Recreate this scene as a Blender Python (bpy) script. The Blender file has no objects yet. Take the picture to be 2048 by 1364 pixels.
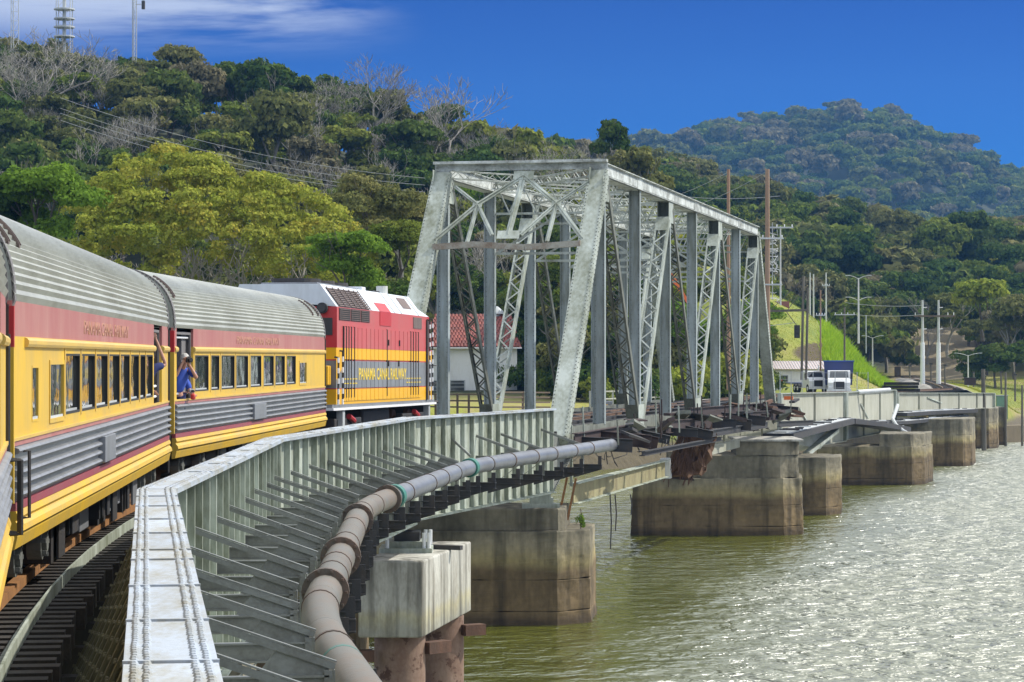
import bpy, math, random
import numpy as np
from mathutils import Vector, Matrix, noise

sc = bpy.context.scene
COL = sc.collection
EYE = 10.6            # camera height above the water (water surface is z = 0)

# ---------------------------------------------------------------- camera, sky, sun
cam_data = bpy.data.cameras.new("camera")
cam_data.sensor_width = 36.0
cam_data.lens = 87.9
cam_data.clip_start = 0.1
cam_data.clip_end = 30000
cam = bpy.data.objects.new("camera", cam_data)
COL.objects.link(cam)
cam.location = (0, 0, EYE)
cam.rotation_euler = (math.radians(90.38), 0, 0)
sc.camera = cam

SUN_AZ = 76.0      # degrees clockwise from +Y (ahead): the light comes from the right
SUN_EL = 47.0
world = bpy.data.worlds.new("World")
sc.world = world
world.use_nodes = True
wn, wl = world.node_tree.nodes, world.node_tree.links
wn.clear()
wo = wn.new("ShaderNodeOutputWorld")
bg = wn.new("ShaderNodeBackground")
sky = wn.new("ShaderNodeTexSky")
sky.sky_type = 'NISHITA'
sky.sun_disc = False
sky.sun_elevation = math.radians(SUN_EL)
sky.sun_rotation = math.radians(SUN_AZ)
sky.altitude = 0
sky.air_density = 1.0
sky.dust_density = 0.2
sky.ozone_density = 2.5
tint = wn.new("ShaderNodeMix"); tint.data_type = 'RGBA'; tint.blend_type = 'MULTIPLY'
tint.inputs[0].default_value = 1.0
wl.new(sky.outputs[0], tint.inputs[6])
# cirrus, thickened overhead for its light, faint streaks low down
tc = wn.new("ShaderNodeTexCoord")
sep = wn.new("ShaderNodeSeparateXYZ")
wl.new(tc.outputs["Generated"], sep.inputs[0])
mp = wn.new("ShaderNodeMapping"); mp.inputs["Scale"].default_value = (3.0, 3.0, 26.0)
mp.inputs["Location"].default_value = (2.35, 0.4, 0.0)
mp.inputs["Rotation"].default_value = (0, math.radians(5), 0)
wl.new(tc.outputs["Generated"], mp.inputs[0])
nz = wn.new("ShaderNodeTexNoise"); nz.inputs["Scale"].default_value = 1.5; nz.inputs["Detail"].default_value = 7
nz.inputs["Roughness"].default_value = 0.55; nz.inputs["Distortion"].default_value = 0.5
wl.new(mp.outputs[0], nz.inputs[0])
def wmath(op, a, b=None, c=None):
    n = wn.new("ShaderNodeMath"); n.operation = op
    for i, v in enumerate((a, b, c)):
        if v is None: continue
        if isinstance(v, (int, float)): n.inputs[i].default_value = v
        else: wl.new(v, n.inputs[i])
    return n.outputs[0]
def wrange(v, a, b, c, d):
    n = wn.new("ShaderNodeMapRange"); n.clamp = True; n.interpolation_type = 'SMOOTHSTEP'
    wl.new(v, n.inputs[0])
    for i, x in enumerate((a, b, c, d)): n.inputs[i + 1].default_value = x
    return n.outputs[0]
elev = sep.outputs[2]
# clear tropical air: the blue deepens with height above the horizon
deep = wn.new("ShaderNodeMix"); deep.data_type = 'RGBA'
wl.new(wrange(elev, 0.0, 0.17, 0.0, 1.0), deep.inputs[0])
deep.inputs[6].default_value = (0.012, 0.30, 0.98, 1); deep.inputs[7].default_value = (0.0, 0.12, 0.60, 1)
wl.new(deep.outputs[2], tint.inputs[7])
# cover threshold falls with elevation: unseen cloud added above view to whiten the water
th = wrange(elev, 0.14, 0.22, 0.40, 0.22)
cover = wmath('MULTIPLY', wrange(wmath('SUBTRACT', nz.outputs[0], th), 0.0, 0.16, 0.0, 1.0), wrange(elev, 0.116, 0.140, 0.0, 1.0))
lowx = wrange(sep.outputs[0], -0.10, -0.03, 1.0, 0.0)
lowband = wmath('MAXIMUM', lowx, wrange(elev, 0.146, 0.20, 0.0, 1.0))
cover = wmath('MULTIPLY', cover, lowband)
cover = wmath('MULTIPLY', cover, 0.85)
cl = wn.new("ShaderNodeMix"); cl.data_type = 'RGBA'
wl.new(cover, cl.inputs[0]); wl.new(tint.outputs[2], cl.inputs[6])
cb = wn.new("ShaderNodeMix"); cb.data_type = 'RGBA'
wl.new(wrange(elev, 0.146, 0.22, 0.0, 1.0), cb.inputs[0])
cb.inputs[6].default_value = (6.2, 6.8, 8.2, 1); cb.inputs[7].default_value = (14.0, 14.8, 15.8, 1)  # cloud out of view made brighter so the river reflects white
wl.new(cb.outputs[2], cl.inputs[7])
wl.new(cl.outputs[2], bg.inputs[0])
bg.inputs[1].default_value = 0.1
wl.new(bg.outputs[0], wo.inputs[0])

sun_data = bpy.data.lights.new("sun", 'SUN')
sun_data.energy = 4.6
sun_data.angle = math.radians(0.6)
sun_data.color = (1.0, 0.95, 0.86)
sun = bpy.data.objects.new("sun", sun_data)
COL.objects.link(sun)
_a, _e = math.radians(SUN_AZ), math.radians(SUN_EL)
_s = Vector((math.sin(_a) * math.cos(_e), math.cos(_a) * math.cos(_e), math.sin(_e)))
sun.rotation_euler = _s.to_track_quat('Z', 'Y').to_euler()
sun.location = (60, 0, 80)

sc.view_settings.view_transform = 'Standard'
sc.view_settings.look = 'None'
sc.view_settings.exposure = 0.08
sc.view_settings.gamma = 1.0
sc.view_settings.use_curve_mapping = False
sc.cycles.max_bounces = 6
sc.cycles.diffuse_bounces = 3
sc.cycles.glossy_bounces = 3
sc.cycles.transparent_max_bounces = 6
sc.cycles.volume_bounces = 0
sc.cycles.use_denoising = True

# ---------------------------------------------------------------- scene graph helpers
def setp(o, label=None, cat=None, group=None, kind=None):
    if label: o["label"] = label
    if cat: o["category"] = cat
    if group: o["group"] = group
    if kind: o["kind"] = kind
    return o

def thing(name, label, cat, loc=(0, 0, 0), rz=0.0, group=None, rx=0.0):
    o = bpy.data.objects.new(name, None)
    o.empty_display_size = 0.3
    COL.objects.link(o)
    o.location = loc
    o.rotation_euler = (rx, 0, rz)
    return setp(o, label, cat, group)

def copy_tree(o, parent=None):
    c = o.copy(); COL.objects.link(c)
    if parent is not None: c.parent = parent
    for ch in list(o.children): copy_tree(ch, c)
    return c

def mesh_obj(name, me, parent=None, loc=None, rot=None, scale=None):
    o = bpy.data.objects.new(name, me)
    COL.objects.link(o)
    if parent is not None: o.parent = parent
    if loc is not None: o.location = loc
    if rot is not None: o.rotation_euler = rot
    if scale is not None: o.scale = scale
    return o

class MB:
    """collects faces and links them as one mesh object"""
    def __init__(s): s.v = []; s.f = []
    def add(s, vs, fs):
        b = len(s.v); s.v += [tuple(p) for p in vs]; s.f += [tuple(b + i for i in f) for f in fs]; return s
    def poly(s, pts): return s.add(pts, [tuple(range(len(pts)))])
    def hexa(s, P):  # 8 corners: bottom 4 ccw, top 4 ccw
        return s.add(P, [(3, 2, 1, 0), (4, 5, 6, 7), (0, 1, 5, 4), (1, 2, 6, 5), (2, 3, 7, 6), (3, 0, 4, 7)])
    def box(s, x0, x1, y0, y1, z0, z1):
        return s.hexa([(x0, y0, z0), (x1, y0, z0), (x1, y1, z0), (x0, y1, z0), (x0, y0, z1), (x1, y0, z1), (x1, y1, z1), (x0, y1, z1)])
    def cbox(s, c, d): return s.box(c[0] - d[0] / 2, c[0] + d[0] / 2, c[1] - d[1] / 2, c[1] + d[1] / 2, c[2] - d[2] / 2, c[2] + d[2] / 2)
    def beam(s, p, q, w, h, up=(0, 0, 1)):
        """box from p to q; w across (perpendicular to up), h along up"""
        p, q = Vector(p), Vector(q); d = (q - p).normalized(); up = Vector(up)
        if abs(d.dot(up.normalized())) > 0.999: up = Vector((0, 1, 0))
        a = d.cross(up).normalized(); b = a.cross(d).normalized()
        P = []
        for e in (p, q):
            for (i, j) in ((-1, -1), (1, -1), (1, 1), (-1, 1)):
                P.append(e + a * (i * w / 2) + b * (j * h / 2))
        return s.add(P, [(0, 1, 2, 3), (7, 6, 5, 4), (1, 0, 4, 5), (2, 1, 5, 6), (3, 2, 6, 7), (0, 3, 7, 4)])
    def ibeam(s, p, q, w, h, up=(0, 0, 1), t=0.02):
        p, q = Vector(p), Vector(q); d = (q - p).normalized(); u = Vector(up)
        a = d.cross(u).normalized(); b = a.cross(d).normalized()
        s.beam(p + b * (h / 2 - t / 2), q + b * (h / 2 - t / 2), w, t, up)
        s.beam(p - b * (h / 2 - t / 2), q - b * (h / 2 - t / 2), w, t, up)
        return s.beam(p, q, t, h - 2 * t, up)
    def angle(s, p, q, w, h, t=0.015, up=(0, 0, 1)):
        p, q = Vector(p), Vector(q); d = (q - p).normalized(); u = Vector(up)
        a = d.cross(u).normalized(); b = a.cross(d).normalized()
        s.beam(p + b * (h / 2), q + b * (h / 2), w, t, up)
        return s.beam(p + a * (w / 2 - t / 2) - b * (t / 2), q + a * (w / 2 - t / 2) - b * (t / 2), t, h - t, up)
    def tube(s, pts, r, n=10, cap=True):
        pts = [Vector(p) for p in pts]; k = len(pts)
        rs = r if isinstance(r, (list, tuple)) else [r] * k
        base = len(s.v); ref = None
        for i, p in enumerate(pts):
            d = (pts[min(i + 1, k - 1)] - pts[max(i - 1, 0)]).normalized()
            if ref is None:
                ref = Vector((0, 0, 1)) if abs(d.z) < 0.9 else Vector((1, 0, 0))
            a = d.cross(ref).normalized(); b = a.cross(d).normalized(); ref = b
            for j in range(n):
                t = 2 * math.pi * j / n
                s.v.append(tuple(p + (a * math.cos(t) + b * math.sin(t)) * rs[i]))
        for i in range(k - 1):
            for j in range(n):
                j2 = (j + 1) % n
                s.f.append((base + i * n + j, base + i * n + j2, base + (i + 1) * n + j2, base + (i + 1) * n + j))
        if cap:
            s.f.append(tuple(base + j for j in reversed(range(n))))
            s.f.append(tuple(base + (k - 1) * n + j for j in range(n)))
        return s
    def cyl(s, c, r, z0, z1, n=16, axis='z'):
        m = {'z': lambda u: (c[0], c[1], u), 'x': lambda u: (u, c[1], c[2]), 'y': lambda u: (c[0], u, c[2])}[axis]
        return s.tube([m(z0), m(z1)], r, n)
    def extrude(s, prof, axis, a, b, close=True):
        """prof: 2-D points in the two other axes (y,z)/(x,z)/(x,y)"""
        f = {'x': lambda p, t: (t, p[0], p[1]), 'y': lambda p, t: (p[0], t, p[1]), 'z': lambda p, t: (p[0], p[1], t)}[axis]
        n = len(prof); base = len(s.v)
        s.v += [f(p, a) for p in prof] + [f(p, b) for p in prof]
        for i in range(n if close else n - 1):
            j = (i + 1) % n
            s.f.append((base + i, base + j, base + n + j, base + n + i))
        if close:
            s.f.append(tuple(base + i for i in reversed(range(n)))); s.f.append(tuple(base + n + i for i in range(n)))
        return s
    def mesh(s, name, mat=None, smooth=False, bevel=0):
        me = bpy.data.meshes.new(name)
        me.from_pydata(s.v, [], s.f); me.update()
        if mat: me.materials.append(mat)
        if smooth:
            me.polygons.foreach_set("use_smooth", [True] * len(me.polygons))
            try: me.set_sharp_from_angle(angle=math.radians(40))
            except Exception: pass
        return me
    def build(s, name, mat, parent=None, smooth=False, kind=None, label=None, loc=None, rot=None, bevel=0):
        o = mesh_obj(name, s.mesh(name, mat, smooth), parent, loc, rot)
        if bevel:
            b = o.modifiers.new("bevel", 'BEVEL'); b.width = bevel; b.segments = 2; b.limit_method = 'ANGLE'; b.angle_limit = math.radians(50)
        if kind: o["kind"] = kind
        if label: o["label"] = label
        return o

# ---------------------------------------------------------------- materials
def new_mat(name):
    m = bpy.data.materials.new(name); m.use_nodes = True
    nt = m.node_tree; return m, nt, nt.nodes, nt.links, nt.nodes["Principled BSDF"]

def c3(c): return (c[0], c[1], c[2], 1)

def worn(name, col, dirt=(0.08, 0.075, 0.06), amount=0.5, scale=1.2, stretch=(1, 1, 0.25), rough=0.6, metal=0.0,
         var=0.12, bump=0.15, bscale=30, coat=0.0, fine=0.35, zworld=None, rust=None, drip=None):
    """base colour with streaky dirt, fine grain, slight random shade per object and optional world-height stain bands"""
    m, nt, N, L, B = new_mat(name)
    g = N.new("ShaderNodeNewGeometry")
    mp = N.new("ShaderNodeMapping"); mp.inputs["Scale"].default_value = stretch
    L.new(g.outputs["Position"], mp.inputs[0])
    n1 = N.new("ShaderNodeTexNoise"); n1.inputs["Scale"].default_value = scale; n1.inputs["Detail"].default_value = 6; n1.inputs["Roughness"].default_value = 0.65
    L.new(mp.outputs[0], n1.inputs[0])
    n2 = N.new("ShaderNodeTexNoise"); n2.inputs["Scale"].default_value = scale * 9; n2.inputs["Detail"].default_value = 4
    L.new(mp.outputs[0], n2.inputs[0])
    add = N.new("ShaderNodeMath"); add.operation = 'MULTIPLY_ADD'; add.inputs[1].default_value = fine
    L.new(n2.outputs[0], add.inputs[0]); L.new(n1.outputs[0], add.inputs[2])
    mr = N.new("ShaderNodeMapRange"); mr.inputs[1].default_value = 0.72 - 0.25 * amount + (fine - .35) * .5; mr.inputs[2].default_value = 0.95
    mr.inputs[3].default_value = 0; mr.inputs[4].default_value = min(1, amount * 1.5)
    L.new(add.outputs[0], mr.inputs[0])
    mix = N.new("ShaderNodeMix"); mix.data_type = 'RGBA'
    L.new(mr.outputs[0], mix.inputs[0]); mix.inputs[6].default_value = c3(col); mix.inputs[7].default_value = c3(dirt)
    out = mix.outputs[2]
    if rust:
        n3 = N.new("ShaderNodeTexNoise"); n3.inputs["Scale"].default_value = rust[2]; n3.inputs["Detail"].default_value = 8; n3.inputs["Roughness"].default_value = 0.7
        L.new(g.outputs["Position"], n3.inputs[0])
        r = N.new("ShaderNodeMapRange"); r.inputs[1].default_value = rust[1]; r.inputs[2].default_value = rust[1] + 0.06
        L.new(n3.outputs[0], r.inputs[0])
        mx = N.new("ShaderNodeMix"); mx.data_type = 'RGBA'; L.new(r.outputs[0], mx.inputs[0]); L.new(out, mx.inputs[6]); mx.inputs[7].default_value = c3(rust[0]); out = mx.outputs[2]
    if drip:
        md = N.new("ShaderNodeMapping"); md.inputs["Scale"].default_value = (1, 1, .07); L.new(g.outputs["Position"], md.inputs[0])
        nd = N.new("ShaderNodeTexNoise"); nd.inputs["Scale"].default_value = drip; nd.inputs["Detail"].default_value = 5; L.new(md.outputs[0], nd.inputs[0])
        rd = N.new("ShaderNodeMapRange"); rd.inputs[1].default_value = .50; rd.inputs[2].default_value = .66; rd.inputs[4].default_value = .8; L.new(nd.outputs[0], rd.inputs[0])
        xd = N.new("ShaderNodeMix"); xd.data_type = 'RGBA'; L.new(rd.outputs[0], xd.inputs[0]); L.new(out, xd.inputs[6]); xd.inputs[7].default_value = (.07, .065, .05, 1); out = xd.outputs[2]
    if zworld:
        sp = N.new("ShaderNodeSeparateXYZ"); L.new(g.outputs["Position"], sp.inputs[0])
        wob = N.new("ShaderNodeMath"); wob.operation = 'MULTIPLY_ADD'; wob.inputs[1].default_value = 1.1
        L.new(n1.outputs[0], wob.inputs[0]); L.new(sp.outputs[2], wob.inputs[2])
        cr = N.new("ShaderNodeValToRGB"); cr.color_ramp.interpolation = 'LINEAR'
        z0, z1, stops = zworld
        mr2 = N.new("ShaderNodeMapRange"); mr2.inputs[1].default_value = z0; mr2.inputs[2].default_value = z1
        L.new(wob.outputs[0], mr2.inputs[0]); L.new(mr2.outputs[0], cr.inputs[0])
        els = cr.color_ramp.elements
        els[0].position = 0; els[0].color = c3(stops[0][1]); els[1].position = 1; els[1].color = c3(stops[-1][1])
        for p, c in stops[1:-1]:
            e = els.new((p - z0) / (z1 - z0)); e.color = c3(c)
        mm = N.new("ShaderNodeMix"); mm.data_type = 'RGBA'; mm.blend_type = 'MULTIPLY'; mm.inputs[0].default_value = 1
        L.new(out, mm.inputs[6]); L.new(cr.outputs[0], mm.inputs[7]); out = mm.outputs[2]
    if var:
        oi = N.new("ShaderNodeObjectInfo")
        vr = N.new("ShaderNodeMapRange"); vr.inputs[3].default_value = 1 - var; vr.inputs[4].default_value = 1 + var
        L.new(oi.outputs["Random"], vr.inputs[0])
        hv = N.new("ShaderNodeHueSaturation"); L.new(vr.outputs[0], hv.inputs["Value"]); L.new(out, hv.inputs["Color"]); out = hv.outputs[0]
    L.new(out, B.inputs["Base Color"])
    B.inputs["Roughness"].default_value = rough; B.inputs["Metallic"].default_value = metal
    if coat: B.inputs["Coat Weight"].default_value = coat; B.inputs["Coat Roughness"].default_value = 0.15
    if bump:
        bn = N.new("ShaderNodeTexNoise"); bn.inputs["Scale"].default_value = bscale; bn.inputs["Detail"].default_value = 5
        L.new(g.outputs["Position"], bn.inputs[0])
        bu = N.new("ShaderNodeBump"); bu.inputs["Strength"].default_value = bump; bu.inputs["Distance"].default_value = 0.03
        L.new(bn.outputs[0], bu.inputs["Height"]); L.new(bu.outputs[0], B.inputs["Normal"])
    return m

M = {}
MOSS = (0.06, 0.065, 0.03)
M['truss'] = worn("weathered_grey_steel", (0.45, 0.49, 0.44), (0.12, 0.13, 0.07), 0.85, 0.9, (1, 1, 0.3), 0.55, bscale=8)
M['post'] = worn("shaded_grimy_steel", (0.36, 0.41, 0.42), (0.11, 0.115, 0.07), 0.9, 0.8, (1, 1, .2), 0.55, bscale=8)  # truss paint darkened and blued: the posts' skylit shade in colour, plus grime
M['truss_lace'] = worn("lacing_steel", (0.42, 0.455, 0.42), (0.12, 0.12, 0.07), 0.6, 1.5, (1, 1, .5), 0.6, bump=0)
M['truss_dark'] = worn("shaded_dirty_steel", (0.17, 0.18, 0.15), (0.05, 0.05, 0.035), 0.6, 1.5, (1, 1, .5), 0.7, bump=0)  # shadow on the tension diagonals put into the colour, with dirt mixed in
M['chord'] = worn("stained_chord_steel", (0.58, 0.61, 0.58), (0.08, 0.08, 0.055), 0.75, 1.1, (1, 1, 1.2), 0.6, bscale=8)
M['rivet_dark'] = worn("dull_rivet_steel", (0.22, 0.23, 0.2), amount=.4, bump=0)
M['flange'] = worn("pale_painted_flange", (0.38, 0.43, 0.49), (0.26, 0.24, 0.17), 0.6, 2.2, (1, .35, 1), 0.5, fine=.45, rust=((0.36, 0.23, 0.12), 0.655, 4.0), bscale=18, bump=.2)
M['web'] = worn("mossy_girder_steel", (0.44, 0.48, 0.41), (0.08, 0.09, 0.035), 0.8, 1.4, (1, 1, 0.3), 0.6, bscale=10)
M['bracket'] = worn("grey_bracket_steel", (0.19, 0.20, 0.185), (0.07, 0.065, 0.05), 0.5, 2.5, (1, 1, 1), 0.45, bscale=14)
M['pipe_rust'] = worn("brown_pipe_iron", (0.125, 0.118, 0.098), (0.15, 0.09, 0.05), 0.5, 1.0, (1, .5, 1), 0.55, bscale=12, var=.1)
M['pipe_grey'] = worn("grey_pipe_iron", (0.15, 0.16, 0.18), (0.08, 0.075, 0.07), 0.5, 1.0, (1, 1, 1), 0.38, bscale=12)
M['pipe_band'] = worn("dark_pipe_band", (0.09, 0.075, 0.06), (0.14, 0.06, 0.03), 0.5, 4, rough=.7)
M['green_coupling'] = worn("green_coupling", (0.03, 0.16, 0.12), amount=.3, rough=.5)
M['dark'] = worn("black_steel", (0.03, 0.03, 0.032), (0.07, 0.05, 0.035), 0.4, 2, rough=.7)
M['darkbr'] = worn("dark_brown_steel", (0.045, 0.027, 0.023), (0.03, 0.02, 0.02), 0.5, 2, rough=.75)
M['rust'] = worn("rusty_iron", (0.12, 0.06, 0.035), (0.05, 0.03, 0.02), 0.6, 2.0, rough=.85, bump=.4, bscale=12)
M['pile'] = worn("rusty_pile", (0.20, 0.12, 0.08), (0.34, 0.24, 0.17), 0.6, 1.3, (1, 1, .6), .85, bump=.4, bscale=6, rust=((0.10, 0.05, 0.03), .55, 2.0))
M['tie'] = worn("creosoted_timber", (0.022, 0.019, 0.016), (0.06, 0.05, 0.04), 0.5, 3, (1, .3, 1), .85, bump=.4)
M['rail'] = worn("brown_rail", (0.17, 0.10, 0.06), (0.07, 0.045, 0.03), .5, 3, rough=.6)
M['orange_rust'] = worn("orange_rust_bar", (0.34, 0.16, 0.055), (0.12, 0.06, 0.03), .5, 3, rough=.7)
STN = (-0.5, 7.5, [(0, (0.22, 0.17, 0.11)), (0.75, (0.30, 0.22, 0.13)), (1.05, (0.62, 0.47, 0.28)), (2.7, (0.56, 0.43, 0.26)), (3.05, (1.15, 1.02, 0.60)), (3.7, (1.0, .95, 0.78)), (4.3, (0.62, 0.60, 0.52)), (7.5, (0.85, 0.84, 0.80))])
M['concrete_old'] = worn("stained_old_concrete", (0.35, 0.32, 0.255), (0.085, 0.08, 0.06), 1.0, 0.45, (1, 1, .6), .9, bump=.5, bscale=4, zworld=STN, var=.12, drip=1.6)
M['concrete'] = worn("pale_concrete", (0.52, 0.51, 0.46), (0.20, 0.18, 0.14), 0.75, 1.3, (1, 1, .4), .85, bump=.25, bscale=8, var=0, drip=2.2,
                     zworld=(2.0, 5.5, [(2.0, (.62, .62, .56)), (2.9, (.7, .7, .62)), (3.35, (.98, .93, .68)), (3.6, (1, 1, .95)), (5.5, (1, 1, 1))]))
M['concrete_far'] = worn("far_concrete", (0.38, 0.38, 0.31), (0.22, 0.22, 0.15), .5, .5, (1, 1, .4), .9, bump=.3, bscale=2)
M['yellow'] = worn("yellow_car_paint", (0.68, 0.42, 0.025), (0.48, 0.33, 0.09), 0.85, 1.0, (1, 1, .35), 0.5, bump=.05, var=0, bscale=6)
M['yellow_faded'] = worn("faded_yellow_paint", (0.62, 0.41, 0.09), (0.44, 0.31, 0.11), 0.5, 1.0, (1, 1, .35), 0.45, bump=.05, var=0)
M['pink'] = worn("faded_red_paint", (0.36, 0.125, 0.115), (0.43, 0.22, 0.18), 0.6, 1.2, (1, 1, .2), 0.5, bump=.05, var=0)
M['maroon'] = worn("maroon_stripe_paint", (0.32, 0.07, 0.09), (0.25, .13, .12), .4, 2, rough=.45, var=0, bump=0)
M['roof'] = worn("fluted_roof_steel", (0.38, 0.39, 0.345), (0.20, 0.20, 0.16), .55, .8, (.5, .5, 1.5), .42, metal=.35, var=0, bump=.05)
M['flute'] = worn("fluted_side_steel", (0.27, 0.28, 0.29), (0.13, 0.13, 0.13), .5, 1.5, (1, 1, .5), .42, metal=.3, var=0, bump=.05)
M['red'] = worn("red_loco_paint", (0.50, 0.03, 0.035), (0.40, .06, .06), .4, 1, rough=.35, var=0, bump=0)
M['red_side'] = worn("glare_pale_red_paint", (0.50, 0.085, 0.085), (0.42, .14, .12), .5, 1, (1, 1, .3), rough=.4, var=0, bump=0)  # loco red made pinker: sun glare on the side put into colour
M['loco_yellow'] = worn("loco_yellow_paint", (0.80, 0.42, 0.008), (0.6, .36, .04), .3, 1, rough=.35, var=0, bump=0)
M['loco_grey'] = worn("loco_grey_paint", (0.21, 0.22, 0.24), (0.13, .13, .13), .5, 1.5, (1, 1, .3), rough=.4, var=0, bump=0)
M['loco_white'] = worn("loco_roof_paint", (0.62, 0.66, 0.70), (0.40, .41, .42), .4, 1, rough=.45, var=0, bump=.05)
M['white'] = worn("white_paint", (0.75, 0.76, 0.75), (0.5, .48, .42), .4, .6, rough=.5, var=.04, bump=0)
M['white_bright'] = worn("white_stripe_paint", (0.8, 0.8, 0.8), (0.5, .5, .5), .2, 2, rough=.5, var=0, bump=0)
M['grille'] = worn("grille_metal", (0.15, 0.105, 0.09), (0.05, .04, .04), .5, 3, rough=.6, var=0)
M['galv'] = worn("galvanised_steel", (0.46, 0.48, 0.48), (0.3, .3, .28), .4, .8, rough=.5)
M['wood_pole'] = worn("brown_wood_pole", (0.26, 0.155, 0.095), (0.34, .28, .22), .5, 1.2, (3, 3, .15), .85, bump=.4, bscale=12)
M['pole_conc'] = worn("pale_concrete_pole", (0.52, 0.53, 0.50), (0.3, .3, .28), .4, 1, rough=.8)
M['pole_dark'] = worn("dark_wood_pole", (0.10, 0.09, 0.07), (0.2, .18, .14), .5, 1, rough=.85)
M['wire'] = worn("wire", (0.30, 0.31, 0.31), amount=.2, bump=0, var=0)
M['tile'] = worn("red_clay_tile", (0.24, 0.065, 0.05), (0.13, .06, .05), .6, 1.2, rough=.8, var=.25, bump=.2)
M['blue_stripe'] = worn("blue_wall_paint", (0.03, 0.07, 0.28), amount=.2, bump=0)
M['blue_tarp'] = worn("blue_tarpaulin", (0.035, 0.05, 0.17), (0.06, .07, .12), .4, .6, rough=.6)
M['orange'] = worn("orange_paint", (0.75, 0.16, 0.03), amount=.2, rough=.5, bump=0, var=0)
M['rubber'] = worn("black_rubber", (0.02, 0.02, 0.02), amount=.2, rough=.8, bump=0)
M['brownwood'] = worn("weathered_brown_timber", (0.15, 0.11, 0.075), (0.08, .06, .05), .5, 1.5, rough=.85)
M['sign_red'] = worn("dull_red_sign", (0.24, 0.09, 0.075), amount=.3, bump=0)
M['ballast'] = worn("grey_ballast", (0.34, 0.32, 0.285), (0.18, .16, .14), .6, 1.4, (1, 1, 1), .95, bump=.6, bscale=4, var=0, fine=.7)
M['lamp_glass'] = worn("dark_lamp", (0.05, .05, .055), amount=.1, rough=.2, bump=0)
M['skin'] = worn("skin", (0.55, 0.30, 0.21), (0.45, .22, .15), .3, 8, rough=.55, bump=0, var=0)
M['hair'] = worn("grey_hair", (0.50, 0.48, 0.45), (0.35, .33, .3), .5, 20, rough=.8, bump=.4, bscale=60, var=0)
M['dark_hair'] = worn("dark_hair", (0.05, 0.035, 0.03), amount=.2, rough=.7, bump=0, var=0)
M['navy'] = worn("navy_cotton", (0.025, 0.035, 0.13), (0.015, .02, .07), .4, 6, rough=.85, bump=0, var=0)
M['blue'] = worn("blue_cotton", (0.04, 0.09, 0.42), (0.03, .06, .3), .4, 6, rough=.85, bump=0, var=0)
M['redcloth'] = worn("red_cloth", (0.6, 0.05, 0.04), amount=.2, rough=.8, bump=0, var=0)
M['whitecloth'] = worn("white_cloth", (0.7, 0.7, 0.7), amount=.1, rough=.85, bump=0, var=0)
M['interior'] = worn("grey_car_interior", (0.16, 0.15, 0.15), amount=.2, rough=.7, bump=0, var=0)

m, nt, N, L, B = new_mat("window_glass")
B.inputs["Base Color"].default_value = (0.035, 0.04, 0.04, 1); B.inputs["Roughness"].default_value = 0.04
B.inputs["Specular IOR Level"].default_value = 0.9; B.inputs["Coat Weight"].default_value = .6; B.inputs["Coat IOR"].default_value = 1.5
B.inputs["Coat Roughness"].default_value = 0.02
nn = N.new("ShaderNodeTexNoise"); nn.inputs["Scale"].default_value = 1.3; bb = N.new("ShaderNodeBump"); bb.inputs["Strength"].default_value = .12; bb.inputs["Distance"].default_value = .1
gg = N.new("ShaderNodeNewGeometry"); L.new(gg.outputs["Position"], nn.inputs[0])
L.new(nn.outputs[0], bb.inputs["Height"]); L.new(bb.outputs[0], B.inputs["Normal"]); L.new(bb.outputs[0], B.inputs["Coat Normal"])
M['glass'] = m

def px(xpix, y, z_eye=None, ypix=None):
    """point at forward distance y that the photograph shows at column xpix (2048 wide) / row ypix"""
    X = (xpix - 1024) / 5000 * y
    Z = EYE + (z_eye if z_eye is not None else (715 - ypix) / 5000 * y)
    return Vector((X, y, Z))
def curve_S(y): return -.33 - .252 * y + .00242 * y * y      # right side of the train
def rot_for(dx, dy): return -math.atan2(dx, dy)              # z rotation that takes +Y to (dx,dy)
# ---------------------------------------------------------------- terrain, water
SHORE = [(-400, 150), (-60, 190), (8, 232), (36, 262), (50, 290), (62, 312), (71, 346), (120, 395), (200, 430), (600, 520), (3000, 900)]
def lerp_tab(t, x):
    if x <= t[0][0]: return t[0][1]
    for (a, b), (c, d) in zip(t, t[1:]):
        if x <= c: return b + (d - b) * (x - a) / (c - a)
    return t[-1][1]
def sstep(a, b, x):
    t = min(1, max(0, (x - a) / (b - a))); return t * t * (3 - 2 * t)
RIDGE = [(-400, 44), (-88, 46), (-71, 42), (-54, 41), (-36, 39), (-24, 35), (-11, 31), (-2, 30), (11, 25), (19, 20), (26, 15), (37, 9), (46, 4), (60, 0)]
MIDR = [(-400, 50), (0, 54), (47, 54), (72, 48), (91, 38), (115, 37), (140, 33), (174, 34), (400, 36), (900, 30)]
FAR = [(-900, 120), (0, 160), (118, 180), (173, 186), (196, 194), (242, 196), (290, 204), (334, 206), (360, 200), (384, 188), (410, 176), (430, 168), (450, 156), (471, 150), (520, 138), (900, 90), (1600, 60)]
def hill(x, y):
    """height above the bank level"""
    hl = (lerp_tab(RIDGE, x) + (3.0 if x < -10 else 0)) * sstep(238 + max(0, (x - 5) * 3.2), 435, y) * (1 - .6 * sstep(470, 650, y)) if x < 60 else 0
    hm = lerp_tab(MIDR, x) * (sstep(440, 850, y) * .65 + .35 * sstep(440, 640, y)) * (1 - .8 * sstep(900, 1250, y)) if y > 440 else 0
    xs = x * 2300 / max(y, 1500)
    hf = lerp_tab(FAR, xs) * sstep(1150, 2300, y) * (1 - .5 * sstep(2400, 3500, y)) if y > 1100 else 0
    return max(hl, 0) + max(hm, hf)
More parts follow.
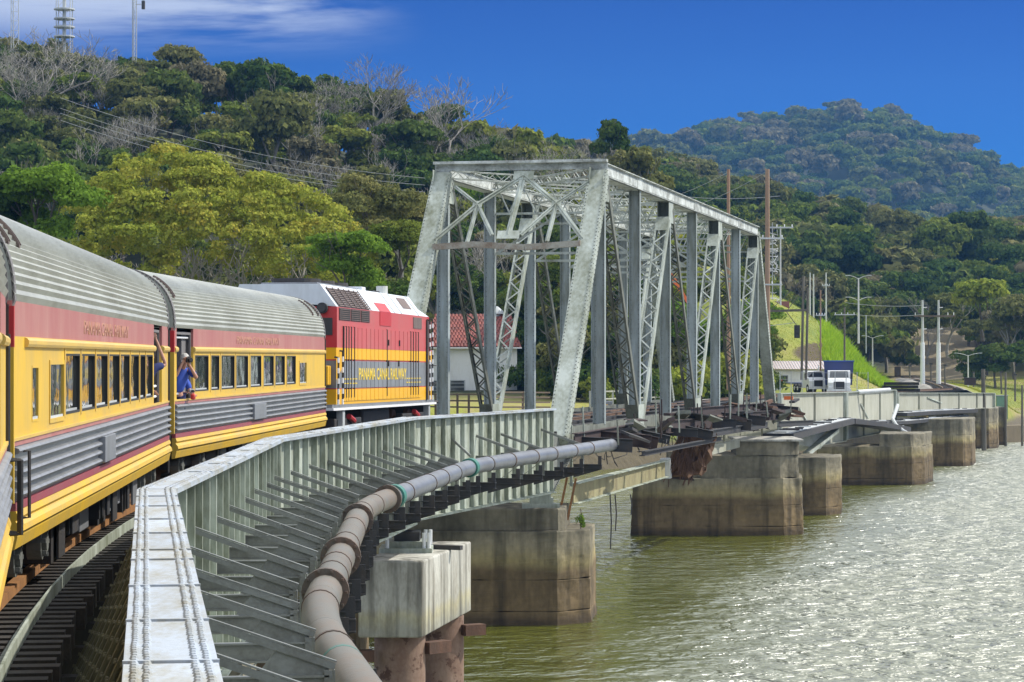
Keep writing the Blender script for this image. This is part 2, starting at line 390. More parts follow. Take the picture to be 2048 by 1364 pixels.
def mound(x, y):
    # grassy spoil mound right of the truss
    a = math.exp(-(((x - 27) / 12.5) ** 2) - ((y - 330) / 30) ** 2) * 15.0
    b = math.exp(-(((x - 40) / 7) ** 2) - ((y - 335) / 30) ** 2) * 4.5
    return a + b
def track_far(y):   # centre line of the line beyond the bridge
    return 52.5 + (y - 300) * .15 - .00012 * (y - 300) ** 2 if y > 300 else 52.5 + (y - 300) * .215
def ground(x, y):
    d = y - lerp_tab(SHORE, x)
    if x > 110: d = min(d, (y - lerp_tab(SHORE, x)))
    low = 6.2 if x < 44 else 6.2 - 3.6 * sstep(44, 70, x) * (1 - sstep(20, 90, d))
    if d < 0: return -3.5
    edge = sstep(0, 3.0 if x > 58 else 10, d)
    base = -3.5 + (low + 3.5) * edge if x <= 58 else -3.5 + (2.4 + 3.5) * edge + (low - 2.4) * sstep(6, 45, d)
    h = base + hill(x, y) + mound(x, y) * sstep(0, 12, d)
    if 285 < y < 540:
        t = abs(x - track_far(y)); k = (1 - sstep(4, 13, t)) * (1 - sstep(440, 540, y))
        h = max(h, -3.5) * (1 - k) + (6.25) * k if d > 4 else h
    n = noise.noise(Vector((x * .02, y * .02, 0))) * (1.0 + 3 * sstep(450, 900, y) + 8 * sstep(1200, 2000, y))
    return h + (n if y > 240 and d > 25 and (x < 20 or y > 430) else n * .15 if d > 3 else 0)

def build_terrain():
    angs = [math.radians(a) for a in list(np.arange(-180, -24, 6.0)) + list(np.arange(-24, -13, 1.0)) + list(np.arange(-13, 14, .14)) + list(np.arange(14, 24, 1.0)) + list(np.arange(24, 180, 6.0))]
    rad = [60]
    while rad[-1] < 2950:
        r = rad[-1]
        rad.append(r + (2.2 if 180 < r < 380 else 4 if r < 520 else max(5, r * .014)))
    na, nr = len(angs), len(rad)
    v = []
    for r in rad:
        for a in angs:
            x, y = r * math.sin(a), r * math.cos(a)
            v.append((x, y, ground(x, y) if y > 100 else -3.5))
    f = []
    for i in range(nr - 1):
        for j in range(na):
            j2 = (j + 1) % na
            f.append((i * na + j, i * na + j2, (i + 1) * na + j2, (i + 1) * na + j))
    b = len(v); v.append((0, 0, -3.5))
    for j in range(na): f.append((b, (j + 1) % na, j))
    me = bpy.data.meshes.new("ground"); me.from_pydata(v, [], f); me.update()
    me.polygons.foreach_set("use_smooth", [True] * len(f))
    m, nt, N, L, B = new_mat("ground_soil_and_grass")
    g = N.new("ShaderNodeNewGeometry")
    n1 = N.new("ShaderNodeTexNoise"); n1.inputs["Scale"].default_value = .05; n1.inputs["Detail"].default_value = 8
    n2 = N.new("ShaderNodeTexNoise"); n2.inputs["Scale"].default_value = 1.1; n2.inputs["Detail"].default_value = 6
    L.new(g.outputs["Position"], n1.inputs[0]); L.new(g.outputs["Position"], n2.inputs[0])
    cr = N.new("ShaderNodeValToRGB"); e = cr.color_ramp.elements
    e[0].position = .35; e[0].color = (.13, .17, .02, 1); e[1].position = .72; e[1].color = (.28, .22, .10, 1)
    x = e.new(.52); x.color = (.22, .23, .03, 1)
    ad = N.new("ShaderNodeMath"); ad.operation = 'MULTIPLY_ADD'; ad.inputs[1].default_value = .4; L.new(n2.outputs[0], ad.inputs[0])
    sb = N.new("ShaderNodeMath"); sb.operation = 'SUBTRACT'; sb.inputs[1].default_value = .2; L.new(n1.outputs[0], sb.inputs[0]); L.new(sb.outputs[0], ad.inputs[2])
    L.new(ad.outputs[0], cr.inputs[0])
    # forest floor: darker where the woods stand (far beyond the open strip)
    sp = N.new("ShaderNodeSeparateXYZ"); L.new(g.outputs["Position"], sp.inputs[0])
    def MR(v, a, b, c=0, d=1):
        n = N.new("ShaderNodeMapRange"); n.interpolation_type = 'SMOOTHSTEP'; L.new(v, n.inputs[0])
        for i, q in enumerate((a, b, c, d)): n.inputs[i + 1].default_value = q
        return n.outputs[0]
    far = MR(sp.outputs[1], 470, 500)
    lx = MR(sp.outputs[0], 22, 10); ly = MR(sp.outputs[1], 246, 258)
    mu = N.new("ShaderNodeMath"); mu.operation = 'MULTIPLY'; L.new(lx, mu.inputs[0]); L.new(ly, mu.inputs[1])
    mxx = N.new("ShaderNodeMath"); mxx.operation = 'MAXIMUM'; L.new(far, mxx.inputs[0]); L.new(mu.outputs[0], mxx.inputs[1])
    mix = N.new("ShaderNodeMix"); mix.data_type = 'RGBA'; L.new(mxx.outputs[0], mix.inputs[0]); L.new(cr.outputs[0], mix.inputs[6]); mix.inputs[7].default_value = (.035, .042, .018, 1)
    # tan clearing in the woods beyond the twin poles, and a bare earth scar on the mound
    def MM(op, a, b):
        n = N.new("ShaderNodeMath"); n.operation = op
        for i, v in enumerate((a, b)):
            if isinstance(v, (int, float)): n.inputs[i].default_value = v
            else: L.new(v, n.inputs[i])
        return n.outputs[0]
    ra = MM('ADD', MM('DIVIDE', sp.outputs[0], sp.outputs[1]), MM('MULTIPLY', MM('SUBTRACT', n2.outputs[0], .5), .012))
    cm_ = MM('MULTIPLY', MM('MULTIPLY', MR(ra, .148, .155), MR(ra, .192, .184)), MM('MULTIPLY', MR(sp.outputs[1], 420, 440), MR(sp.outputs[1], 560, 540)))
    dx_ = MM('DIVIDE', MM('SUBTRACT', MM('ADD', sp.outputs[0], MM('MULTIPLY', n1.outputs[0], 2.0)), 38.5), 3.6); dz_ = MM('DIVIDE', MM('SUBTRACT', MM('ADD', sp.outputs[2], n2.outputs[0]), 11.6), 1.3)
    scar = MM('MULTIPLY', MR(MM('ADD', MM('MULTIPLY', dx_, dx_), MM('MULTIPLY', dz_, dz_)), 1.2, .7), MR(sp.outputs[1], 345, 335))
    mixc = N.new("ShaderNodeMix"); mixc.data_type = 'RGBA'; L.new(cm_, mixc.inputs[0]); L.new(mix.outputs[2], mixc.inputs[6]); mixc.inputs[7].default_value = (.20, .16, .09, 1)
    mixd = N.new("ShaderNodeMix"); mixd.data_type = 'RGBA'; L.new(scar, mixd.inputs[0]); L.new(mixc.outputs[2], mixd.inputs[6]); mixd.inputs[7].default_value = (.085, .06, .035, 1)
    mix = mixd
    # bare brown bank by the water
    bk = MR(sp.outputs[2], 2.0, 3.0, 1, 0)
    mix2 = N.new("ShaderNodeMix"); mix2.data_type = 'RGBA'; L.new(bk, mix2.inputs[0]); L.new(mix.outputs[2], mix2.inputs[6]); mix2.inputs[7].default_value = (.11, .09, .055, 1)
    L.new(mix2.outputs[2], B.inputs["Base Color"]); B.inputs["Roughness"].default_value = .95
    bu = N.new("ShaderNodeBump"); bu.inputs["Strength"].default_value = .6; bu.inputs["Distance"].default_value = .4
    L.new(n2.outputs[0], bu.inputs["Height"]); L.new(bu.outputs[0], B.inputs["Normal"])
    me.materials.append(m)
    o = mesh_obj("ground", me); o["kind"] = "structure"

WD = 2.5
def build_water():
    m, nt, N, L, B = new_mat("murky_river_water")
    g = N.new("ShaderNodeNewGeometry")
    B.inputs["Base Color"].default_value = (.075, .085, .018, 1)
    n0 = N.new("ShaderNodeTexNoise"); n0.inputs["Scale"].default_value = .05; n0.inputs["Detail"].default_value = 3
    L.new(g.outputs["Position"], n0.inputs[0])
    cm = N.new("ShaderNodeMix"); cm.data_type = 'RGBA'; L.new(n0.outputs[0], cm.inputs[0])
    cm.inputs[6].default_value = (.070, .080, .008, 1); cm.inputs[7].default_value = (.10, .105, .014, 1)
    L.new(cm.outputs[2], B.inputs["Base Color"])
    B.inputs["Roughness"].default_value = .36
    B.inputs["IOR"].default_value = 3.0
    hs = []
    for sc_, st, det in (((.85, .85, 1), .62, 3), ((.3, .4, 1), 1.0, 3), ((2.6, 2.6, 1), .09, 2)):
        mp = N.new("ShaderNodeMapping"); mp.inputs["Scale"].default_value = sc_; mp.inputs["Rotation"].default_value = (0, 0, .35)
        L.new(g.outputs["Position"], mp.inputs[0])
        n = N.new("ShaderNodeTexNoise"); n.inputs["Scale"].default_value = 1.0; n.inputs["Detail"].default_value = det; n.inputs["Roughness"].default_value = .55; n.inputs["Distortion"].default_value = .6
        L.new(mp.outputs[0], n.inputs[0]); hs.append((n.outputs[0], st))
    acc = None
    for h, st in hs:
        k = N.new("ShaderNodeMath"); k.operation = 'MULTIPLY_ADD'; k.inputs[1].default_value = st; L.new(h, k.inputs[0])
        if acc is not None: L.new(acc, k.inputs[2])
        acc = k.outputs[0]
    bu = N.new("ShaderNodeBump"); bu.inputs["Strength"].default_value = 1.0
    # calmer in the lee of the bridge, wind ruffled farther out
    sp = N.new("ShaderNodeSeparateXYZ"); L.new(g.outputs["Position"], sp.inputs[0])
    def MM(op, a, b):
        n = N.new("ShaderNodeMath"); n.operation = op
        for i, v in enumerate((a, b)):
            if isinstance(v, (int, float)): n.inputs[i].default_value = v
            else: L.new(v, n.inputs[i])
        return n.outputs[0]
    u = MM('SUBTRACT', sp.outputs[0], MM('MULTIPLY', MM('SUBTRACT', sp.outputs[1], 82), .235))
    u = MM('ADD', u, MM('MULTIPLY', MM('SUBTRACT', n0.outputs[0], .5), 14))
    wr = N.new("ShaderNodeMapRange"); wr.interpolation_type = 'SMOOTHSTEP'; L.new(u, wr.inputs[0])
    wr.inputs[1].default_value = 0.0; wr.inputs[2].default_value = 9.0; wr.inputs[3].default_value = .55; wr.inputs[4].default_value = 1.8
    L.new(wr.outputs[0], bu.inputs["Distance"])
    rr_ = N.new("ShaderNodeMapRange"); L.new(u, rr_.inputs[0]); rr_.inputs[1].default_value = 0; rr_.inputs[2].default_value = 9; rr_.inputs[3].default_value = .12; rr_.inputs[4].default_value = .5
    L.new(rr_.outputs[0], B.inputs["Roughness"])
    L.new(acc, bu.inputs["Height"]); L.new(bu.outputs[0], B.inputs["Normal"])
    R = 2950
    me = bpy.data.meshes.new("water")
    me.from_pydata([(-R, -R, 0), (R, -R, 0), (R, R, 0), (-R, R, 0)], [], [(0, 1, 2, 3)]); me.materials.append(m)
    o = mesh_obj("water", me); o["kind"] = "structure"
build_terrain()
build_water()

# ---------------------------------------------------------------- trees
def leaf_mat(name, cols, trans=.25, gain=1.85):
    cols = [tuple(v * gain for v in c) for c in cols]
    m, nt, N, L, B = new_mat(name)
    at = N.new("ShaderNodeAttribute"); at.attribute_name = "tint"
    oi = N.new("ShaderNodeObjectInfo")
    cr = N.new("ShaderNodeValToRGB"); e = cr.color_ramp.elements
    e[0].position = 0; e[0].color = c3(cols[0]); e[1].position = 1; e[1].color = c3(cols[-1])
    for i, c in enumerate(cols[1:-1]):
        x = e.new((i + 1) / (len(cols) - 1)); x.color = c3(c)
    ma = N.new("ShaderNodeMath"); ma.operation = 'MULTIPLY_ADD'; ma.inputs[1].default_value = .66
    L.new(at.outputs["Fac"], ma.inputs[0])
    mb = N.new("ShaderNodeMath"); mb.operation = 'MULTIPLY'; mb.inputs[1].default_value = .34; L.new(oi.outputs["Random"], mb.inputs[0]); L.new(mb.outputs[0], ma.inputs[2])
    L.new(ma.outputs[0], cr.inputs[0])
    d = N.new("ShaderNodeBsdfDiffuse"); t = N.new("ShaderNodeBsdfTranslucent"); gl = N.new("ShaderNodeBsdfGlossy"); gl.inputs[1].default_value = .5
    mx = N.new("ShaderNodeMixShader"); mx.inputs[0].default_value = trans
    L.new(cr.outputs[0], d.inputs[0]); L.new(cr.outputs[0], t.inputs[0]); L.new(d.outputs[0], mx.inputs[1]); L.new(t.outputs[0], mx.inputs[2])
    L.new(mx.outputs[0], N["Material Output"].inputs[0])
    return m
LEAF = {
    'dark': leaf_mat("dark_green_leaves", [(.014, .028, .008), (.034, .058, .013), (.06, .082, .018), (.085, .095, .028)]),
    'mid': leaf_mat("mid_green_leaves", [(.034, .055, .010), (.068, .092, .015), (.10, .115, .022), (.135, .13, .032)]),
    'olive': leaf_mat("olive_leaves", [(.035, .045, .016), (.07, .078, .024), (.10, .10, .035), (.135, .12, .045)]),
    'bright': leaf_mat("bright_green_leaves", [(.045, .08, .012), (.085, .14, .018), (.13, .19, .024)], .35),
    'yellow': leaf_mat("yellow_green_leaves", [(.050, .072, .014), (.10, .13, .018), (.145, .165, .024), (.18, .185, .032), (.26, .20, .03)], .3),
    'brown': leaf_mat("dry_brown_leaves", [(.07, .066, .036), (.10, .09, .05), (.13, .11, .065)]),
}
BARK = worn("pale_bark", (0.30, 0.275, 0.23), (0.13, .12, .10), .6, .6, rough=.9, bump=.4, bscale=3)
BARKD = worn("dark_bark", (0.12, 0.10, 0.08), (0.06, .05, .04), .6, .6, rough=.9, bump=.3, bscale=3)

def crown_mesh(name, seed, clumps, leaves, size, mat):
    """clumps: list of (centre, radii); leaf-sized quads spread over and inside each clump"""
    r = np.random.RandomState(seed)
    C = np.array([c for c, _ in clumps]); Rr = np.array([q for _, q in clumps])
    w = (Rr[:, 0] * Rr[:, 1]); w = w / w.sum()
    idx = r.choice(len(clumps), leaves, p=w)
    d = r.normal(size=(leaves, 3)); d /= np.linalg.norm(d, axis=1)[:, None]
    d[:, 2] = np.where(d[:, 2] < -.35, -d[:, 2], d[:, 2])
    rad = 1 - np.abs(r.normal(size=leaves)) * .22
    rad = np.clip(rad, .2, 1.12)
    # lumpy clump surface
    lump = 1 + .16 * np.sin(d[:, 0] * 5 + idx) + .14 * np.sin(d[:, 1] * 6 + idx * 2) + .12 * np.sin(d[:, 2] * 7 + idx * 3)
    P = C[idx] + d * Rr[idx] * (rad * lump)[:, None]
    nrm = d + r.normal(size=(leaves, 3)) * .55; nrm /= np.linalg.norm(nrm, axis=1)[:, None]
    a = np.cross(nrm, r.normal(size=(leaves, 3))); a /= np.linalg.norm(a, axis=1)[:, None]
    b = np.cross(nrm, a)
    s = size * r.uniform(.55, 1.35, leaves)[:, None]; s2 = s * r.uniform(.45, .9, leaves)[:, None]
    V = np.stack([P - a * s, P - b * s2, P + a * s, P + b * s2 + nrm * s * .25], 1).reshape(-1, 3)
    me = bpy.data.meshes.new(name)
    me.vertices.add(len(V)); me.vertices.foreach_set("co", V.ravel())
    me.loops.add(leaves * 4); me.loops.foreach_set("vertex_index", np.arange(leaves * 4, dtype=np.int32))
    me.polygons.add(leaves); me.polygons.foreach_set("loop_start", np.arange(0, leaves * 4, 4, dtype=np.int32))
    me.update(calc_edges=True)
    ct = r.uniform(0, 1, len(clumps))
    t = np.clip(.55 * ct[idx] + .45 * r.uniform(0, 1, leaves), 0, 1).astype(np.float32)
    at = me.attributes.new("tint", 'FLOAT', 'FACE'); at.data.foreach_set("value", t)
    me.materials.append(mat)
    return me

def clump_set(rnd, n, R, H, z0, flat=.55, cr=.42):
    out = []
    for i in range(n):
        t = rnd.uniform(0, 2 * math.pi); u = math.sqrt(rnd.random()) * .82
        h = rnd.random() ** .6
        rr = u * R * math.sqrt(max(.1, 1 - (h * .85) ** 2))
        c = (rr * math.cos(t), rr * math.sin(t), z0 + H * h)
        q = R * cr * rnd.uniform(.65, 1.25)
        out.append((c, (q, q, q * flat * rnd.uniform(.85, 1.2))))
    return out

def limb_tree(seed, height, spread, r0, levels=5, split=(2, 3), up=.5, mat=BARK, name="trunk", trunk=.35, minr=.03):
    rnd = random.Random(seed); b = MB()
    def go(p, d, L, r, lv):
        n = 4; pts = [p]; rs = [r]; q = p.copy(); dd = d.copy()
        for i in range(n):
            dd = (dd + Vector((rnd.gauss(0, .13), rnd.gauss(0, .13), rnd.gauss(0, .08) + up * .05))).normalized()
            q = q + dd * (L / n); pts.append(q.copy()); rs.append(max(minr * .6, r * (1 - .38 * (i + 1) / n)))
        b.tube(pts, rs, 7 if lv > 2 else 4 if lv > 0 else 3, cap=False)
        if lv <= 0: return
        k = rnd.randint(*split) + (1 if lv >= levels - 1 else 0)
        base = rnd.uniform(0, 6.28)
        for j in range(k):
            t = base + j * 6.283 / k + rnd.uniform(-.4, .4)
            side = Vector((math.cos(t), math.sin(t), 0)); s = spread * rnd.uniform(.7, 1.3)
            nd = (dd * 1.0 + side * s + Vector((0, 0, up * .25))).normalized()
            st = pts[-1] if j or lv < 3 else pts[-2]
            go(st, nd, L * rnd.uniform(.62, .86), max(minr, rs[-1] * rnd.uniform(.6, .8)), lv - 1)
    go(Vector((0, 0, 0)), Vector((rnd.gauss(0, .05), rnd.gauss(0, .05), 1)).normalized(), height * trunk, r0, levels)
    return b.mesh(name, mat, True)

rt = random.Random(7)
PROTO = []   # (crown mesh variants per leaf kind, trunk mesh, height, radius)
for i in range(7):
    rr = random.Random(100 + i)
    H = rr.uniform(10, 13); R = rr.uniform(4.6, 6.2)
    cl_ = clump_set(rr, rr.randint(11, 16), R, H * .42, H * .42, .62, .36)
    tm = limb_tree(200 + i, H, .55, .32, 3, (2, 3), .6, BARK if i % 2 else BARKD, "trunk")
    PROTO.append((cl_, tm, H, R, i))
_crowns = {}
def crown_for(i, kind, fine=False):
    k = (i, kind, fine)
    if k not in _crowns:
        cl_, tm, H, R, s = PROTO[i]
        _crowns[k] = crown_mesh("crown", 500 + s * 7, cl_, 16000, .17, LEAF[kind]) if fine else crown_mesh("crown", 500 + s * 7, cl_, 5500, .34, LEAF[kind])
    return _crowns[k]

class Grid:
    def __init__(s, d): s.d = d; s.g = {}
    def ok(s, x, y, k=1.0):
        d = s.d * k; a, b = int(x // s.d), int(y // s.d)
        for i in range(a - 2, a + 3):
            for j in range(b - 2, b + 3):
                for (u, v) in s.g.get((i, j), ()):
                    if (u - x) ** 2 + (v - y) ** 2 < d * d: return False
        s.g.setdefault((a, b), []).append((x, y)); return True
rt = random.Random(11)
hill_spots = []
gr = Grid(7.6)
for _ in range(40000):
    y = rt.uniform(248, 452); x = rt.uniform(-.225 * y, .075 * y)
    if x > 8 and y < 250 + (x - 8) * 4.2: continue
    if x > 20 and y < 395: continue
    if 285 < y and abs(x - track_far(y)) < 12: continue
    if 780 < 1024 + 5000 * x / y < 1110 and y < 282: continue
    if gr.ok(x, y): hill_spots.append((x, y))
    if len(hill_spots) > 420: break
KZ = {'dark': "dark green", 'mid': "mid green", 'olive': "dull olive", 'brown': "dry brown", 'bright': "bright green", 'yellow': "yellow green"}
ZC = [(70, "at the left edge"), (170, "below the ringed tower"), (300, "below the slim mast"), (420, "above the yellow canopy's left shoulder"), (540, "above the yellow canopy's crest"), (650, "above the yellow canopy's right slope"),
      (760, "below the tallest bare tree"), (860, "just left of the portal"), (960, "behind the portal's left half"), (1080, "behind the portal's centre"), (1200, "behind the portal's right half"), (1320, "behind the first truss bay"), (1450, "behind the middle truss bays"), (9999, "behind the last truss bay")]
def zone(x, y):
    p = 1024 + 5000 * x / y
    c = next(n for lim, n in ZC if p < lim)
    h = "on the skyline" if y > 425 else "under the skyline" if y > 390 else "on the upper slope" if y > 350 else "on the middle slope" if y > 310 else "on the lower slope" if y > 275 else "at the slope's foot"
    return c, h
def place_tree(x, y, i, kind, s, label, group, z=None, name="jungle_tree", rz=None, sz=1.0, trunk=True, fine=False):
    cm = crown_for(i, kind, fine)
    t = thing(name, label, "tree", (x, y, ground(x, y) - .3 if z is None else z), rt.uniform(0, 6.28) if rz is None else rz, group)
    c = mesh_obj("crown", cm, t); c.scale = (s, s, s * sz)
    if trunk:
        k = mesh_obj("trunk", PROTO[i][1], t); k.scale = (s, s, s * sz)
    return t
for (x, y) in hill_spots:
    nv = noise.noise(Vector((x * .045, y * .045, 3)))
    q = nv + rt.gauss(0, .22)
    kind = 'dark' if q < -.1 else 'mid' if q < .15 else 'olive' if q < .55 else 'brown'
    if x > -2 and y < 330 and rt.random() < .6: kind = rt.choice(['yellow', 'mid', 'olive'])
    i = rt.randrange(7); s = rt.uniform(.68, 1.18) * (1.0 if y < 400 else .95)
    c, h = zone(x, y)
    z_ = rt.uniform(.85, 1.2)
    w = ("tall " if z_ > 1.05 else "squat " if z_ < .93 else "") + ("broad" if s > 1.03 else "narrow" if s < .8 else "rounded")
    place_tree(x, y, i, kind, s, f"{w} {KZ[kind]} jungle tree {h} {c}", "jungle trees covering the left hillside", sz=z_)
# big yellow green rain tree with spreading limbs
def big_tree():
    rr = random.Random(5)
    Y = 192
    g0 = 6.1
    X = (430 - 1024) / 5000 * Y
    t = thing("rain_tree", "huge spreading yellow green tree with pale limbs rising behind the passenger cars", "tree", (X, Y, g0))
    cl_ = []
    # canopy top outline taken as height over the eye against across-distance
    top = [(-12.6, 7.0), (-10.6, 11.0), (-7.5, 14.8), (-4.5, 16.0), (0, 14.6), (3.5, 13.6), (7, 12.0), (9.6, 10.3), (11.6, 7.6), (12.6, 5.0)]
    for i in range(420):
        u = rr.uniform(-12.4, 12.0); v = rr.uniform(-8.5, 8.5)
        tz = lerp_tab(top, u) + 1.5; edge = 1 - (v / 11.5) ** 2
        z = (EYE - g0) + tz * (.28 + .72 * edge) - 1.0 - (abs(rr.gauss(0, .7)) if rr.random() < .6 else rr.uniform(1.5, 6.5))
        if z < 6.2: z = 6.2 + rr.random() * 2
        q = rr.uniform(.5, 1.3)
        cl_.append(((u, v, z), (q, q, q * rr.uniform(.5, .9))))
    me = crown_mesh("crown", 77, cl_, 80000, .14, LEAF['yellow'])
    mesh_obj("crown", me, t)
    for k, (bx, by, s_) in enumerate(((-.5, 0, 1), (3.5, -2, .85), (7.6, 1.0, .9))):
        lm = limb_tree(31 + k, 17 * s_, .62, .55 * s_, 5, (2, 3), .5, BARK, "trunk", .27, .05)
        o = mesh_obj("trunk", lm, t, (bx, by, -.3))
big_tree()

def leafy(pxc, y, ztop, kind, s, label, i=0, group=None, name="broadleaf_tree", sz=1.0):
    X = (pxc - 1024) / 5000 * y
    H = PROTO[i][2] * s * sz
    z = min(EYE + ztop - H * .97, ground(X, y) + 60)
    return place_tree(X, y, i, kind, s, label, group, z=z, name=name, rz=rt.uniform(0, 6.28), sz=sz, fine=y < 305)
# trees set between the train and the hill: (column, distance, top over the eye, kind, scale)
leafy(85, 170, 13.2, 'bright', .85, "bright green tree at the left edge above the first fluted roof", 0)
leafy(15, 165, 9.0, 'mid', .8, "mid green tree half cut by the left edge of the photo", 1)
leafy(-30, 172, 13.0, 'dark', .9, "dark tree poking in at the far left edge behind the bright one", 2)
leafy(170, 205, 8.5, 'mid', .9, "mid green tree under the left flank of the big yellow green tree", 3)
leafy(690, 176, 9.5, 'bright', .62, "small bright green tree hugging the right flank of the big canopy", 4)
leafy(640, 200, 7.5, 'dark', .8, "dark tree below the right end of the big canopy", 5)
leafy(745, 215, 16.0, 'olive', .85, "olive dry tree between the big canopy and the truss portal", 6)
leafy(800, 225, 15.5, 'olive', .8, "brownish olive tree just left of the portal top", 1)
leafy(805, 190, 10.8, 'mid', .62, "mid green tree behind the sloping left end post", 2)
leafy(760, 186, 6.0, 'dark', .75, "dark bushy tree behind the locomotive cab roof", 0)
leafy(560, 215, 9.0, 'dark', .9, "dark tree seen through the limbs of the big canopy", 4)
leafy(880, 282, 12.0, 'dark', .9, "dark tree behind the portal above the tiled roof", 5)
leafy(960, 284, 10.5, 'dark', .95, "dark tree above the middle of the tiled roof", 3)
leafy(1042, 276, 9.0, 'dark', .95, "tall dark tree at the right end of the tiled house", 6, sz=1.2)
leafy(1082, 262, 4.5, 'dark', .8, "dark low tree beside the white house wall", 2)
leafy(1140, 262, 11.5, 'mid', .9, "mid green tree behind the nearest right end post", 1)
leafy(1205, 275, 15.0, 'yellow', .8, "yellow green tree peeking between the first laced members", 0)
leafy(1235, 250, 3.5, 'dark', .7, "dark shrub tree behind the first hanger of the right truss", 4)
leafy(1265, 330, 28.5, 'olive', .95, "tall round topped tree standing clear against the sky right of the portal", 3, sz=1.25)
leafy(1225, 345, 33.0, 'dark', .62, "dark feathery tree reaching highest above the truss corner", 5, sz=1.5)
leafy(1290, 300, 19.0, 'yellow', .8, "yellow green tree just over the near end of the right top chord", 6)
leafy(1355, 285, 14.5, 'yellow', .62, "yellow leaved tree rising over the middle of the right top chord", 2)
leafy(1390, 280, 10.5, 'yellow', .7, "yellow green tree seen through the second bay of the truss", 1)
leafy(1335, 270, 6.5, 'bright', .75, "bright green tree behind the orange crane boom", 0)
leafy(1440, 272, 5.5, 'bright', .75, "bright green tree seen through the third bay of the truss", 4)
leafy(1505, 285, 6.8, 'bright', .72, "light green tree beside the last vertical of the right truss", 5)
leafy(1470, 300, 11.0, 'mid', .8, "mid green tree below the two brown poles", 6)
leafy(935, 330, 24.5, 'bright', .55, "bright lime green crown above the left half of the portal beam", 3)
leafy(1130, 320, 22.0, 'yellow', .7, "golden green tree above the right half of the portal beam", 4)
leafy(1040, 325, 22.5, 'olive', .75, "olive tree above the middle of the portal beam", 1)

# bare trees
BT = [limb_tree(900 + i, 22, .62, .62, 6, (2, 3), .55, BARK, "branches", .33, .045) for i in range(3)]
def bare(pxc, y, zb, h, i, label, sx=1.0):
    X = (pxc - 1024) / 5000 * y
    t = thing("bare_tree", label, "tree", (X, y, EYE + zb), rt.uniform(0, 6.28))
    o = mesh_obj("branches", BT[i], t); hh = max(v.co.z for v in BT[i].vertices); s = h / hh; o.scale = (s * sx, s * sx, s)
bare(735, 385, 31.5, 16.0, 0, "tall leafless grey tree standing highest on the ridge against the sky", 1.15)
bare(905, 380, 23, 20.5, 1, "leafless pale tree spreading above the portal beam's left end", 1.05)
bare(845, 375, 22, 15.5, 2, "smaller leafless tree between the two tall bare ones", 1.2)
bare(975, 372, 21, 14.5, 0, "thin leafless tree over the middle of the portal", 1.0)
bare(1120, 360, 20, 12.0, 1, "wispy leafless tree over the right end of the portal beam", 1.1)
bare(1085, 365, 20, 11.0, 2, "small leafless tree left of the wispy one", 1.1)
bare(80, 372, 33, 16.5, 2, "broad leafless grey tree below the radio masts at the left", 1.35)
bare(20, 368, 32, 13.5, 0, "leafless tree cut by the left edge under the masts", 1.2)
bare(175, 378, 30, 13.0, 1, "leafless tree right of the broad grey one below the masts", 1.2)
bare(600, 205, -4, 12.5, 1, "leafless white limbed tree poking through the big canopy's right side", .9)
bare(2035, 560, 5, 13.0, 2, "pale bare tree in the woods at the right edge", .9)
bare(1855, 500, -2, 15.0, 0, "dead grey tree behind the twin white footed poles", .9)

rb = random.Random(77); gb = Grid(15); nb_ = 0
for (x, y) in rb.sample(hill_spots, len(hill_spots)):
    p = 1024 + 5000 * x / y
    if nb_ >= 42 or y < 275 or p > 1250 or not gb.ok(x, y): continue
    if not (p < 330 or p > 560) and rb.random() < .75: continue
    c, h = zone(x, y); H = rb.uniform(11.5, 16); w = rb.choice(["slender", "forked", "gnarled"])
    bare(p, y, ground(x, y) - EYE - .5, H, rb.randrange(3), f"{w} {'tall' if H > 13.8 else 'short'} leafless grey tree {h} {c}", rb.uniform(.75, 1.1)); nb_ += 1

# canopies of single trees of the woods to the right of the truss
mid_spots = []
gr = Grid(10.0)
for _ in range(60000):
    y = rt.uniform(455, 700) if rt.random() < .75 else rt.uniform(455, 900)
    x = rt.uniform(.05 * y, .225 * y)
    if abs(x - track_far(y)) < 10 and y < 480: continue
    # clearing with the dirt road behind the twin poles
    if 1785 + (y - 455) * .4 < 1024 + 5000 * x / y < 1950 - (y - 455) * .3 and y < 545: continue
    if gr.ok(x, y): mid_spots.append((x, y))
mid_spots.sort(key=lambda p: p[1])
for k, (x, y) in enumerate(mid_spots[:190]):
    q = noise.noise(Vector((x * .03, y * .02, 9))) + rt.gauss(0, .22)
    kind = 'dark' if q < .05 else 'mid' if q < .22 else 'olive' if q < .55 else 'brown'
    p = 1024 + 5000 * x / y
    c = next(n for lim, n in ((1590, "beside the truss end"), (1680, "above the grassy mound"), (1760, "behind the tall lamp"), (1835, "left of the twin poles"), (1900, "behind the twin poles"), (1970, "right of the twin poles"), (2015, "near the right edge"), (9999, "at the right edge")) if p < lim)
    h = next(n for lim, n in ((480, "in the front row"), (515, "in the second row"), (550, "in the third row"), (590, "low on the wooded rise"), (640, "halfway up the wooded rise"), (9999, "high on the wooded rise")) if y < lim)
    s_, z_ = rt.uniform(.85, 1.35), rt.uniform(.95, 1.3)
    w = ("tall " if z_ > 1.18 else "low " if z_ < 1.05 else "") + ("broad" if s_ > 1.18 else "narrow" if s_ < 1.0 else "rounded")
    place_tree(x, y, rt.randrange(7), kind, s_, f"{w} {KZ[kind]} tree {h} {c}", "woodland trees right of the truss", name="woodland_tree", sz=z_, trunk=y < 520)
rest_mid = mid_spots[190:]
leafy(1965, 440, 14.5, 'yellow', 1.15, "big golden tinted tree by the right edge above the yellow field", 2)
leafy(2025, 430, 11.0, 'olive', 1.1, "olive tree at the right edge beside the golden one", 5)
leafy(1935, 430, 2.0, 'dark', .8, "dark rounded bush tree behind the curving track", 4)
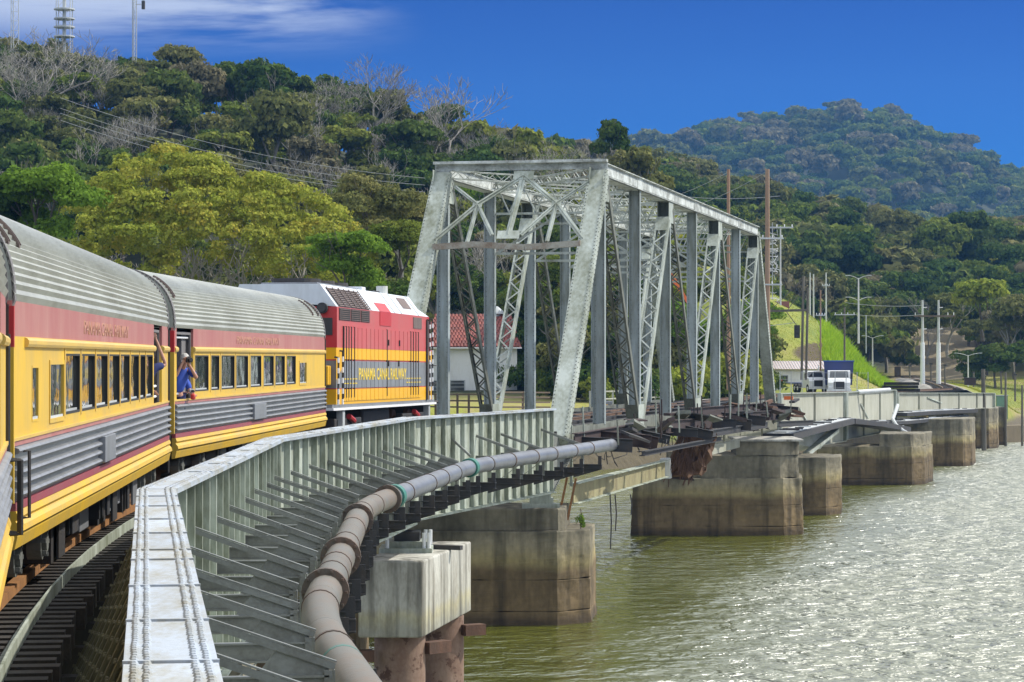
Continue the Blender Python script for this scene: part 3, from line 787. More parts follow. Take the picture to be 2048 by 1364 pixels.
leafy(1895, 455, 12.5, 'olive', 1.1, "dull tree behind the right one of the twin poles", 1)
leafy(1990, 425, 2.5, 'dark', .8, "dark low tree under the golden one", 0)
leafy(2060, 425, 3.5, 'dark', .8, "dark low tree touching the right edge", 3)

# bushes filling the foot of the slope behind the truss and round the house
bush_spots = []; gr = Grid(3.4); rb = random.Random(31)
while len(bush_spots) < 64:
    a = rb.uniform(1030, 1535); y = rb.uniform(243, 300) if a > 1120 else rb.uniform(256, 285); x = (a - 1024) / 5000 * y
    if y - lerp_tab(SHORE, x) < 9: continue
    if gr.ok(x, y): bush_spots.append((x, y, a))
BC = {}
for k, (x, y, a) in enumerate(bush_spots):
    kind = rb.choice(['dark', 'dark', 'mid', 'olive', 'yellow']); v = rb.randrange(3)
    if (kind, v) not in BC:
        r_ = random.Random(v + 60); BC[(kind, v)] = crown_mesh("foliage", 60 + v, [((r_.uniform(-1.1, 1.1), r_.uniform(-1, 1), r_.uniform(.5, 2.0)), (1.1, 1.1, .9)) for _ in range(9)], 3200, .16, LEAF[kind])
    w = next(n for lim, n in ((1110, "at the house's right corner"), (1180, "behind the near right end post"), (1260, "in the first truss bay"), (1330, "in the second truss bay"), (1400, "in the third truss bay"), (1470, "in the fourth truss bay"), (9999, "behind the last laced members")) if a < lim)
    d = "close to the shore" if y < 258 else "set back from the shore" if y < 278 else "far back on the bank"
    s = rb.uniform(.8, 1.7); sz_ = "low" if s < 1.1 else "big" if s > 1.45 else "rounded"
    t = thing("bush", f"{sz_} {KZ[kind]} bush {d} {w}", "bush", (x, y, ground(x, y) - .2), rb.uniform(0, 6.28), "bushes on the bank behind the truss")
    mesh_obj("foliage", BC[(kind, v)], t).scale = (s, s, s * rb.uniform(.8, 1.3))
    mesh_obj("stem", PROTO[v][1], t).scale = (.12 * s, .12 * s, .12 * s)

# ---- far woods: one mass, leaf crowns instanced over the slopes
def forest_stuff(name, pts, label, kinds, smin, smax):
    me = bpy.data.meshes.new(name); me.vertices.add(len(pts))
    me.vertices.foreach_set("co", np.array(pts, dtype=np.float32).ravel()); me.update()
    r = np.random.RandomState(3)
    a = me.attributes.new("sc", 'FLOAT', 'POINT'); a.data.foreach_set("value", r.uniform(smin, smax, len(pts)).astype(np.float32))
    a = me.attributes.new("rz", 'FLOAT_VECTOR', 'POINT'); a.data.foreach_set("vector", np.stack([np.zeros(len(pts)), np.zeros(len(pts)), r.uniform(0, 6.28, len(pts))], 1).astype(np.float32).ravel())
    a = me.attributes.new("pick", 'INT', 'POINT'); a.data.foreach_set("value", r.randint(0, len(kinds), len(pts)).astype(np.int32))
    o = mesh_obj(name, me); o["kind"] = "stuff"; o["label"] = label
    ng = bpy.data.node_groups.new(name, 'GeometryNodeTree')
    ng.interface.new_socket("Geometry", in_out='INPUT', socket_type='NodeSocketGeometry')
    ng.interface.new_socket("Geometry", in_out='OUTPUT', socket_type='NodeSocketGeometry')
    N, L = ng.nodes, ng.links
    gi = N.new("NodeGroupInput"); go = N.new("NodeGroupOutput")
    pk = N.new("GeometryNodeInputNamedAttribute"); pk.data_type = 'INT'; pk.inputs[0].default_value = "pick"
    sa = N.new("GeometryNodeInputNamedAttribute"); sa.data_type = 'FLOAT'; sa.inputs[0].default_value = "sc"
    ra = N.new("GeometryNodeInputNamedAttribute"); ra.data_type = 'FLOAT_VECTOR'; ra.inputs[0].default_value = "rz"
    jn = N.new("GeometryNodeJoinGeometry")
    for i, ob in enumerate(kinds):
        cp = N.new("FunctionNodeCompare"); cp.data_type = 'INT'; cp.operation = 'EQUAL'
        ins = [s for s in cp.inputs if s.type == 'INT']
        L.new(pk.outputs[0], ins[0]); ins[1].default_value = i
        oi = N.new("GeometryNodeObjectInfo"); oi.inputs[0].default_value = ob; oi.transform_space = 'ORIGINAL'; oi.inputs["As Instance"].default_value = True
        ip = N.new("GeometryNodeInstanceOnPoints")
        L.new(gi.outputs[0], ip.inputs["Points"]); L.new(cp.outputs[0], ip.inputs["Selection"]); L.new(oi.outputs["Geometry"], ip.inputs["Instance"])
        L.new(ra.outputs[0], ip.inputs["Rotation"]); L.new(sa.outputs[0], ip.inputs["Scale"])
        L.new(ip.outputs[0], jn.inputs[0])
    L.new(jn.outputs[0], go.inputs[0])
    md = o.modifiers.new("scatter", 'NODES'); md.node_group = ng
    return o
# one visible tree of each far kind serves as the pattern that is scattered
far_pat = []
for k, (kind, x, y) in enumerate((('dark', 70, 905), ('mid', 92, 910), ('dark', 118, 915), ('olive', 140, 905), ('mid', 165, 912), ('brown', 182, 908))):
    i = k
    key = "f%d" % k
    me = crown_mesh("crown", 800 + k, PROTO[i][0], 1500, .75, LEAF[kind])
    o = mesh_obj("distant_tree", me, None, (x, y, ground(x, y)))
    setp(o, f"{KZ[kind]} distant tree on the crest of the nearer hill, {['first', 'second', 'third', 'fourth', 'fifth', 'sixth'][k]} from the brown poles", "tree")
    far_pat.append(o)
pts = [(x, y, ground(x, y) - 1) for x, y in rest_mid]
rr = random.Random(21); gg_ = Grid(11.5)
for _ in range(30000):
    y = rr.uniform(700, 1010); x = rr.uniform(.03 * y, .24 * y)
    if gg_.ok(x, y): pts.append((x, y, ground(x, y) - 1))
gg_ = Grid(6.5)
for (x, y) in mid_spots: gg_.ok(x, y)
for _ in range(9000):
    y = rr.uniform(468, 720); x = rr.uniform(.05 * y, .235 * y)
    if 1780 + (y - 455) * .4 < 1024 + 5000 * x / y < 1955 - (y - 455) * .3 and y < 548: continue
    if gg_.ok(x, y): pts.append((x, y, ground(x, y) - 2.5))
gg_ = Grid(11.5)
for _ in range(4000):
    y = rr.uniform(440, 700); x = rr.uniform(-.02 * y, .05 * y)
    if gg_.ok(x, y): pts.append((x, y, ground(x, y) - 1))
forest_stuff("hillside_woods", pts, "continuous woods covering the nearer hill right of the truss", far_pat, .9, 1.5)
pts = []; gg_ = Grid(17)
for _ in range(90000):
    y = rr.uniform(1450, 2420); x = rr.uniform(.02 * y, .24 * y)
    if gg_.ok(x, y): pts.append((x, y, ground(x, y) - 2))
forest_stuff("distant_hill_forest", pts, "blue hazed forest covering the far hill", far_pat, 1.3, 2.6)

# tall bright grass on the right flank of the mound
def grass(name, n, fx, mat, hgt, label, seed=1):
    r = random.Random(seed); V = []; F = []; T = []
    for i in range(n):
        p = fx(r)
        if p is None: continue
        x, y = p; z = ground(x, y) - .05
        for _ in range(2):
            a = r.uniform(0, 6.28); h = hgt * r.uniform(.5, 1.3); w = .10 * hgt * r.uniform(.7, 1.4)
            lean = (r.gauss(0, .35) * h, r.gauss(0, .35) * h)
            b = len(V)
            V += [(x - w * math.cos(a), y - w * math.sin(a), z), (x + w * math.cos(a), y + w * math.sin(a), z), (x + lean[0], y + lean[1], z + h)]
            F.append((b, b + 1, b + 2)); T.append(r.random())
    me = bpy.data.meshes.new(name); me.from_pydata(V, [], F); me.materials.append(mat)
    at = me.attributes.new("tint", 'FLOAT', 'FACE'); at.data.foreach_set("value", T)
    o = mesh_obj(name, me); o["kind"] = "stuff"; o["label"] = label
    return o
TGR = leaf_mat('tall_bright_grass', [(.20, .34, .02), (.30, .46, .03), (.40, .52, .06)], .45, 1)
def flank(r):
    y = r.uniform(300, 362); x = r.uniform(35, 53)
    p = 1024 + 5000 * x / y
    if p < 1640 + 30 * r.random() or p > 1785: return None
    return x, y
grass("tall_grass", 40000, flank, TGR, 1.0, "tall bright green grass on the right flank of the mound", 2)
GR = leaf_mat("yellowed_grass_blades", [(.16, .22, .02), (.27, .29, .03), (.34, .30, .06)], .3, 1)
def turf(r):
    y = r.uniform(285, 460); x = r.uniform(.08 * y, .22 * y)
    if abs(x - track_far(y)) < 4.5 or ground(x, y) < 2.6: return None
    return x, y
grass("short_grass", 90000, turf, GR, .2, "short yellow green grass on the far bank and the mound", 3)
# ---------------------------------------------------------------- plate girder spans along the right of the track
GJ = [(-.60, 5.0, -1.58), (-4.55, 32.0, -1.70), (-5.40, 56.7, -1.85), (-3.26, 80.0, -1.93), (1.52, 98.6, -2.02)]
DEP = 3.4
def hemi(b, c, r, n=6):
    x, y, z = c; base = len(b.v)
    for j in range(n): t = 6.283 * j / n; b.v.append((x + r * math.cos(t), y + r * math.sin(t), z))
    for j in range(n): t = 6.283 * j / n; b.v.append((x + r * .65 * math.cos(t), y + r * .65 * math.sin(t), z + r * .6))
    b.v.append((x, y, z + r * .75))
    for j in range(n):
        j2 = (j + 1) % n
        b.f.append((base + j, base + j2, base + n + j2, base + n + j)); b.f.append((base + n + j, base + n + j2, base + 2 * n))
SB = MB()
SB.box(.012, .15, -.012, .004, -3.30, -.06); SB.box(.012, .022, -.012, .10, -3.30, -.06); SB.box(.13, .15, .004, .07, -3.25, -.1)
STIFF = SB.mesh("stiffener", M['web'])
SBI = MB(); SBI.box(-.14, -.012, -.01, .01, -3.3, -.06); STIFFI = SBI.mesh("stiffener", M['web'])
def knee():
    b = MB()
    b.add([(-.03, -.015, -.1), (-1.05, -.015, -2.3), (-.03, -.015, -2.3), (-.03, .015, -.1), (-1.05, .015, -2.3), (-.03, .015, -2.3)], [(0, 1, 2), (5, 4, 3), (0, 3, 4, 1), (1, 4, 5, 2), (0, 2, 5, 3)])
    b.beam((-.06, 0, -.08), (-1.08, 0, -2.3), .26, .025, (0, 0, 1))
    for k in range(16):
        t = (k + .5) / 16
        for s in (-.09, .09):
            p = Vector((-.06, s, -.06)).lerp(Vector((-1.08, s, -2.28)), t); hemi(b, (p.x - .012, p.y, p.z + .012), .024, 5)
    return b.mesh("knee_brace", M['knee'])
M['knee'] = worn("dirty_olive_steel", (0.13, 0.13, 0.075), (0.05, 0.045, 0.03), .6, 2, rough=.75, bump=.3)
KNEE = knee()
ARM = MB()
ARM.angle((.02, 0, -.78), (1.72, 0, -1.38), .09, .085, .016)
ARM = ARM.mesh("bracket_arm", M['bracket'])
BEAM = MB(); BEAM.ibeam((.02, 0, -1.58), (1.66, 0, -1.58), .12, .22, t=.02)
BEAM.add([(1.15, -.008, -1.2), (1.66, -.008, -1.38), (1.66, -.008, -1.5), (1.0, -.008, -1.47), (1.15, .008, -1.2), (1.66, .008, -1.38), (1.66, .008, -1.5), (.95, .008, -1.46)], [(0, 1, 2, 3), (7, 6, 5, 4), (0, 4, 5, 1), (1, 5, 6, 2), (2, 6, 7, 3), (3, 7, 4, 0)])
BEAM = BEAM.mesh("bracket_beam", M['bracket'])
POST = MB(); POST.angle((1.66, 0, -1.42), (1.66, 0, -2.3), .12, .10, .016, (1, 0, 0))
POST.beam((1.60, 0, -1.76), (.9, 0, -2.28), .07, .012)
POST = POST.mesh("bracket_post", M['bracket'])
SADDLE = MB(); SADDLE.ibeam((1.3, 0, -2.20), (2.42, 0, -2.20), .14, .2); SADDLE.beam((2.34, 0, -2.1), (2.34, 0, -1.78), .02, .14, (1, 0, 0))
SADDLE.add([(1.30, 0, -2.3), (2.42, 0, -2.3), (1.3, 0, -2.62), (1.30, .16, -2.3), (2.42, .16, -2.3), (1.3, .16, -2.62)], [(0, 1, 2), (5, 4, 3), (0, 3, 4, 1), (1, 4, 5, 2), (2, 5, 3, 0)])
SADDLE = SADDLE.mesh("pipe_saddle", M['dark'])

LAB = ["grey riveted plate girder nearest the camera with a white top flange", "plate girder bending away beside the rear passenger car with rows of sloping brackets",
       "third plate girder carrying sloping brackets above the new concrete pier", "last plate girder before the truss with only a few brackets left"]
spans = []
for k in range(4):
    (x0, y0, z0), (x1, y1, z1) = GJ[k], GJ[k + 1]
    L_ = math.hypot(x1 - x0, y1 - y0); rz = rot_for(x1 - x0, y1 - y0); rx = math.atan2(z1 - z0, L_)
    t = thing("plate_girder", LAB[k], "girder", (x0, y0, EYE + z0), rz, "plate girder spans beside the track", rx)
    spans.append((t, L_))
    g = .03
    e = DEP if k < 3 else DEP - .1
    b = MB(); b.box(-.011, .011, g, L_ - g, -e + .06, -.06)
    b.build("web_plate", M['web'], t)
    b = MB()
    b.box(-.25, .25, g, L_ - g, -.05, 0.0)
    b.box(-.16, .16, g, L_ - g, -.075, -.051)
    # stepped cover plates
    n = 1
    b.build("top_flange", M['flange'], t)
    cuts = [L_ * f for f in ((0, .22, .36, .5, .64, .8, 1) if k else (0, .3, .38, .47, .56, .6, .68, .76, .85, .93, 1))]
    for a, c in zip(cuts, cuts[1:]):
        q = MB(); q.box(-.246, .246, a + g + .012, c - g - .012, .002, .02); q.build("cover_plate", M['flange'], t)
    b = MB(); b.box(-.25, .25, g, L_ - g, -e, -e + .05); b.box(-.13, .13, g, L_ - g, -e + .051, -e + .065)
    b.build("bottom_flange", M['web'], t)
    # rivet lines of the top flange
    b = MB()
    st = .115 if k == 0 else .16
    y = .1
    while y < L_ - .1 and k < 3:
        if y + y0 > 11:
            for xx in (-.19, -.125, .125, .19): hemi(b, (xx + random.uniform(-.004, .004), y, .02), .027 if k == 0 else .03, 6 if k == 0 else 4)
        y += st
    if b.v: b.build("rivets", M['flange'], t, kind="stuff")
    # flange seams
    b = MB()
    for c in cuts[1:-1]: b.box(-.252, .252, c - .02, c + .02, .001, .034)
    b.build("splice_strip", M['flange'], t)
    ns = int(L_ / 1.2); ds = L_ / ns
    for i in range(ns + 1):
        y = min(max(i * ds, .06), L_ - .12)
        mesh_obj("stiffener", STIFF, t, (0, y, 0))
        if k < 2: mesh_obj("stiffener", STIFFI, t, (0, y, 0))
    if k < 2:
        y = 1.2
        while y < L_:
            mesh_obj("knee_brace", KNEE, t, (0, y, 0)); y += 1.45
    nb = int(L_ / 2.9); db = L_ / nb
    for i in range(nb):
        y = db * (i + .5)
        if y + y0 < 15: continue
        if k == 3 and i not in (2, 3, 5): 
            if i == 1: mesh_obj("bracket_arm", ARM, t, (0, y, 0)).scale = (.4, 1, 1)
            mesh_obj("pipe_saddle", SADDLE, t, (0, y, 0)); continue
        a = mesh_obj("bracket_arm", ARM, t, (0, y, 0))
        mesh_obj("bracket_beam", BEAM, a); mesh_obj("bracket_post", POST, a)
        mesh_obj("pipe_saddle", SADDLE, t, (0, y, 0))
        if k < 2 or i % 2:
            a.rotation_euler = (0, random.uniform(-.012, .012), random.uniform(-.02, .02))
    if k == 3:
        # tapering end plate of the last span
        b = MB()
        P = [(0, L_, -e + .05), (0, L_ + 3.2, -1.9), (0, L_ + 3.2, -1.4), (0, L_, -1.0)]
        b.add([(p[0] - .01, p[1], p[2]) for p in P] + [(p[0] + .01, p[1], p[2]) for p in P], [(3, 2, 1, 0), (4, 5, 6, 7), (0, 1, 5, 4), (1, 2, 6, 5), (2, 3, 7, 6), (3, 0, 4, 7)])
        b.beam((0, L_ - .2, -e + .02), (0, L_ + 3.3, -1.88), .34, .04)
        for i in range(22):
            p = Vector((.16, L_ - .1, -e + .06)).lerp(Vector((.16, L_ + 3.2, -1.84)), (i + .5) / 22); b.cbox((p.x, p.y, p.z + .02), (.05, .05, .05))
        b.build("end_plate", M['bracket'], t, label="tapering grey end plate")
        b = MB(); b.beam((.1, L_ + 3.2, -.7), (.1, L_ + 3.2, -3.2), .10, .12); b.build("hanger_post", M['web'], t)

def gpt(s, off, dz):
    """point at running distance s (world y), off to the right of the girder line, dz under the eye"""
    y = s
    for (x0, y0, _), (x1, y1, _) in zip(GJ, GJ[1:]):
        if y <= y1 or (x1, y1) == GJ[-1][:2]:
            t = (y - y0) / (y1 - y0); return Vector((x0 + (x1 - x0) * t + off, y, EYE + dz))

# ---- left girder line (mostly hidden behind the train)
for k in range(4):
    (x0, y0, z0), (x1, y1, z1) = GJ[k], GJ[k + 1]
    dxn = Vector((y1 - y0, -(x1 - x0), 0)).normalized() * -6.0
    L_ = math.hypot(x1 - x0, y1 - y0)
    t = thing("plate_girder", ["grey plate girder on the far side of the track, hidden under the nearest car", "far side girder behind the rear passenger car",
        "far side girder behind the front passenger car", "far side girder beyond the locomotive"][k], "girder", (x0 + dxn.x, y0 + dxn.y, EYE + z0 - .5), rot_for(x1 - x0, y1 - y0), "girders on the hidden side of the track")
    MB().box(-.011, .011, .2, L_ - .2, -2.8, -.06).build("web_plate", M['web'], t)
    MB().box(-.22, .22, .2, L_ - .2, -.05, 0).build("top_flange", M['web'], t)
    MB().box(-.22, .22, .2, L_ - .2, -2.86, -2.81).build("bottom_flange", M['web'], t)

# ---- pipeline
def smooth_path(f, a, b, n): return [f(a + (b - a) * i / n) for i in range(n + 1)]
def pipe_xy(y):
    # girder line smoothed, 2 m to its right
    acc = Vector((0, 0, 0)); w = 0
    for d in (-3, -1.5, 0, 1.5, 3):
        p = gpt(min(max(y + d, 6), 108), 0, 0); acc += Vector((p.x, 0, 0)); w += 1
    off = 2.0 - .15 * sstep(60, 100, y)
    return Vector((acc.x / w + off, y, EYE - (3.36 + .0023 * (y - 28))))
pl = thing("pipeline", "large bent pipe carried on brackets along the girders, rusty near and grey farther off", "pipe", tuple(pipe_xy(20)))
o_ = Vector(pl.location)
def pseg(a, b, r, mat, name="pipe_section", n=20, seg=10):
    m_ = MB(); m_.tube([pipe_xy(a + (b - a) * i / seg) - o_ for i in range(seg + 1)], r, n); return m_.build(name, mat, pl, smooth=True)
cuts = [18, 30.0, 34.4, 36.2, 39.6, 42.8, 47.5, 52.8, 56.8, 61.0]
for a, b in zip(cuts, cuts[1:]): pseg(a, b - .01, .25, M['pipe_rust'])
gc = [61.0, 66.5, 72, 79, 85, 91, 97, 101.5]
for a, b in zip(gc, gc[1:]): pseg(a, b - .01, .245, M['pipe_grey'])
for y in (36.1, 42.6, 52.7, 60.8):
    pseg(y - .08, y + .08, .345, M['pipe_band'], "pipe_flange", 24, 1)
    for s_ in range(10):
        c = pipe_xy(y) - o_; a = 6.283 * s_ / 10
        MB().cbox((c.x + .31 * math.cos(a), c.y, c.z + .31 * math.sin(a)), (.035, .26, .035)).build("flange_bolt", M['pipe_band'], pl)
for y in (28.5, 33.6, 38.6, 40.4, 45.2, 49.4, 55.0, 58.2, 64, 68.8, 71.9, 75.2, 82.0, 85, 88.2, 91, 94.2, 97): pseg(y - .05, y + .05, .262, M['pipe_band'], "pipe_band", 20, 1)
for y in (61.9, 79.0): pseg(y - .22, y + .22, .30, M['green_coupling'], "pipe_coupling", 20, 1)
pseg(27.0, 27.12, .252, M['green_coupling'], "pipe_band", 20, 1)

# ---------------------------------------------------------------- track on the bridge
def track_c(y):
    if y < 98.5: return curve_S(y) - 1.56
    if y < 172: return curve_S(98.5) - 1.56 + .2247 * (y - 98.5)
    if y < 240: return curve_S(98.5) - 1.56 + .2247 * 73.5 + (y - 172) * .262
    return curve_S(98.5) - 1.56 + .2247 * 73.5 + 68 * .262 + (y - 240) * .356
def rail_z(y): return EYE - 2.75 - .2 * sstep(80, 115, y) - .68 * sstep(190, 298, y)
trk = thing("railway_track", "railway track with dark timber sleepers and brown rails running under the train onto the bridge", "railway track", (track_c(20), 20, rail_z(20)))
to = Vector(trk.location)
TIE = MB().box(-2.15, 2.15, -.125, .125, -.42, -.17).mesh("sleeper", M['tie'])
y = 10.0
rr = random.Random(4)
while y < 96:
    dx = (track_c(y + .1) - track_c(y - .1)) / .2
    o = mesh_obj("sleeper", TIE, trk, (track_c(y) - to.x + rr.uniform(-.05, .05), y - to.y, rail_z(y) - to.z), (0, 0, rot_for(dx, 1) + rr.uniform(-.012, .012)))
    y += .50
b = MB(); y = 96.0
while y < 330:
    xx = track_c(y) if y < 300 else track_far(y)
    b.cbox((xx - to.x, y - to.y, rail_z(y) - to.z - .30), (3.4, .25, .22)); y += .62
b.build("sleepers_beyond", M['tie'], trk, kind="stuff")
def along(b, off, z, w, h, y0, y1, step=3.0):
    ys = [y0 + (y1 - y0) * i / max(1, int((y1 - y0) / step)) for i in range(max(1, int((y1 - y0) / step)) + 1)]
    P = []
    for y in ys:
        dx = (track_c(y + .1) - track_c(y - .1)) / .2; n = Vector((1, -dx, 0)).normalized()
        P.append(Vector((track_c(y), y, rail_z(y) + z)) + n * off - to)
    for p, q in zip(P, P[1:]): b.beam(p, q, w, h)
    return b
for s in (-.75, .75):
    b = MB(); along(b, s, -.02, .07, .03, 12, 298); along(b, s, -.085, .02, .10, 12, 298); along(b, s, -.155, .13, .03, 12, 298); b.build("rail", M['rail'], trk)
for s in (-.5, .5):
    b = MB(); along(b, s, -.06, .06, .1, 12, 172); b.build("guard_rail", M['rail'], trk)
b = MB(); along(b, 1.72, -.10, .03, .16, 12, 96); along(b, 1.66, -.172, .14, .02, 12, 96); b.build("guard_angle", M['web'], trk)
b = MB(); along(b, 1.18, -.10, .13, .12, 12, 96); b.build("guard_timber", M['orange_rust'], trk)
# under-deck stringers and floor beams
b = MB(); along(b, -1.0, -.75, .3, .6, 12, 170); along(b, 1.0, -.75, .3, .6, 12, 170); b.build("stringer", M['dark'], trk)
y = 14.0
FB = MB().box(-2.3, 2.25, -.15, .15, -1.9, -.9).mesh("floor_beam", M['dark'])
while y < 98:
    dx = (track_c(y + .1) - track_c(y - .1)) / .2
    mesh_obj("floor_beam", FB, trk, (track_c(y) - to.x, y - to.y, rail_z(y) - to.z), (0, 0, rot_for(dx, 1))); y += 2.9

# ---------------------------------------------------------------- truss
TR = Vector((1.82, 100.0, EYE - 3.1)); TH = -math.atan2(.2186, .9758)
PP, HH, WW = 9.06, 11.25, 7.0
tr = thing("truss_bridge", "tall grey riveted steel through truss with laced diagonals spanning the river", "bridge", tuple(TR), TH)
RV = MB().cbox((0, 0, 0), (.05, .05, .05)).mesh("rivet", M['rivet_dark'])
def tp(x, j, z): return Vector((x, j * PP, z))
def rivet_line(b, p, q, step=.16, r=.028, nrm=(0, -1, 0)):
    p, q = Vector(p), Vector(q); n = max(1, int((q - p).length / step)); nv = Vector(nrm) * .008
    for i in range(n + 1):
        c = p.lerp(q, i / n) + nv; b.cbox(c, (2 * r, 2 * r, 2 * r))
rv = MB()
def box_member(name, p, q, w, d, mat, lip=.04, label=None, rivets=True):
    """closed box: w across the bridge (x), d the other way, with proud edge strips"""
    p, q = Vector(p), Vector(q); b = MB(); dr = (q - p).normalized()
    ax = Vector((1, 0, 0)); nn = ax.cross(dr).normalized()   # ax across; nn the member's face normal
    b.beam(p, q, w, d, nn)
    if lip:
        for s in (-1, 1):
            for f in (-1, 1):
                b.beam(p + ax * (s * (w / 2 - .05)) + nn * (f * (d / 2 + .006)), q + ax * (s * (w / 2 - .05)) + nn * (f * (d / 2 + .006)), .1, .012, nn)
    if rivets:
        f = 1 if nn.y < 0 else -1
        for s in (-1, 1):
            rivet_line(rv, p + ax * (s * (w / 2 - .06)) + nn * (f * (d / 2 + .012)), q + ax * (s * (w / 2 - .06)) + nn * (f * (d / 2 + .012)), .19, .022, (0, 0, 0))
        for s in (-1, 1):
            rivet_line(rv, p + ax * (w / 2 + .002) + nn * (s * (d / 2 - .07)), q + ax * (w / 2 + .002) + nn * (s * (d / 2 - .07)), .25, .022, (0, 0, 0))
    return b.build(name, mat, tr, label=label)
def h_post(p, q, w, d, mat, name="vertical_post"):
    p, q = Vector(p), Vector(q); b = MB(); ax = Vector((1, 0, 0)); dr = (q - p).normalized(); nn = ax.cross(dr).normalized()
    b.beam(p, q, w - .05, .02, nn)
    for s in (-1, 1): b.beam(p + ax * (s * (w / 2 - .0125)), q + ax * (s * (w / 2 - .0125)), .025, d, nn)
    for s in (-1, 1): rivet_line(rv, p + ax * (s * (w / 2 - .09)) - Vector((0, .012, 0)), q + ax * (s * (w / 2 - .09)) - Vector((0, .012, 0)), .22, .02, (0, 0, 0))
    return b.build(name, mat, tr)
LB = {}
n_lace = [0]
def laced(p, q, w, d, mat, pitch=.62, name="laced_diagonal", side=.09, bars=True, solid=True, bar_mat=None):
    """two channels joined by zigzag lacing bars on the front and back faces"""
    p, q = Vector(p), Vector(q); ax = Vector((1, 0, 0)); dr = (q - p).normalized(); nn = ax.cross(dr).normalized()
    if nn.y > 0: nn = -nn
    L_ = (q - p).length; b = MB()
    for s in (-1, 1):
        c = ax * (s * (w / 2 - .012))
        b.beam(p + c, q + c, .024, d, nn)
        for f in (-1, 1):
            cc = ax * (s * (w / 2 - side / 2)) + nn * (f * d / 2)
            b.beam(p + cc, q + cc, side, .016, nn)
    for (a0, a1) in ((0, .9), (L_ - .9, L_)):
        b.beam(p + dr * a0 + nn * (d / 2 + .01), p + dr * a1 + nn * (d / 2 + .01), w - .03, .012, nn)
    o = b.build(name, mat, tr)
    n = int((L_ - 1.9) / pitch); s = 1; hw = w / 2 - side / 2; mb = bar_mat or mat
    stuff = MB()
    for f in (1, -1):
        for i in range(n):
            a0 = p + dr * (.95 + i * pitch); a1 = p + dr * (.95 + (i + 1) * pitch)
            s = 1 if i % 2 else -1
            u = a0 + ax * (s * hw) + nn * (f * (d / 2 + .012)); v = a1 - ax * (s * hw) + nn * (f * (d / 2 + .012))
            if f == 1 and bars and n_lace[0] < 290:
                key = (round((u - v).length, 3), mb.name, round(s * nn.y, 2), round(dr.y, 3))
                c = (u + v) / 2
                bb = MB().beam(u - c, v - c, .07, .014, nn)
                k2 = key
                if k2 not in LB: LB[k2] = bb.mesh("lacing_bar", mb)
                mesh_obj("lacing_bar", LB[k2], o, tuple(c)); n_lace[0] += 1
            else:
                stuff.beam(u, v, .07, .014, nn)
    if stuff.v: stuff.build("lacing", mb, o, kind="stuff")
    return o
TT, TL, TD = M['truss'], M['truss_lace'], M['truss_dark']
for X in (0.0, -WW):
    right = X == 0.0
    box_member("end_post", tp(X, 0, -.2), tp(X, 1, HH - .15), .80, .55, TT, label="sloping near end post" if right else None)
    box_member("end_post", tp(X, 8, 0), tp(X, 7, HH - .15), .70, .5, TT)
    # top chord: box with cover plate overhanging
    b = MB(); b.beam(tp(X, 1, HH), tp(X, 7, HH), .5, .56); b.beam(tp(X, 1, HH + .30), tp(X, 7, HH + .30), .74, .03)
    for s in (-1, 1): b.beam(tp(X + s * .30, 1, HH - .27), tp(X + s * .30, 7, HH - .27), .12, .02)
    b.build("top_chord", M['chord'], tr)
    for j in range(1, 7):
        for k in range(40):
            y = (j + k / 40) * PP
            for zz in (HH + .22, HH - .2): rv.cbox((X + .255, y, zz), (.02, .05, .05))
            rv.cbox((X + .3, y, HH - .29), (.07, .10, .05))
    for j in (2, 4, 6):
        b = MB(); b.box(X + .251, X + .27, j * PP - .8, j * PP + .8, HH - .26, HH + .26); b.build("splice_plate", M['chord'], tr)
    b = MB()
    for s in (-.22, .22): b.beam(tp(X + s, 0, 0), tp(X + s, 8, 0), .03, .5)
    b.build("bottom_chord", TD, tr)
    for j in range(1, 8):
        w = .52
        h_post(tp(X, j, .2), tp(X, j, HH - .3), w, .34, M['post'], "hanger" if j % 2 else "vertical_post")
    for j in (1, 3, 5, 7):
        # gusset plates under the top chord
        b = MB(); b.box(X - .30, X - .28, j * PP - .75, j * PP + .75, HH - 1.35, HH + .1); b.box(X + .28, X + .30, j * PP - .75, j * PP + .75, HH - 1.35, HH - .29); b.build("gusset_plate", TT, tr)
    for j in (2, 4, 6):
        b = MB(); b.box(X + .30, X + .32, j * PP - .8, j * PP + .8, -.4, .9); b.build("gusset_plate", TT, tr)
    for j in (1, 3, 5):
        laced(tp(X, j + .06, HH - .6), tp(X, j + .96, .3), .60, .34, TD, .58, bars=right)
    for j in (2, 4, 6):
        laced(tp(X, j + .06, .2), tp(X, j + .93, HH - 1.2), .66, .42, TT, .62, bar_mat=TL)
        b = MB(); b.beam(tp(X, j + .955, HH - 1.55), tp(X, j + .94, HH - 1.15), .66, .46); b.build("batten_plate", TT, tr)
# floor system
for j in range(9): MB().beam((-WW, j * PP, -.25), (0, j * PP, -.25), .35, .8).build("floor_beam", M['dark'], tr)
for x in (-5.6, -4.2, -2.6, -1.2): MB().beam((x, .2, -.1), (x, 8 * PP, -.1), .25, .5).build("stringer", M['dark'], tr)
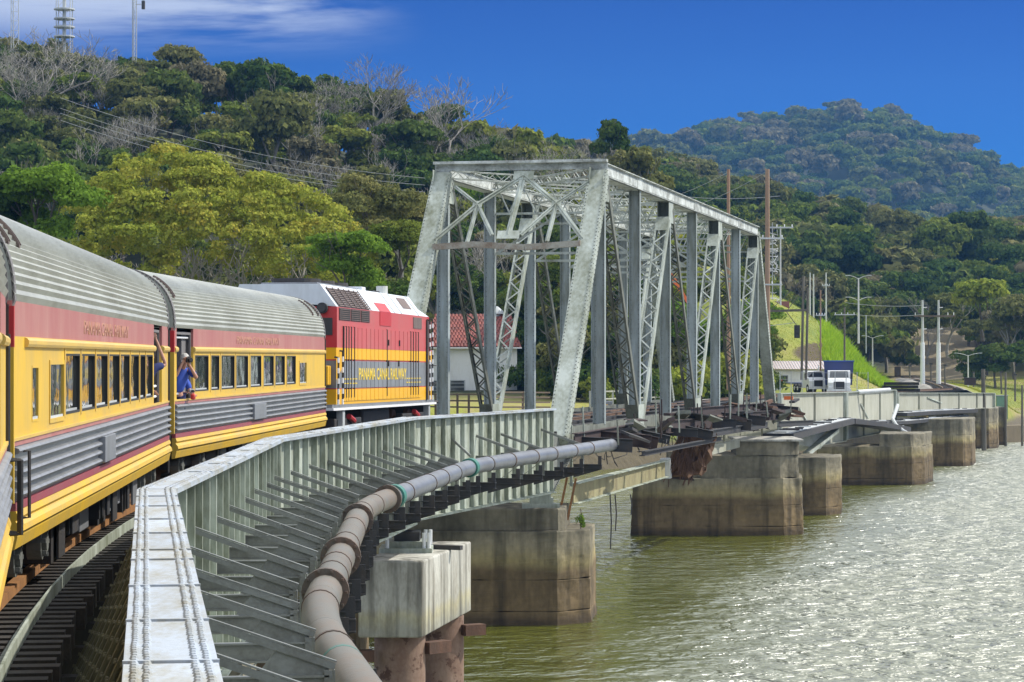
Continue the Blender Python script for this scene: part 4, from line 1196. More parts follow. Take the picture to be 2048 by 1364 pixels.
# near portal
ep0, ep1 = tp(0, 0, -.2), tp(0, 1, HH - .15)
def pt(fx, z):
    """point in the sloping portal plane; fx 0 = left truss, 1 = right truss"""
    t = (z + .2) / (HH - .15 + .2); return Vector((-WW * (1 - fx), t * PP - .32, z))
def portal(j_sign=1):
    b = MB(); b.beam(Vector((-WW - .38, PP - .15, HH + .42)), Vector((.38, PP - .15, HH + .42)), .42, .12); b.beam(Vector((-WW - .38, PP + .0, HH + .22)), Vector((.38, PP + .0, HH + .22)), .03, .3)
    b.build("portal_beam", M['chord'], tr)
    b = MB(); q = [pt(.04, 7.85), pt(.30, 7.95), pt(.62, 7.80), pt(.96, 7.95)]
    for u, v in zip(q, q[1:]): b.beam(u, v, .28, .26)
    b.build("portal_strut", worn("rust_streaked_strut", (.33, .32, .27), (.15, .085, .045), .7, 1.6, (1, 1, 1), .8), tr, label="rust streaked lower portal strut")
    T = pt(.53, HH - .2); Cn = pt(.5, 8.35)
    def br(u, v, w=.22):
        n = Vector((0, -.78, .62)); m_ = MB(); m_.beam(u, v, w, .05, n); m_.beam(u, v, .03, .16, n); m_.build("portal_brace", TT, tr)
    LM, RM = pt(.27, 9.75), pt(.77, 9.75)
    br(T, LM); br(LM, pt(.04, 8.15)); br(T, RM); br(RM, pt(.97, 8.15))
    br(LM, pt(.10, 10.6), .16); br(RM, pt(.95, 10.7), .16)
    br(LM, pt(.40, 8.35), .18); br(RM, pt(.58, 8.35), .18); br(LM, pt(.25, 8.05), .18); br(RM, pt(.75, 8.05), .18); br(T, Cn, .26)
    for c, w, h in ((T, .9, .5), (Cn, .95, .45), (LM, .42, .35), (RM, .42, .35)):
        n = Vector((0, -.78, .62)); up = Vector((0, .62, .78)); m_ = MB(); a = c + n * .03
        m_.beam(a - up * h / 2, a + up * h / 2, w, .02, n); m_.build("portal_gusset", TT, tr)
portal()
# far portal, cross struts, sway frames and top laterals
def cross_strut(j, deep=1.3):
    y = j * PP; n = 10
    for z in (HH + .15, HH - deep):
        b = MB(); b.beam((-WW + .3, y, z), (-.3, y, z), .2, .1); b.build("cross_strut", TL, tr)
    b = MB(); dx = (WW - .6) / n
    for i in range(n):
        z0, z1 = (HH + .1, HH - deep + .05); s = i % 2
        b.beam((-WW + .3 + i * dx, y, z1 if s else z0), (-WW + .3 + (i + 1) * dx, y, z0 if s else z1), .06, .05, (0, 1, 0))
    b.build("strut_lacing", TL, tr, kind="stuff")
    # knee frame of the sway bracing
    b = MB(); z = HH - deep - 1.9
    b.beam((-WW + .3, y, z), (-.3, y, z), .12, .12)
    b.beam((-WW + .3, y, z), (-WW / 2, y, HH - deep), .08, .1); b.beam((-.3, y, z), (-WW / 2, y, HH - deep), .08, .1)
    b.build("sway_brace", TL, tr)
for j in range(2, 8): cross_strut(j)
for j in range(1, 7):
    for s in (0, 1):
        p = Vector((-WW + .3 if s else -.3, j * PP, HH + .1)); q = Vector((-.3 if s else -WW + .3, (j + 1) * PP, HH + .1))
        b = MB(); dr = (q - p).normalized(); sd = Vector((-dr.y, dr.x, 0))
        for c in (-.17, .17):
            for zz in (0, -.34): b.beam(p + sd * c + Vector((0, 0, zz)), q + sd * c + Vector((0, 0, zz)), .05, .04)
        n = 22
        for i in range(n):
            u = p.lerp(q, i / n) + Vector((0, 0, 0 if i % 2 else -.34)); v = p.lerp(q, (i + 1) / n) + Vector((0, 0, -.34 if i % 2 else 0))
            b.beam(u + sd * .17, v + sd * .17, .04, .02); b.beam(u - sd * .17, v - sd * .17, .04, .02)
            b.beam(p.lerp(q, i / n) + sd * (.17 if i % 2 else -.17), p.lerp(q, (i + 1) / n) - sd * (.17 if i % 2 else -.17), .04, .02)
        b.build("top_lateral", TL, tr)
rv.build("rivets", M['rivet_dark'], tr, kind="stuff")
def tw(x, y, z): # truss local -> world
    c, s = math.cos(TH), math.sin(TH); return Vector((TR.x + c * x - s * y, TR.y + s * x + c * y, TR.z + z))
# ---------------------------------------------------------------- passenger cars
# local frame of a car: +y along the car away from the camera, x = 0 is the side facing the river, body at x < 0, z from rail top
CW = 3.05
def roof_profile(n=46, flute=True):
    """outer arc from the river side up over the top and down the other side, with ridges"""
    P = []
    for i in range(n * 2 + 1):
        t = math.pi * i / (n * 2)
        x = -CW / 2 + (CW / 2) * (abs(math.cos(t)) ** .75) * (1 if math.cos(t) > 0 else -1)
        z = 3.36 + 1.22 * (math.sin(t) ** .85)
        if flute and i % 2: 
            d = Vector((x + CW / 2, z - 3.3)).normalized() * .030; x += d.x; z += d.y
        P.append((x, z))
    return P
def make_car(p0, p1, label, win, door, gate, far_like, lettering=None, box_at=None, grab=True, vest_near=True):
    (x0, y0), (x1, y1) = p0, p1
    L_ = math.hypot(x1 - x0, y1 - y0); rz = rot_for(x1 - x0, y1 - y0)
    t = thing("passenger_car", label, "train car", (x0, y0, rail_z(y0)), rz, "passenger cars of the train")
    # roof
    b = MB(); b.extrude(roof_profile(), 'y', 0, L_, close=False)
    o = b.build("roof", M['roof'], t)
    b = MB()
    inner = roof_profile(20, False)
    for y in (0.0, L_): b.add([(p[0], y, p[1]) for p in inner], [tuple(range(len(inner)))])
    b.build("roof_end", M['roof'], t)
    for y in (.02, L_ - .16):
        b = MB(); q = [((x + CW / 2) * 1.018 - CW / 2, 3.3 + (z - 3.3) * 1.03) for x, z in inner]
        b.extrude(q + [(x, z - .06) for x, z in reversed(inner)], 'y', y, y + .14); b.build("roof_edge_band", M['interior'], t)
    # ribbed vent strips on the roof shoulder
    for y in ((.45, 1.35) if not far_like else (.6, L_ - 1.9, L_ - .7)):
        b = MB()
        for i in range(9, 19):
            a, c = roof_profile(30, False)[i], roof_profile(30, False)[i + 1]
            for s in (-.07, .07): b.beam((a[0] + .03, y + s, a[1] + .02), (c[0] + .03, y + s, c[1] + .02), .02, .035, (1, 0, 1))
            b.cbox((a[0] + .02, y, a[1] + .01), (.03, .11, .035))
        b.build("roof_vent_strip", M['grille'], t)
    b = MB(); b.cbox((-CW / 2, L_ / 2, 2.2), (CW - .3, L_ - 3.4, 2.2)); b.build("car_interior", M['interior'], t)
    b = MB(); b.box(-CW + .06, -.06, .1, L_ - .1, .95, 1.12); b.build("floor", M['dark'], t)
    b = MB(); b.box(-CW, -CW + .04, 0, L_, .72, 3.36); b.build("far_side_wall", M['yellow'], t)
    # side: everything is built round the openings
    dy0, dy1, dz0, dz1 = door[0], door[1], 1.86, 3.28
    def strips(z0, z1, x, mat, name, a=0.0, c=None, extra=None):
        c = L_ if c is None else c; b = MB()
        segs = [(a, dy0), (dy1, c)] if (z1 > dz0 and z0 < dz1) else [(a, c)]
        for (u, v) in segs:
            if v - u > .01: b.box(-.05, x, u, v, z0, z1)
        return b.build(name, mat, t)
    strips(2.98, 3.36, 0, M['pink'], "letterboard")
    # window band with real holes
    W = sorted([(a, b_, z0, z1) for a, b_, z0, z1, _ in win] + [(dy0, dy1, dz0, 2.98)])
    b = MB(); y = 0
    for a, c, z0, z1 in W:
        if a == dy0 and z0 == dz0:
            if a > y: b.box(-.05, 0, y, a, 1.89, 2.98)
            b.build("window_band", M['yellow'], t); b = MB(); y = c; continue
        b.box(-.05, 0, y, a, 1.89, 2.98)
        b.box(-.05, 0, a, c, 1.89, z0) if z0 > 1.89 else None
        if z1 < 2.98: b.box(-.05, 0, a, c, z1, 2.98)
        y = c
    b.box(-.05, 0, y, L_, 1.89, 2.98)
    b.build("window_band", M['yellow'], t)
    for (a, c, z0, z1, kind) in win:
        b = MB(); fw = .028 if kind != 'round' else .055; xo = .006 if kind != 'round' else .014; xi_ = -.07 if kind == 'win' else -.02; xp = -.040 if kind == 'win' else -.010
        b.box(xi_, xo, a, a + fw, z0, z1); b.box(xi_, xo, c - fw, c, z0, z1)
        b.box(xi_, xo, a + fw, c - fw, z0, z0 + fw); b.box(xi_, xo, a + fw, c - fw, z1 - fw, z1)
        w = b.build("window", M['rubber'] if kind == 'win' else M['yellow'], t)
        MB().box(xp - .012, xp, a + fw, c - fw, z0 + fw, z1 - fw).build("pane", M['glass'], w)
        b = MB(); b.box(xp + .001, xp + .010, a + fw + .02, c - fw - .02, z0 + fw, z0 + fw + .03)
        b.build("gasket", M['galv'], w)
        if kind == 'win':
            MB().box(.001, .012, a - .13, a - .05, z0 - .04, z1 + .1).build("mullion", M['yellow_faded'], t)
    # cornice moulding over the windows
    for (u, v) in ((1.05, dy0), (dy1, L_ - .02)) if dy0 > 2 else ((0.02, dy0), (dy1, L_ - .02)):
        if v - u > .1:
            b = MB(); b.extrude([(-.0, 2.865), (.035, 2.87), (.05, 2.90), (.05, 2.94), (.03, 2.965), (0, 2.975)], 'y', u, v); b.build("cornice_moulding", M['yellow_faded'], t)
    strips(1.80, 1.855, .015, M['pink'], "belt_rail")
    b = MB(); b.box(-.05, .03, 0, L_, 1.856, 1.89); b.build("sill_strip", M['yellow_faded'], t)
    # fluted grey panel
    prof = [(-.05, 1.20), (-.05, 1.80)]
    n = 5; dz = .60 / n; P = [(0, 1.80)]
    for i in range(n):
        z = 1.80 - i * dz
        P += [(.005, z - .01), (.055, z - .025), (.072, z - .05), (.055, z - .078), (.005, z - .092)]
    P += [(0, 1.20)]
    b = MB(); b.extrude(prof + P, 'y', .12, L_ - .02); b.build("fluted_side_panel", M['flute'], t)
    b = MB(); b.box(-.05, .03, 0.1, L_, 1.11, 1.195); b.build("maroon_stripe", M['maroon'], t)
    b = MB(); b.extrude([(-.05, 1.105), (.035, 1.105), (.06, 1.04), (.03, 1.0), (.075, .95), (.09, .89), (.05, .85), (.05, .83), (.02, .70), (-.05, .68)], 'y', .08, L_, True); b.build("skirt", M['yellow'], t)
    if box_at:
        b = MB(); b.box(0, .11, box_at[0], box_at[1], 1.24, 1.62); b.build("access_cover", M['loco_grey'], t, bevel=.01)
    # doorway recess, rails
    b = MB(); xi = -1.1
    b.box(xi - .02, xi, dy0 - .5, dy1 + .5, 1.12, 3.3)
    b.box(xi, -.05, dy0 - .03, dy0, 1.3, dz1); b.box(xi, -.05, dy1, dy1 + .03, 1.3, dz1)
    b.build("vestibule_wall", M['interior'], t)
    b = MB(); b.box(-.09, -.052, dy0 - .05, dy0 + .06, dz0, dz1); b.box(-.09, -.052, dy1 - .06, dy1 + .05, dz0, dz1); b.box(-.09, -.052, dy0 + .06, dy1 - .06, dz1 - .05, dz1); b.build("door_frame", M['interior'], t)
    for z in (2.0, 2.2, 3.17):
        if z == 2.2 and far_like: continue
        b = MB(); b.tube([(-.12, dy0, z), (-.12, dy1, z)], .025, 8); b.build("grab_rail", M['white_bright'], t)
    # end of the car: diaphragm and corner posts
    for y, s in ((0, -1), (L_, 1)):
        b = MB(); b.box(-CW + .05, -.06, min(y, y + s * .0) , max(y, y + s * .0) + .04 if s < 0 else y + .0 + .04, .75, 3.34) if s < 0 else b.box(-CW + .05, -.06, y - .04, y, .75, 3.34)
        b.build("end_wall", M['dark'], t)
        b = MB(); b.box(-CW / 2 - .55, -CW / 2 + .55, y + (s * .02 if s > 0 else -.33), y + (.33 if s > 0 else -.02), 1.1, 3.45); b.build("diaphragm", M['rubber'], t)
    b = MB(); b.box(-.055, .03, -.07, -.005, 1.20, 2.86); b.build("corner_post", M['yellow'], t)
    b = MB(); b.box(-.055, .03, -.07, -.005, 2.861, 3.3); b.build("corner_post", M['red'], t)
    b = MB(); b.box(-.055, .03, L_ + .002, L_ + .06, .8, 3.3); b.build("corner_post", M['dark'], t)
    if grab:
        b = MB(); b.tube([(.04, .45, 1.74), (.13, .45, 1.74), (.13, .45, 1.02), (.04, .45, 1.02)], .02, 6); b.build("grab_iron", M['dark'], t)
        b = MB(); b.tube([(-.02, -.12, 3.0), (-.02, -.12, .72)], .022, 6); b.build("drain_pipe", M['dark'], t)
        b = MB(); b.tube([(-.0, L_ + .1, 2.2), (-.0, L_ + .1, .45)], .03, 6); b.build("drain_pipe", M['dark'], t)
    # trucks and underframe
    for yc in (3.0, L_ - 3.0):
        tk = MB(); tk.beam((-.45, yc - 1.7, .55), (-.45, yc + 1.7, .55), .16, .28); tk.beam((-CW + .45, yc - 1.7, .55), (-CW + .45, yc + 1.7, .55), .16, .28); tk.box(-CW + .5, -.5, yc - .4, yc + .4, .4, .85)
        tk = tk.build("truck_frame", M['dark'], t)
        for w in (-1.25, 1.25):
            for xx in (-.75, -2.25):
                b = MB(); b.tube([(xx - .07, yc + w, .46), (xx + .07, yc + w, .46)], .46, 24); b.build("wheel", M['rust'], tk, smooth=True)
            b = MB(); b.tube([(-.36, yc + w, .48), (-.18, yc + w, .48)], .22, 14); b.tube([(-.18, yc + w, .48), (-.12, yc + w, .48)], .12, 10)
            for a in range(6): b.cbox((-.15, yc + w + .16 * math.cos(a), .48 + .16 * math.sin(a)), (.06, .05, .05))
            b.build("journal_box", M['bracket'], tk)
    r = random.Random(int(L_ * 100)); y = 5.6
    while y < L_ - 6:
        l = r.uniform(.6, 1.5); h = r.uniform(.35, .62)
        b = MB(); b.box(-.75 - r.random() * .3, -.22 - r.random() * .2, y, y + l, .70 - h, .70)
        if r.random() < .6: b.box(-.2, -.16, y + l * .2, y + l * .8, .75 - h, .66)
        b.build("equipment_box", r.choice([M['dark'], M['dark'], M['loco_grey']]), t, bevel=.01)
        if r.random() < .5:
            b = MB(); b.tube([(-.3, y + l + .1, .7), (-.3, y + l + .1, .3), (-.3, y + l + .45, .3), (-.3, y + l + .45, .7)], .025, 6); b.build("pipe_loop", M['loco_grey'], t)
        y += l + r.uniform(.12, .6)
    if lettering: text_on(lettering, t, (0.004, 7.3 if not far_like else 7.9, 3.07), .27, M['letter_faded'], 2.1)
    return t, L_
def text_on(s, parent, loc, size, mat, sx=1.0, name="lettering", bold=.0):
    cu = bpy.data.curves.new(name, 'FONT'); cu.body = s; cu.size = size; cu.extrude = .004; cu.resolution_u = 3
    cu.materials.append(mat)
    cu.offset = bold
    tmp = bpy.data.objects.new(name, cu)
    me = bpy.data.meshes.new_from_object(tmp); bpy.data.objects.remove(tmp)
    o = bpy.data.objects.new(name, me); COL.objects.link(o); o.parent = parent
    o.location = loc; o.rotation_euler = (math.pi / 2, 0, math.pi / 2); o.scale = (sx, 1, 1)
    return o
M['letter_faded'] = worn("faded_tan_lettering", (0.44, 0.24, 0.14), (0.40, 0.18, 0.15), .8, 3, (1, 1, .2), rough=.6, var=0, bump=0)
M['letter_yellow'] = worn("yellow_lettering", (0.74, 0.53, 0.04), amount=.2, rough=.5, var=0, bump=0)

zt, zb = 2.80, 2.03
w2 = [(1.7, 2.3, 2.02, 2.66, 'slot'), (3.35, 4.9, 1.96, 2.72, 'round')] + [(a, c, zb, zt, 'win') for a, c in ((5.1, 6.8), (7.05, 8.8), (9.0, 10.7), (10.95, 12.65), (12.85, 14.5), (14.75, 16.35), (16.6, 17.75), (17.9, 19.45))]
car2 = make_car((curve_S(26.6), 26.6), (curve_S(50.0), 50.0), "rear yellow passenger car with an arm reaching out of its far door", w2, (19.75, 21.8), None, False, "PANAMA CANAL RAILWAY", (9.3, 10.9))
w3 = [(a, c, zb, zt, 'win') for a, c in ((2.45, 4.1), (4.45, 5.5), (5.8, 7.6), (7.85, 9.6), (10.0, 11.7), (12.1, 13.8), (14.1, 15.8), (16.2, 17.9))] + [(18.6, 20.1, 1.98, 2.66, 'round')]
car3 = make_car((curve_S(50.85), 50.85), (curve_S(75.0), 75.0), "front yellow passenger car coupled behind the locomotive, a grey haired passenger in its near door", w3, (.35, 2.25), None, True, "PANAMA CANAL RAILWAY", (10.0, 11.9), grab=False)
w1 = [(a, a + 1.6, zb, zt, 'win') for a in (3, 5, 7, 9, 11, 13, 15)]
car1 = make_car((curve_S(2.2) , 2.2), (curve_S(25.75), 25.75), "nearest yellow passenger car, only its far corner showing at the left edge", w1, (19.5, 21.2), None, False, grab=False)
for dy, dx in ((.0, 0), (-.22, .02), (-.42, .03)):
    b = MB(); L1 = car1[1]; b.tube([(.03, L1 - .35 + dy, 1.72), (.14 + dx, L1 - .35 + dy, 1.72), (.14 + dx, L1 - .35 + dy, .98), (.03, L1 - .35 + dy, .98)], .022, 6); b.build("grab_iron", M['dark'], car1[0])

# ---------------------------------------------------------------- locomotive
lx0, ly0 = curve_S(77.1) - .05, 77.1
lx1, ly1 = curve_S(92.6), 92.6
LL = math.hypot(lx1 - lx0, ly1 - ly0); lz = EYE - 2.75
loco = thing("locomotive", "red yellow and grey diesel locomotive at the head of the train facing the truss", "locomotive", (lx0, ly0, lz), rot_for(lx1 - lx0, ly1 - ly0), None, -.006)
LW = 3.3; BL = LL - 1.15    # carbody length, then the cab nose
def slab(name, mat, z0, z1, y0=0.0, y1=None, x=0.0):
    b = MB(); b.box(-LW - x, x, y0, BL if y1 is None else y1, z0, z1); return b.build(name, mat, loco)
slab("lower_side_band", M['loco_yellow'], 1.30, 1.77)
slab("grey_side_band", M['loco_grey'], 1.80, 2.66)
slab("upper_yellow_band", M['loco_yellow'], 2.70, 3.06)
slab("red_carbody", M['red_side'], 3.06, 4.33)
for z in (1.77, 2.66): slab("red_pinstripe", M['red'], z, z + (.03 if z < 2 else .04))
b = MB(); b.box(-LW - .02, .02, -.004, .02, 3.06, 4.33); b.build("rear_end_panel", M['red'], loco)
b = MB(); b.add([(-.0, -.01, 2.70), (.024, -.01, 3.06), (.024, -.01, 2.28), (0, -.01, 2.0)], [])
P = [(.006, 0, 2.75), (.006, 1.35, 2.70), (.006, 0, 2.05)]
b = MB(); b.add(P + [(p[0] - .004, p[1], p[2]) for p in P], [(0, 2, 1), (3, 4, 5)]); b.build("yellow_flash", M['loco_yellow'], loco)
# chamfered roof, sloping down at the cab end
prof = [(0, 4.33), (-.52, 5.03), (-LW + .22, 5.03), (-LW, 4.6)]
b = MB(); n = len(prof)
V = [(x, 0, z) for x, z in prof] + [(x, BL - .9, z) for x, z in prof] + [(0, BL + .25, 4.33), (-.4, BL + .1, 4.62), (-LW + .4, BL + .1, 4.62), (-LW, BL + .25, 4.33)]
F = [(0, 1, 2, 3), (8, 11, 10, 9)]
for s in (0, 4):
    for i in range(4): j = (i + 1) % 4; F.append((s + i, s + 4 + i, s + 4 + j, s + j))
b.add(V, F); b.build("roof_hood", M['loco_white'], loco)
# radiator intake grilles on the slope and just below it
def slope_pt(y, f, off=.0):
    nx, nz = .803, .596
    return Vector((0 - .52 * f + nx * off, y, 4.33 + .70 * f + nz * off))
for k, (a, c) in enumerate(((.35, 1.9), (2.0, 3.35), (3.45, 4.7))):
    g_ = MB(); P = [slope_pt(a, .0, .012), slope_pt(c, .0, .012), slope_pt(c, .86, .012), slope_pt(a, .86, .012)]
    g_.poly(P); g_ = g_.build("radiator_grille", M['dark'], loco)
    b = MB()
    for i in range(9):
        f = (i + .4) / 9 * .86; b.beam(slope_pt(a, f, .03), slope_pt(c, f, .03), .035, .02, (.8, 0, .6))
    for s in (a, (a + c) / 2, c): b.beam(slope_pt(s, 0, .05), slope_pt(s, .86, .05), .04, .02, (.8, 0, .6))
    b.build("grille_bars", M['grille'], g_)
    g2 = MB().box(.001, .014, a, c, 3.92, 4.30).build("side_grille", M['dark'], loco)
    b = MB()
    for i in range(6): b.box(.015, .035, a, c, 3.94 + i * .062, 3.96 + i * .062)
    b.build("grille_bars", M['grille'], g2)
for (a, c) in ((6.3, 8.1),):
    b = MB(); b.poly([slope_pt(a, .0, .01), slope_pt(c, .0, .01), slope_pt(c, .42, .01), slope_pt(a, .42, .01)]); b.build("roof_hatch", M['red'], loco)
    MB().box(.001, .02, a, c, 3.86, 4.33).build("side_hatch", M['red'], loco)
b = MB(); b.poly([slope_pt(10.9, .30, .012), slope_pt(12.4, .30, .012), slope_pt(12.4, .85, .012), slope_pt(10.9, .85, .012)]); b.build("exhaust_grille", M['grille'], loco)
MB().box(.001, .02, 11.9, 13.4, 3.86, 4.26).build("side_grille", M['grille'], loco)
for y in (5.0, 8.7, 9.9, 12.9): 
    b = MB(); b.beam(slope_pt(y, 0, .015), slope_pt(y, 1, .015), .05, .02, (.8, 0, .6)); b.build("roof_seam", M['loco_white'], loco)
# doors along the side
seams = [.9, 1.25, 1.6, 1.95, 2.4, 2.9, 3.5, 4.15, 4.8, 5.4, 6.0, 6.7, 7.35, 8.0, 8.7, 9.4, 10.1, 10.8, 11.35, 11.8, 12.25, 12.7, 13.15]
for i, y in enumerate(seams):
    thick = i < 5 or i > 17 or i == 12
    MB().box(.001, .03 if thick else .012, y, y + (.05 if thick else .022), 1.45, 3.72).build("door_edge", M['loco_seam'] if not thick else M['dark'], loco) if False else None
M['loco_seam'] = worn("paint_shadow_line", (0.22, 0.10, 0.05), amount=.2, rough=.6, bump=0, var=0)
# the doors are raised panels with dark gaps between them
for (u, v), k in zip(zip(seams, seams[1:]), range(99)):
    for (z0, z1, mt) in ((1.40, 1.765, 'loco_yellow'), (1.805, 2.655, 'loco_grey'), (2.705, 3.055, 'loco_yellow'), (3.062, 3.72, 'red_side')):
        MB().box(.002, .028, u + .028, v - .028, z0, z1).build("side_door_panel", M[mt], loco)
for y in (.9, 1.25, 1.6, 1.95, 2.4, 7.35, 11.35, 11.8, 12.25, 12.7):
    MB().box(.004, .05, y - .02, y + .02, 1.5, 3.74).build("door_batten", M['dark'], loco)
for y, z in ((7.5, 3.3), (9.3, 3.3), (9.2, 2.6), (7.5, 2.6)):
    MB().box(.028, .07, y, y + .05, z - .1, z + .1).build("door_latch", M['dark'], loco)
text_on("PANAMA CANAL RAILWAY", loco, (.034, 3.0, 2.06), .54, M['letter_yellow'], 1.14, bold=.006)
for (a, c) in ((1.0, 2.8), (10.6, 12.9)):
    for z in (2.07, 1.93): 
        b = MB(); y = a
        while y < c: b.box(.029, .034, y, y + .28, z, z + .035); y += .38
        b.build("speed_stripe", M['letter_yellow'], loco)
b = MB(); b.box(-LW - .06, .06, -.6, LL + .3, 1.12, 1.19); b.build("sill_plate", M['white_bright'], loco)
b = MB(); b.box(-LW, 0, -.5, LL + .2, 1.19, 1.298); b.build("deck_sill", M['loco_grey'], loco)
# rear details
b = MB(); b.tube([(-.42, -.03, 4.28), (-.42, -.16, 4.28)], .17, 18); o = b.build("rear_lamp", M['dark'], loco, smooth=True)
MB().tube([(-.42, -.165, 4.28), (-.42, -.2, 4.28)], .12, 16).build("lens", M['lamp_glass'], o)
b = MB(); b.box(-.62, -.12, -.03, -.006, 3.45, 3.98); b.build("rear_window", M['dark'], loco)
b = MB(); b.box(-.55, -.15, -.45, -.05, 1.9, 2.5); b.build("rear_control_box", M['loco_yellow'], loco, bevel=.03)
def striped_rail(pts, name="handrail"):
    """vertical rail with black and white spiral bands"""
    p, q = Vector(pts[0]), Vector(pts[-1]); n = int((q - p).length / .16); o = None
    root = MB().tube([p, q], .028, 8).build(name, M['dark'], loco)
    for i in range(0, n, 2): MB().tube([p.lerp(q, i / n) + Vector((.0, 0, 0)), p.lerp(q, (i + 1) / n) + Vector((0, 0, 0))], .036, 8).build("white_band", M['white_bright'], root)
for (x, y, z0, z1) in ((.10, -.15, 1.3, 2.75), (.10, .45, 1.3, 2.95), (.12, BL - .15, 1.3, 4.2), (.12, BL + .35, 1.3, 4.25)):
    striped_rail([(x, y, z0), (x, y, z1)])
    MB().tube([(x, y, z1), (-.02, y, z1 + .02)], .03, 6).build("rail_stub", M['dark'], loco)
MB().box(.001, .05, BL - .3, BL - .02, 1.3, 4.2).build("cab_door_recess", M['dark'], loco)
# cab and nose
b = MB(); b.box(-LW, -.01, BL, BL + .35, 3.06, 4.33); b.build("cab_side", M['red'], loco)
b = MB(); b.box(-LW + .2, -.008, BL + .06, BL + .30, 3.45, 4.15); b.build("cab_window", M['glass'], loco)
for (z0, z1, mt, nm) in ((1.30, 1.77, 'loco_yellow', "nose_lower_band"), (1.77, 2.68, 'loco_grey', "nose_grey_band"), (2.68, 3.2, 'loco_yellow', "nose_yellow_band")):
    MB().box(-LW + .05, -.03, BL + (.0 if z1 < 3.07 else .355), LL + .05, z0, min(z1, 3.058) if z1 > 3 else z1).build(nm, M[mt], loco)
b = MB(); b.add([(-LW + .05, BL + .36, 3.06), (-.03, BL + .36, 3.06), (-.03, LL + .05, 3.06), (-LW + .05, LL + .05, 3.06), (-LW + .3, BL + .36, 3.5), (-.3, BL + .36, 3.5), (-.3, LL - .3, 3.36), (-LW + .3, LL - .3, 3.36)], [(3, 2, 1, 0), (4, 5, 6, 7), (0, 1, 5, 4), (1, 2, 6, 5), (2, 3, 7, 6), (3, 0, 4, 7)]); b.build("nose_top", M['red_side'], loco)
for z in (1.9, 2.55): MB().tube([(-.02, LL - .3, z), (.08, LL - .25, z), (.08, LL + .12, z), (-.02, LL + .12, z)], .02, 6).build("grab_iron", M['dark'], loco)
# roof gear
b = MB(); b.box(-LW + .75, -.75, .6, 6.4, 5.03, 5.10); b.build("fan_hatch", M['loco_grey'], loco)
for y in (1.5, 3.4, 5.3): MB().tube([(-LW / 2, y, 5.10), (-LW / 2, y, 5.24)], .78, 22).build("radiator_fan_housing", M['dark'], loco)
MB().tube([(-LW / 2, 8.0, 5.03), (-LW / 2, 8.0, 5.22)], .5, 16).build("exhaust_stack", M['dark'], loco)
MB().box(-1.2, -.7, 6.7, 7.3, 5.03, 5.17).build("roof_box", M['loco_white'], loco, bevel=.02)
MB().tube([(-.85, 10.6, 5.03), (-.85, 10.6, 5.32)], .2, 14).build("roof_dome", M['pole_conc'], loco)
MB().box(-1.8, -.8, 8.9, 10.0, 5.03, 5.12).build("roof_box", M['dark'], loco)
# running gear
MB().box(-LW + .4, -.35, 5.4, 9.6, .35, 1.1).build("fuel_tank", M['dark'], loco, bevel=.1)
for yc in (2.4, LL - 2.9):
    tk = MB().box(-.42, -.16, yc - 1.9, yc + 1.9, .45, .85).build("truck_frame", M['dark'], loco, bevel=.04)
    for w in (-1.35, 1.35):
        MB().tube([(-.75, yc + w, .5), (-.60, yc + w, .5)], .5, 22).build("wheel", M['rust'], tk, smooth=True)
        MB().tube([(-.16, yc + w, .55), (-.05, yc + w, .55)], .16, 12).build("journal_box", M['dark'], tk)
    MB().tube([(-.1, yc - .2, .9), (-.1, yc + .5, .75)], .09, 8).build("brake_cylinder", M['red'], tk)
MB().box(-.2, -.0, .9, 1.2, .4, 1.11).build("ladder_rail", M['galv'], loco)
MB().box(-.2, -.0, LL - .9, LL - .6, .3, 1.11).build("step_ladder", M['galv'], loco)
MB().box(-LW + .3, -.3, LL + .2, LL + .3, .2, 1.1).build("pilot_plate", M['dark'], loco)
MB().tube([(-.3, LL + .2, 1.15), (.0, LL + .75, 1.2), (-.1, LL + .9, 1.2)], .06, 6).build("air_hose", M['dark'], loco)
b = MB(); b.box(-LW / 2 - .25, -LW / 2 + .25, -1.6, -.5, .8, 1.05); b.build("coupler", M['dark'], loco)

# ---------------------------------------------------------------- people
def skin_body(name, verts, edges, radii, mat, parent, root=0, sub=2):
    me = bpy.data.meshes.new(name); me.from_pydata(verts, edges, []); me.materials.append(mat)
    o = mesh_obj(name, me, parent)
    md = o.modifiers.new("skin", 'SKIN'); md.use_smooth_shade = True; md.branch_smoothing = .4
    for i, r in enumerate(radii):
        sv = me.skin_vertices[0].data[i]; sv.radius = (r, r) if not isinstance(r, tuple) else r
        sv.use_root = (i == root)
    s = o.modifiers.new("subdiv", 'SUBSURF'); s.levels = sub; s.render_levels = sub
    return o
def hand(V, E, R, w, wi, d, up, side, curl=.6, s=1.0):
    """palm and five bent fingers grown from wrist vertex wi at w, pointing along d"""
    w, d, up, side = Vector(w), Vector(d).normalized(), Vector(up).normalized(), Vector(side).normalized()
    palm = w + d * .07 * s; V.append(tuple(palm)); R.append((.030 * s, .018 * s)); pi = len(V) - 1; E.append((wi, pi))
    for k, l in enumerate((.070, .078, .072, .056)):
        b0 = palm + d * .03 * s + side * (-.027 + .018 * k) * s
        prev = pi; p = b0; dd = d.copy()
        for j in range(3):
            V.append(tuple(p)); R.append(.0085 * s); E.append((prev, len(V) - 1)); prev = len(V) - 1
            dd = (dd - up * curl * .5).normalized(); p = p + dd * l * .5 * s
    p = w + d * .03 * s - side * .03 * s; prev = pi; dd = (d * .5 - side).normalized()
    for j in range(2):
        V.append(tuple(p + dd * .03 * s * (j + 1))); R.append(.010 * s); E.append((prev, len(V) - 1)); prev = len(V) - 1
def frame(o, ly):  # world matrix of a car
    return o.matrix_world
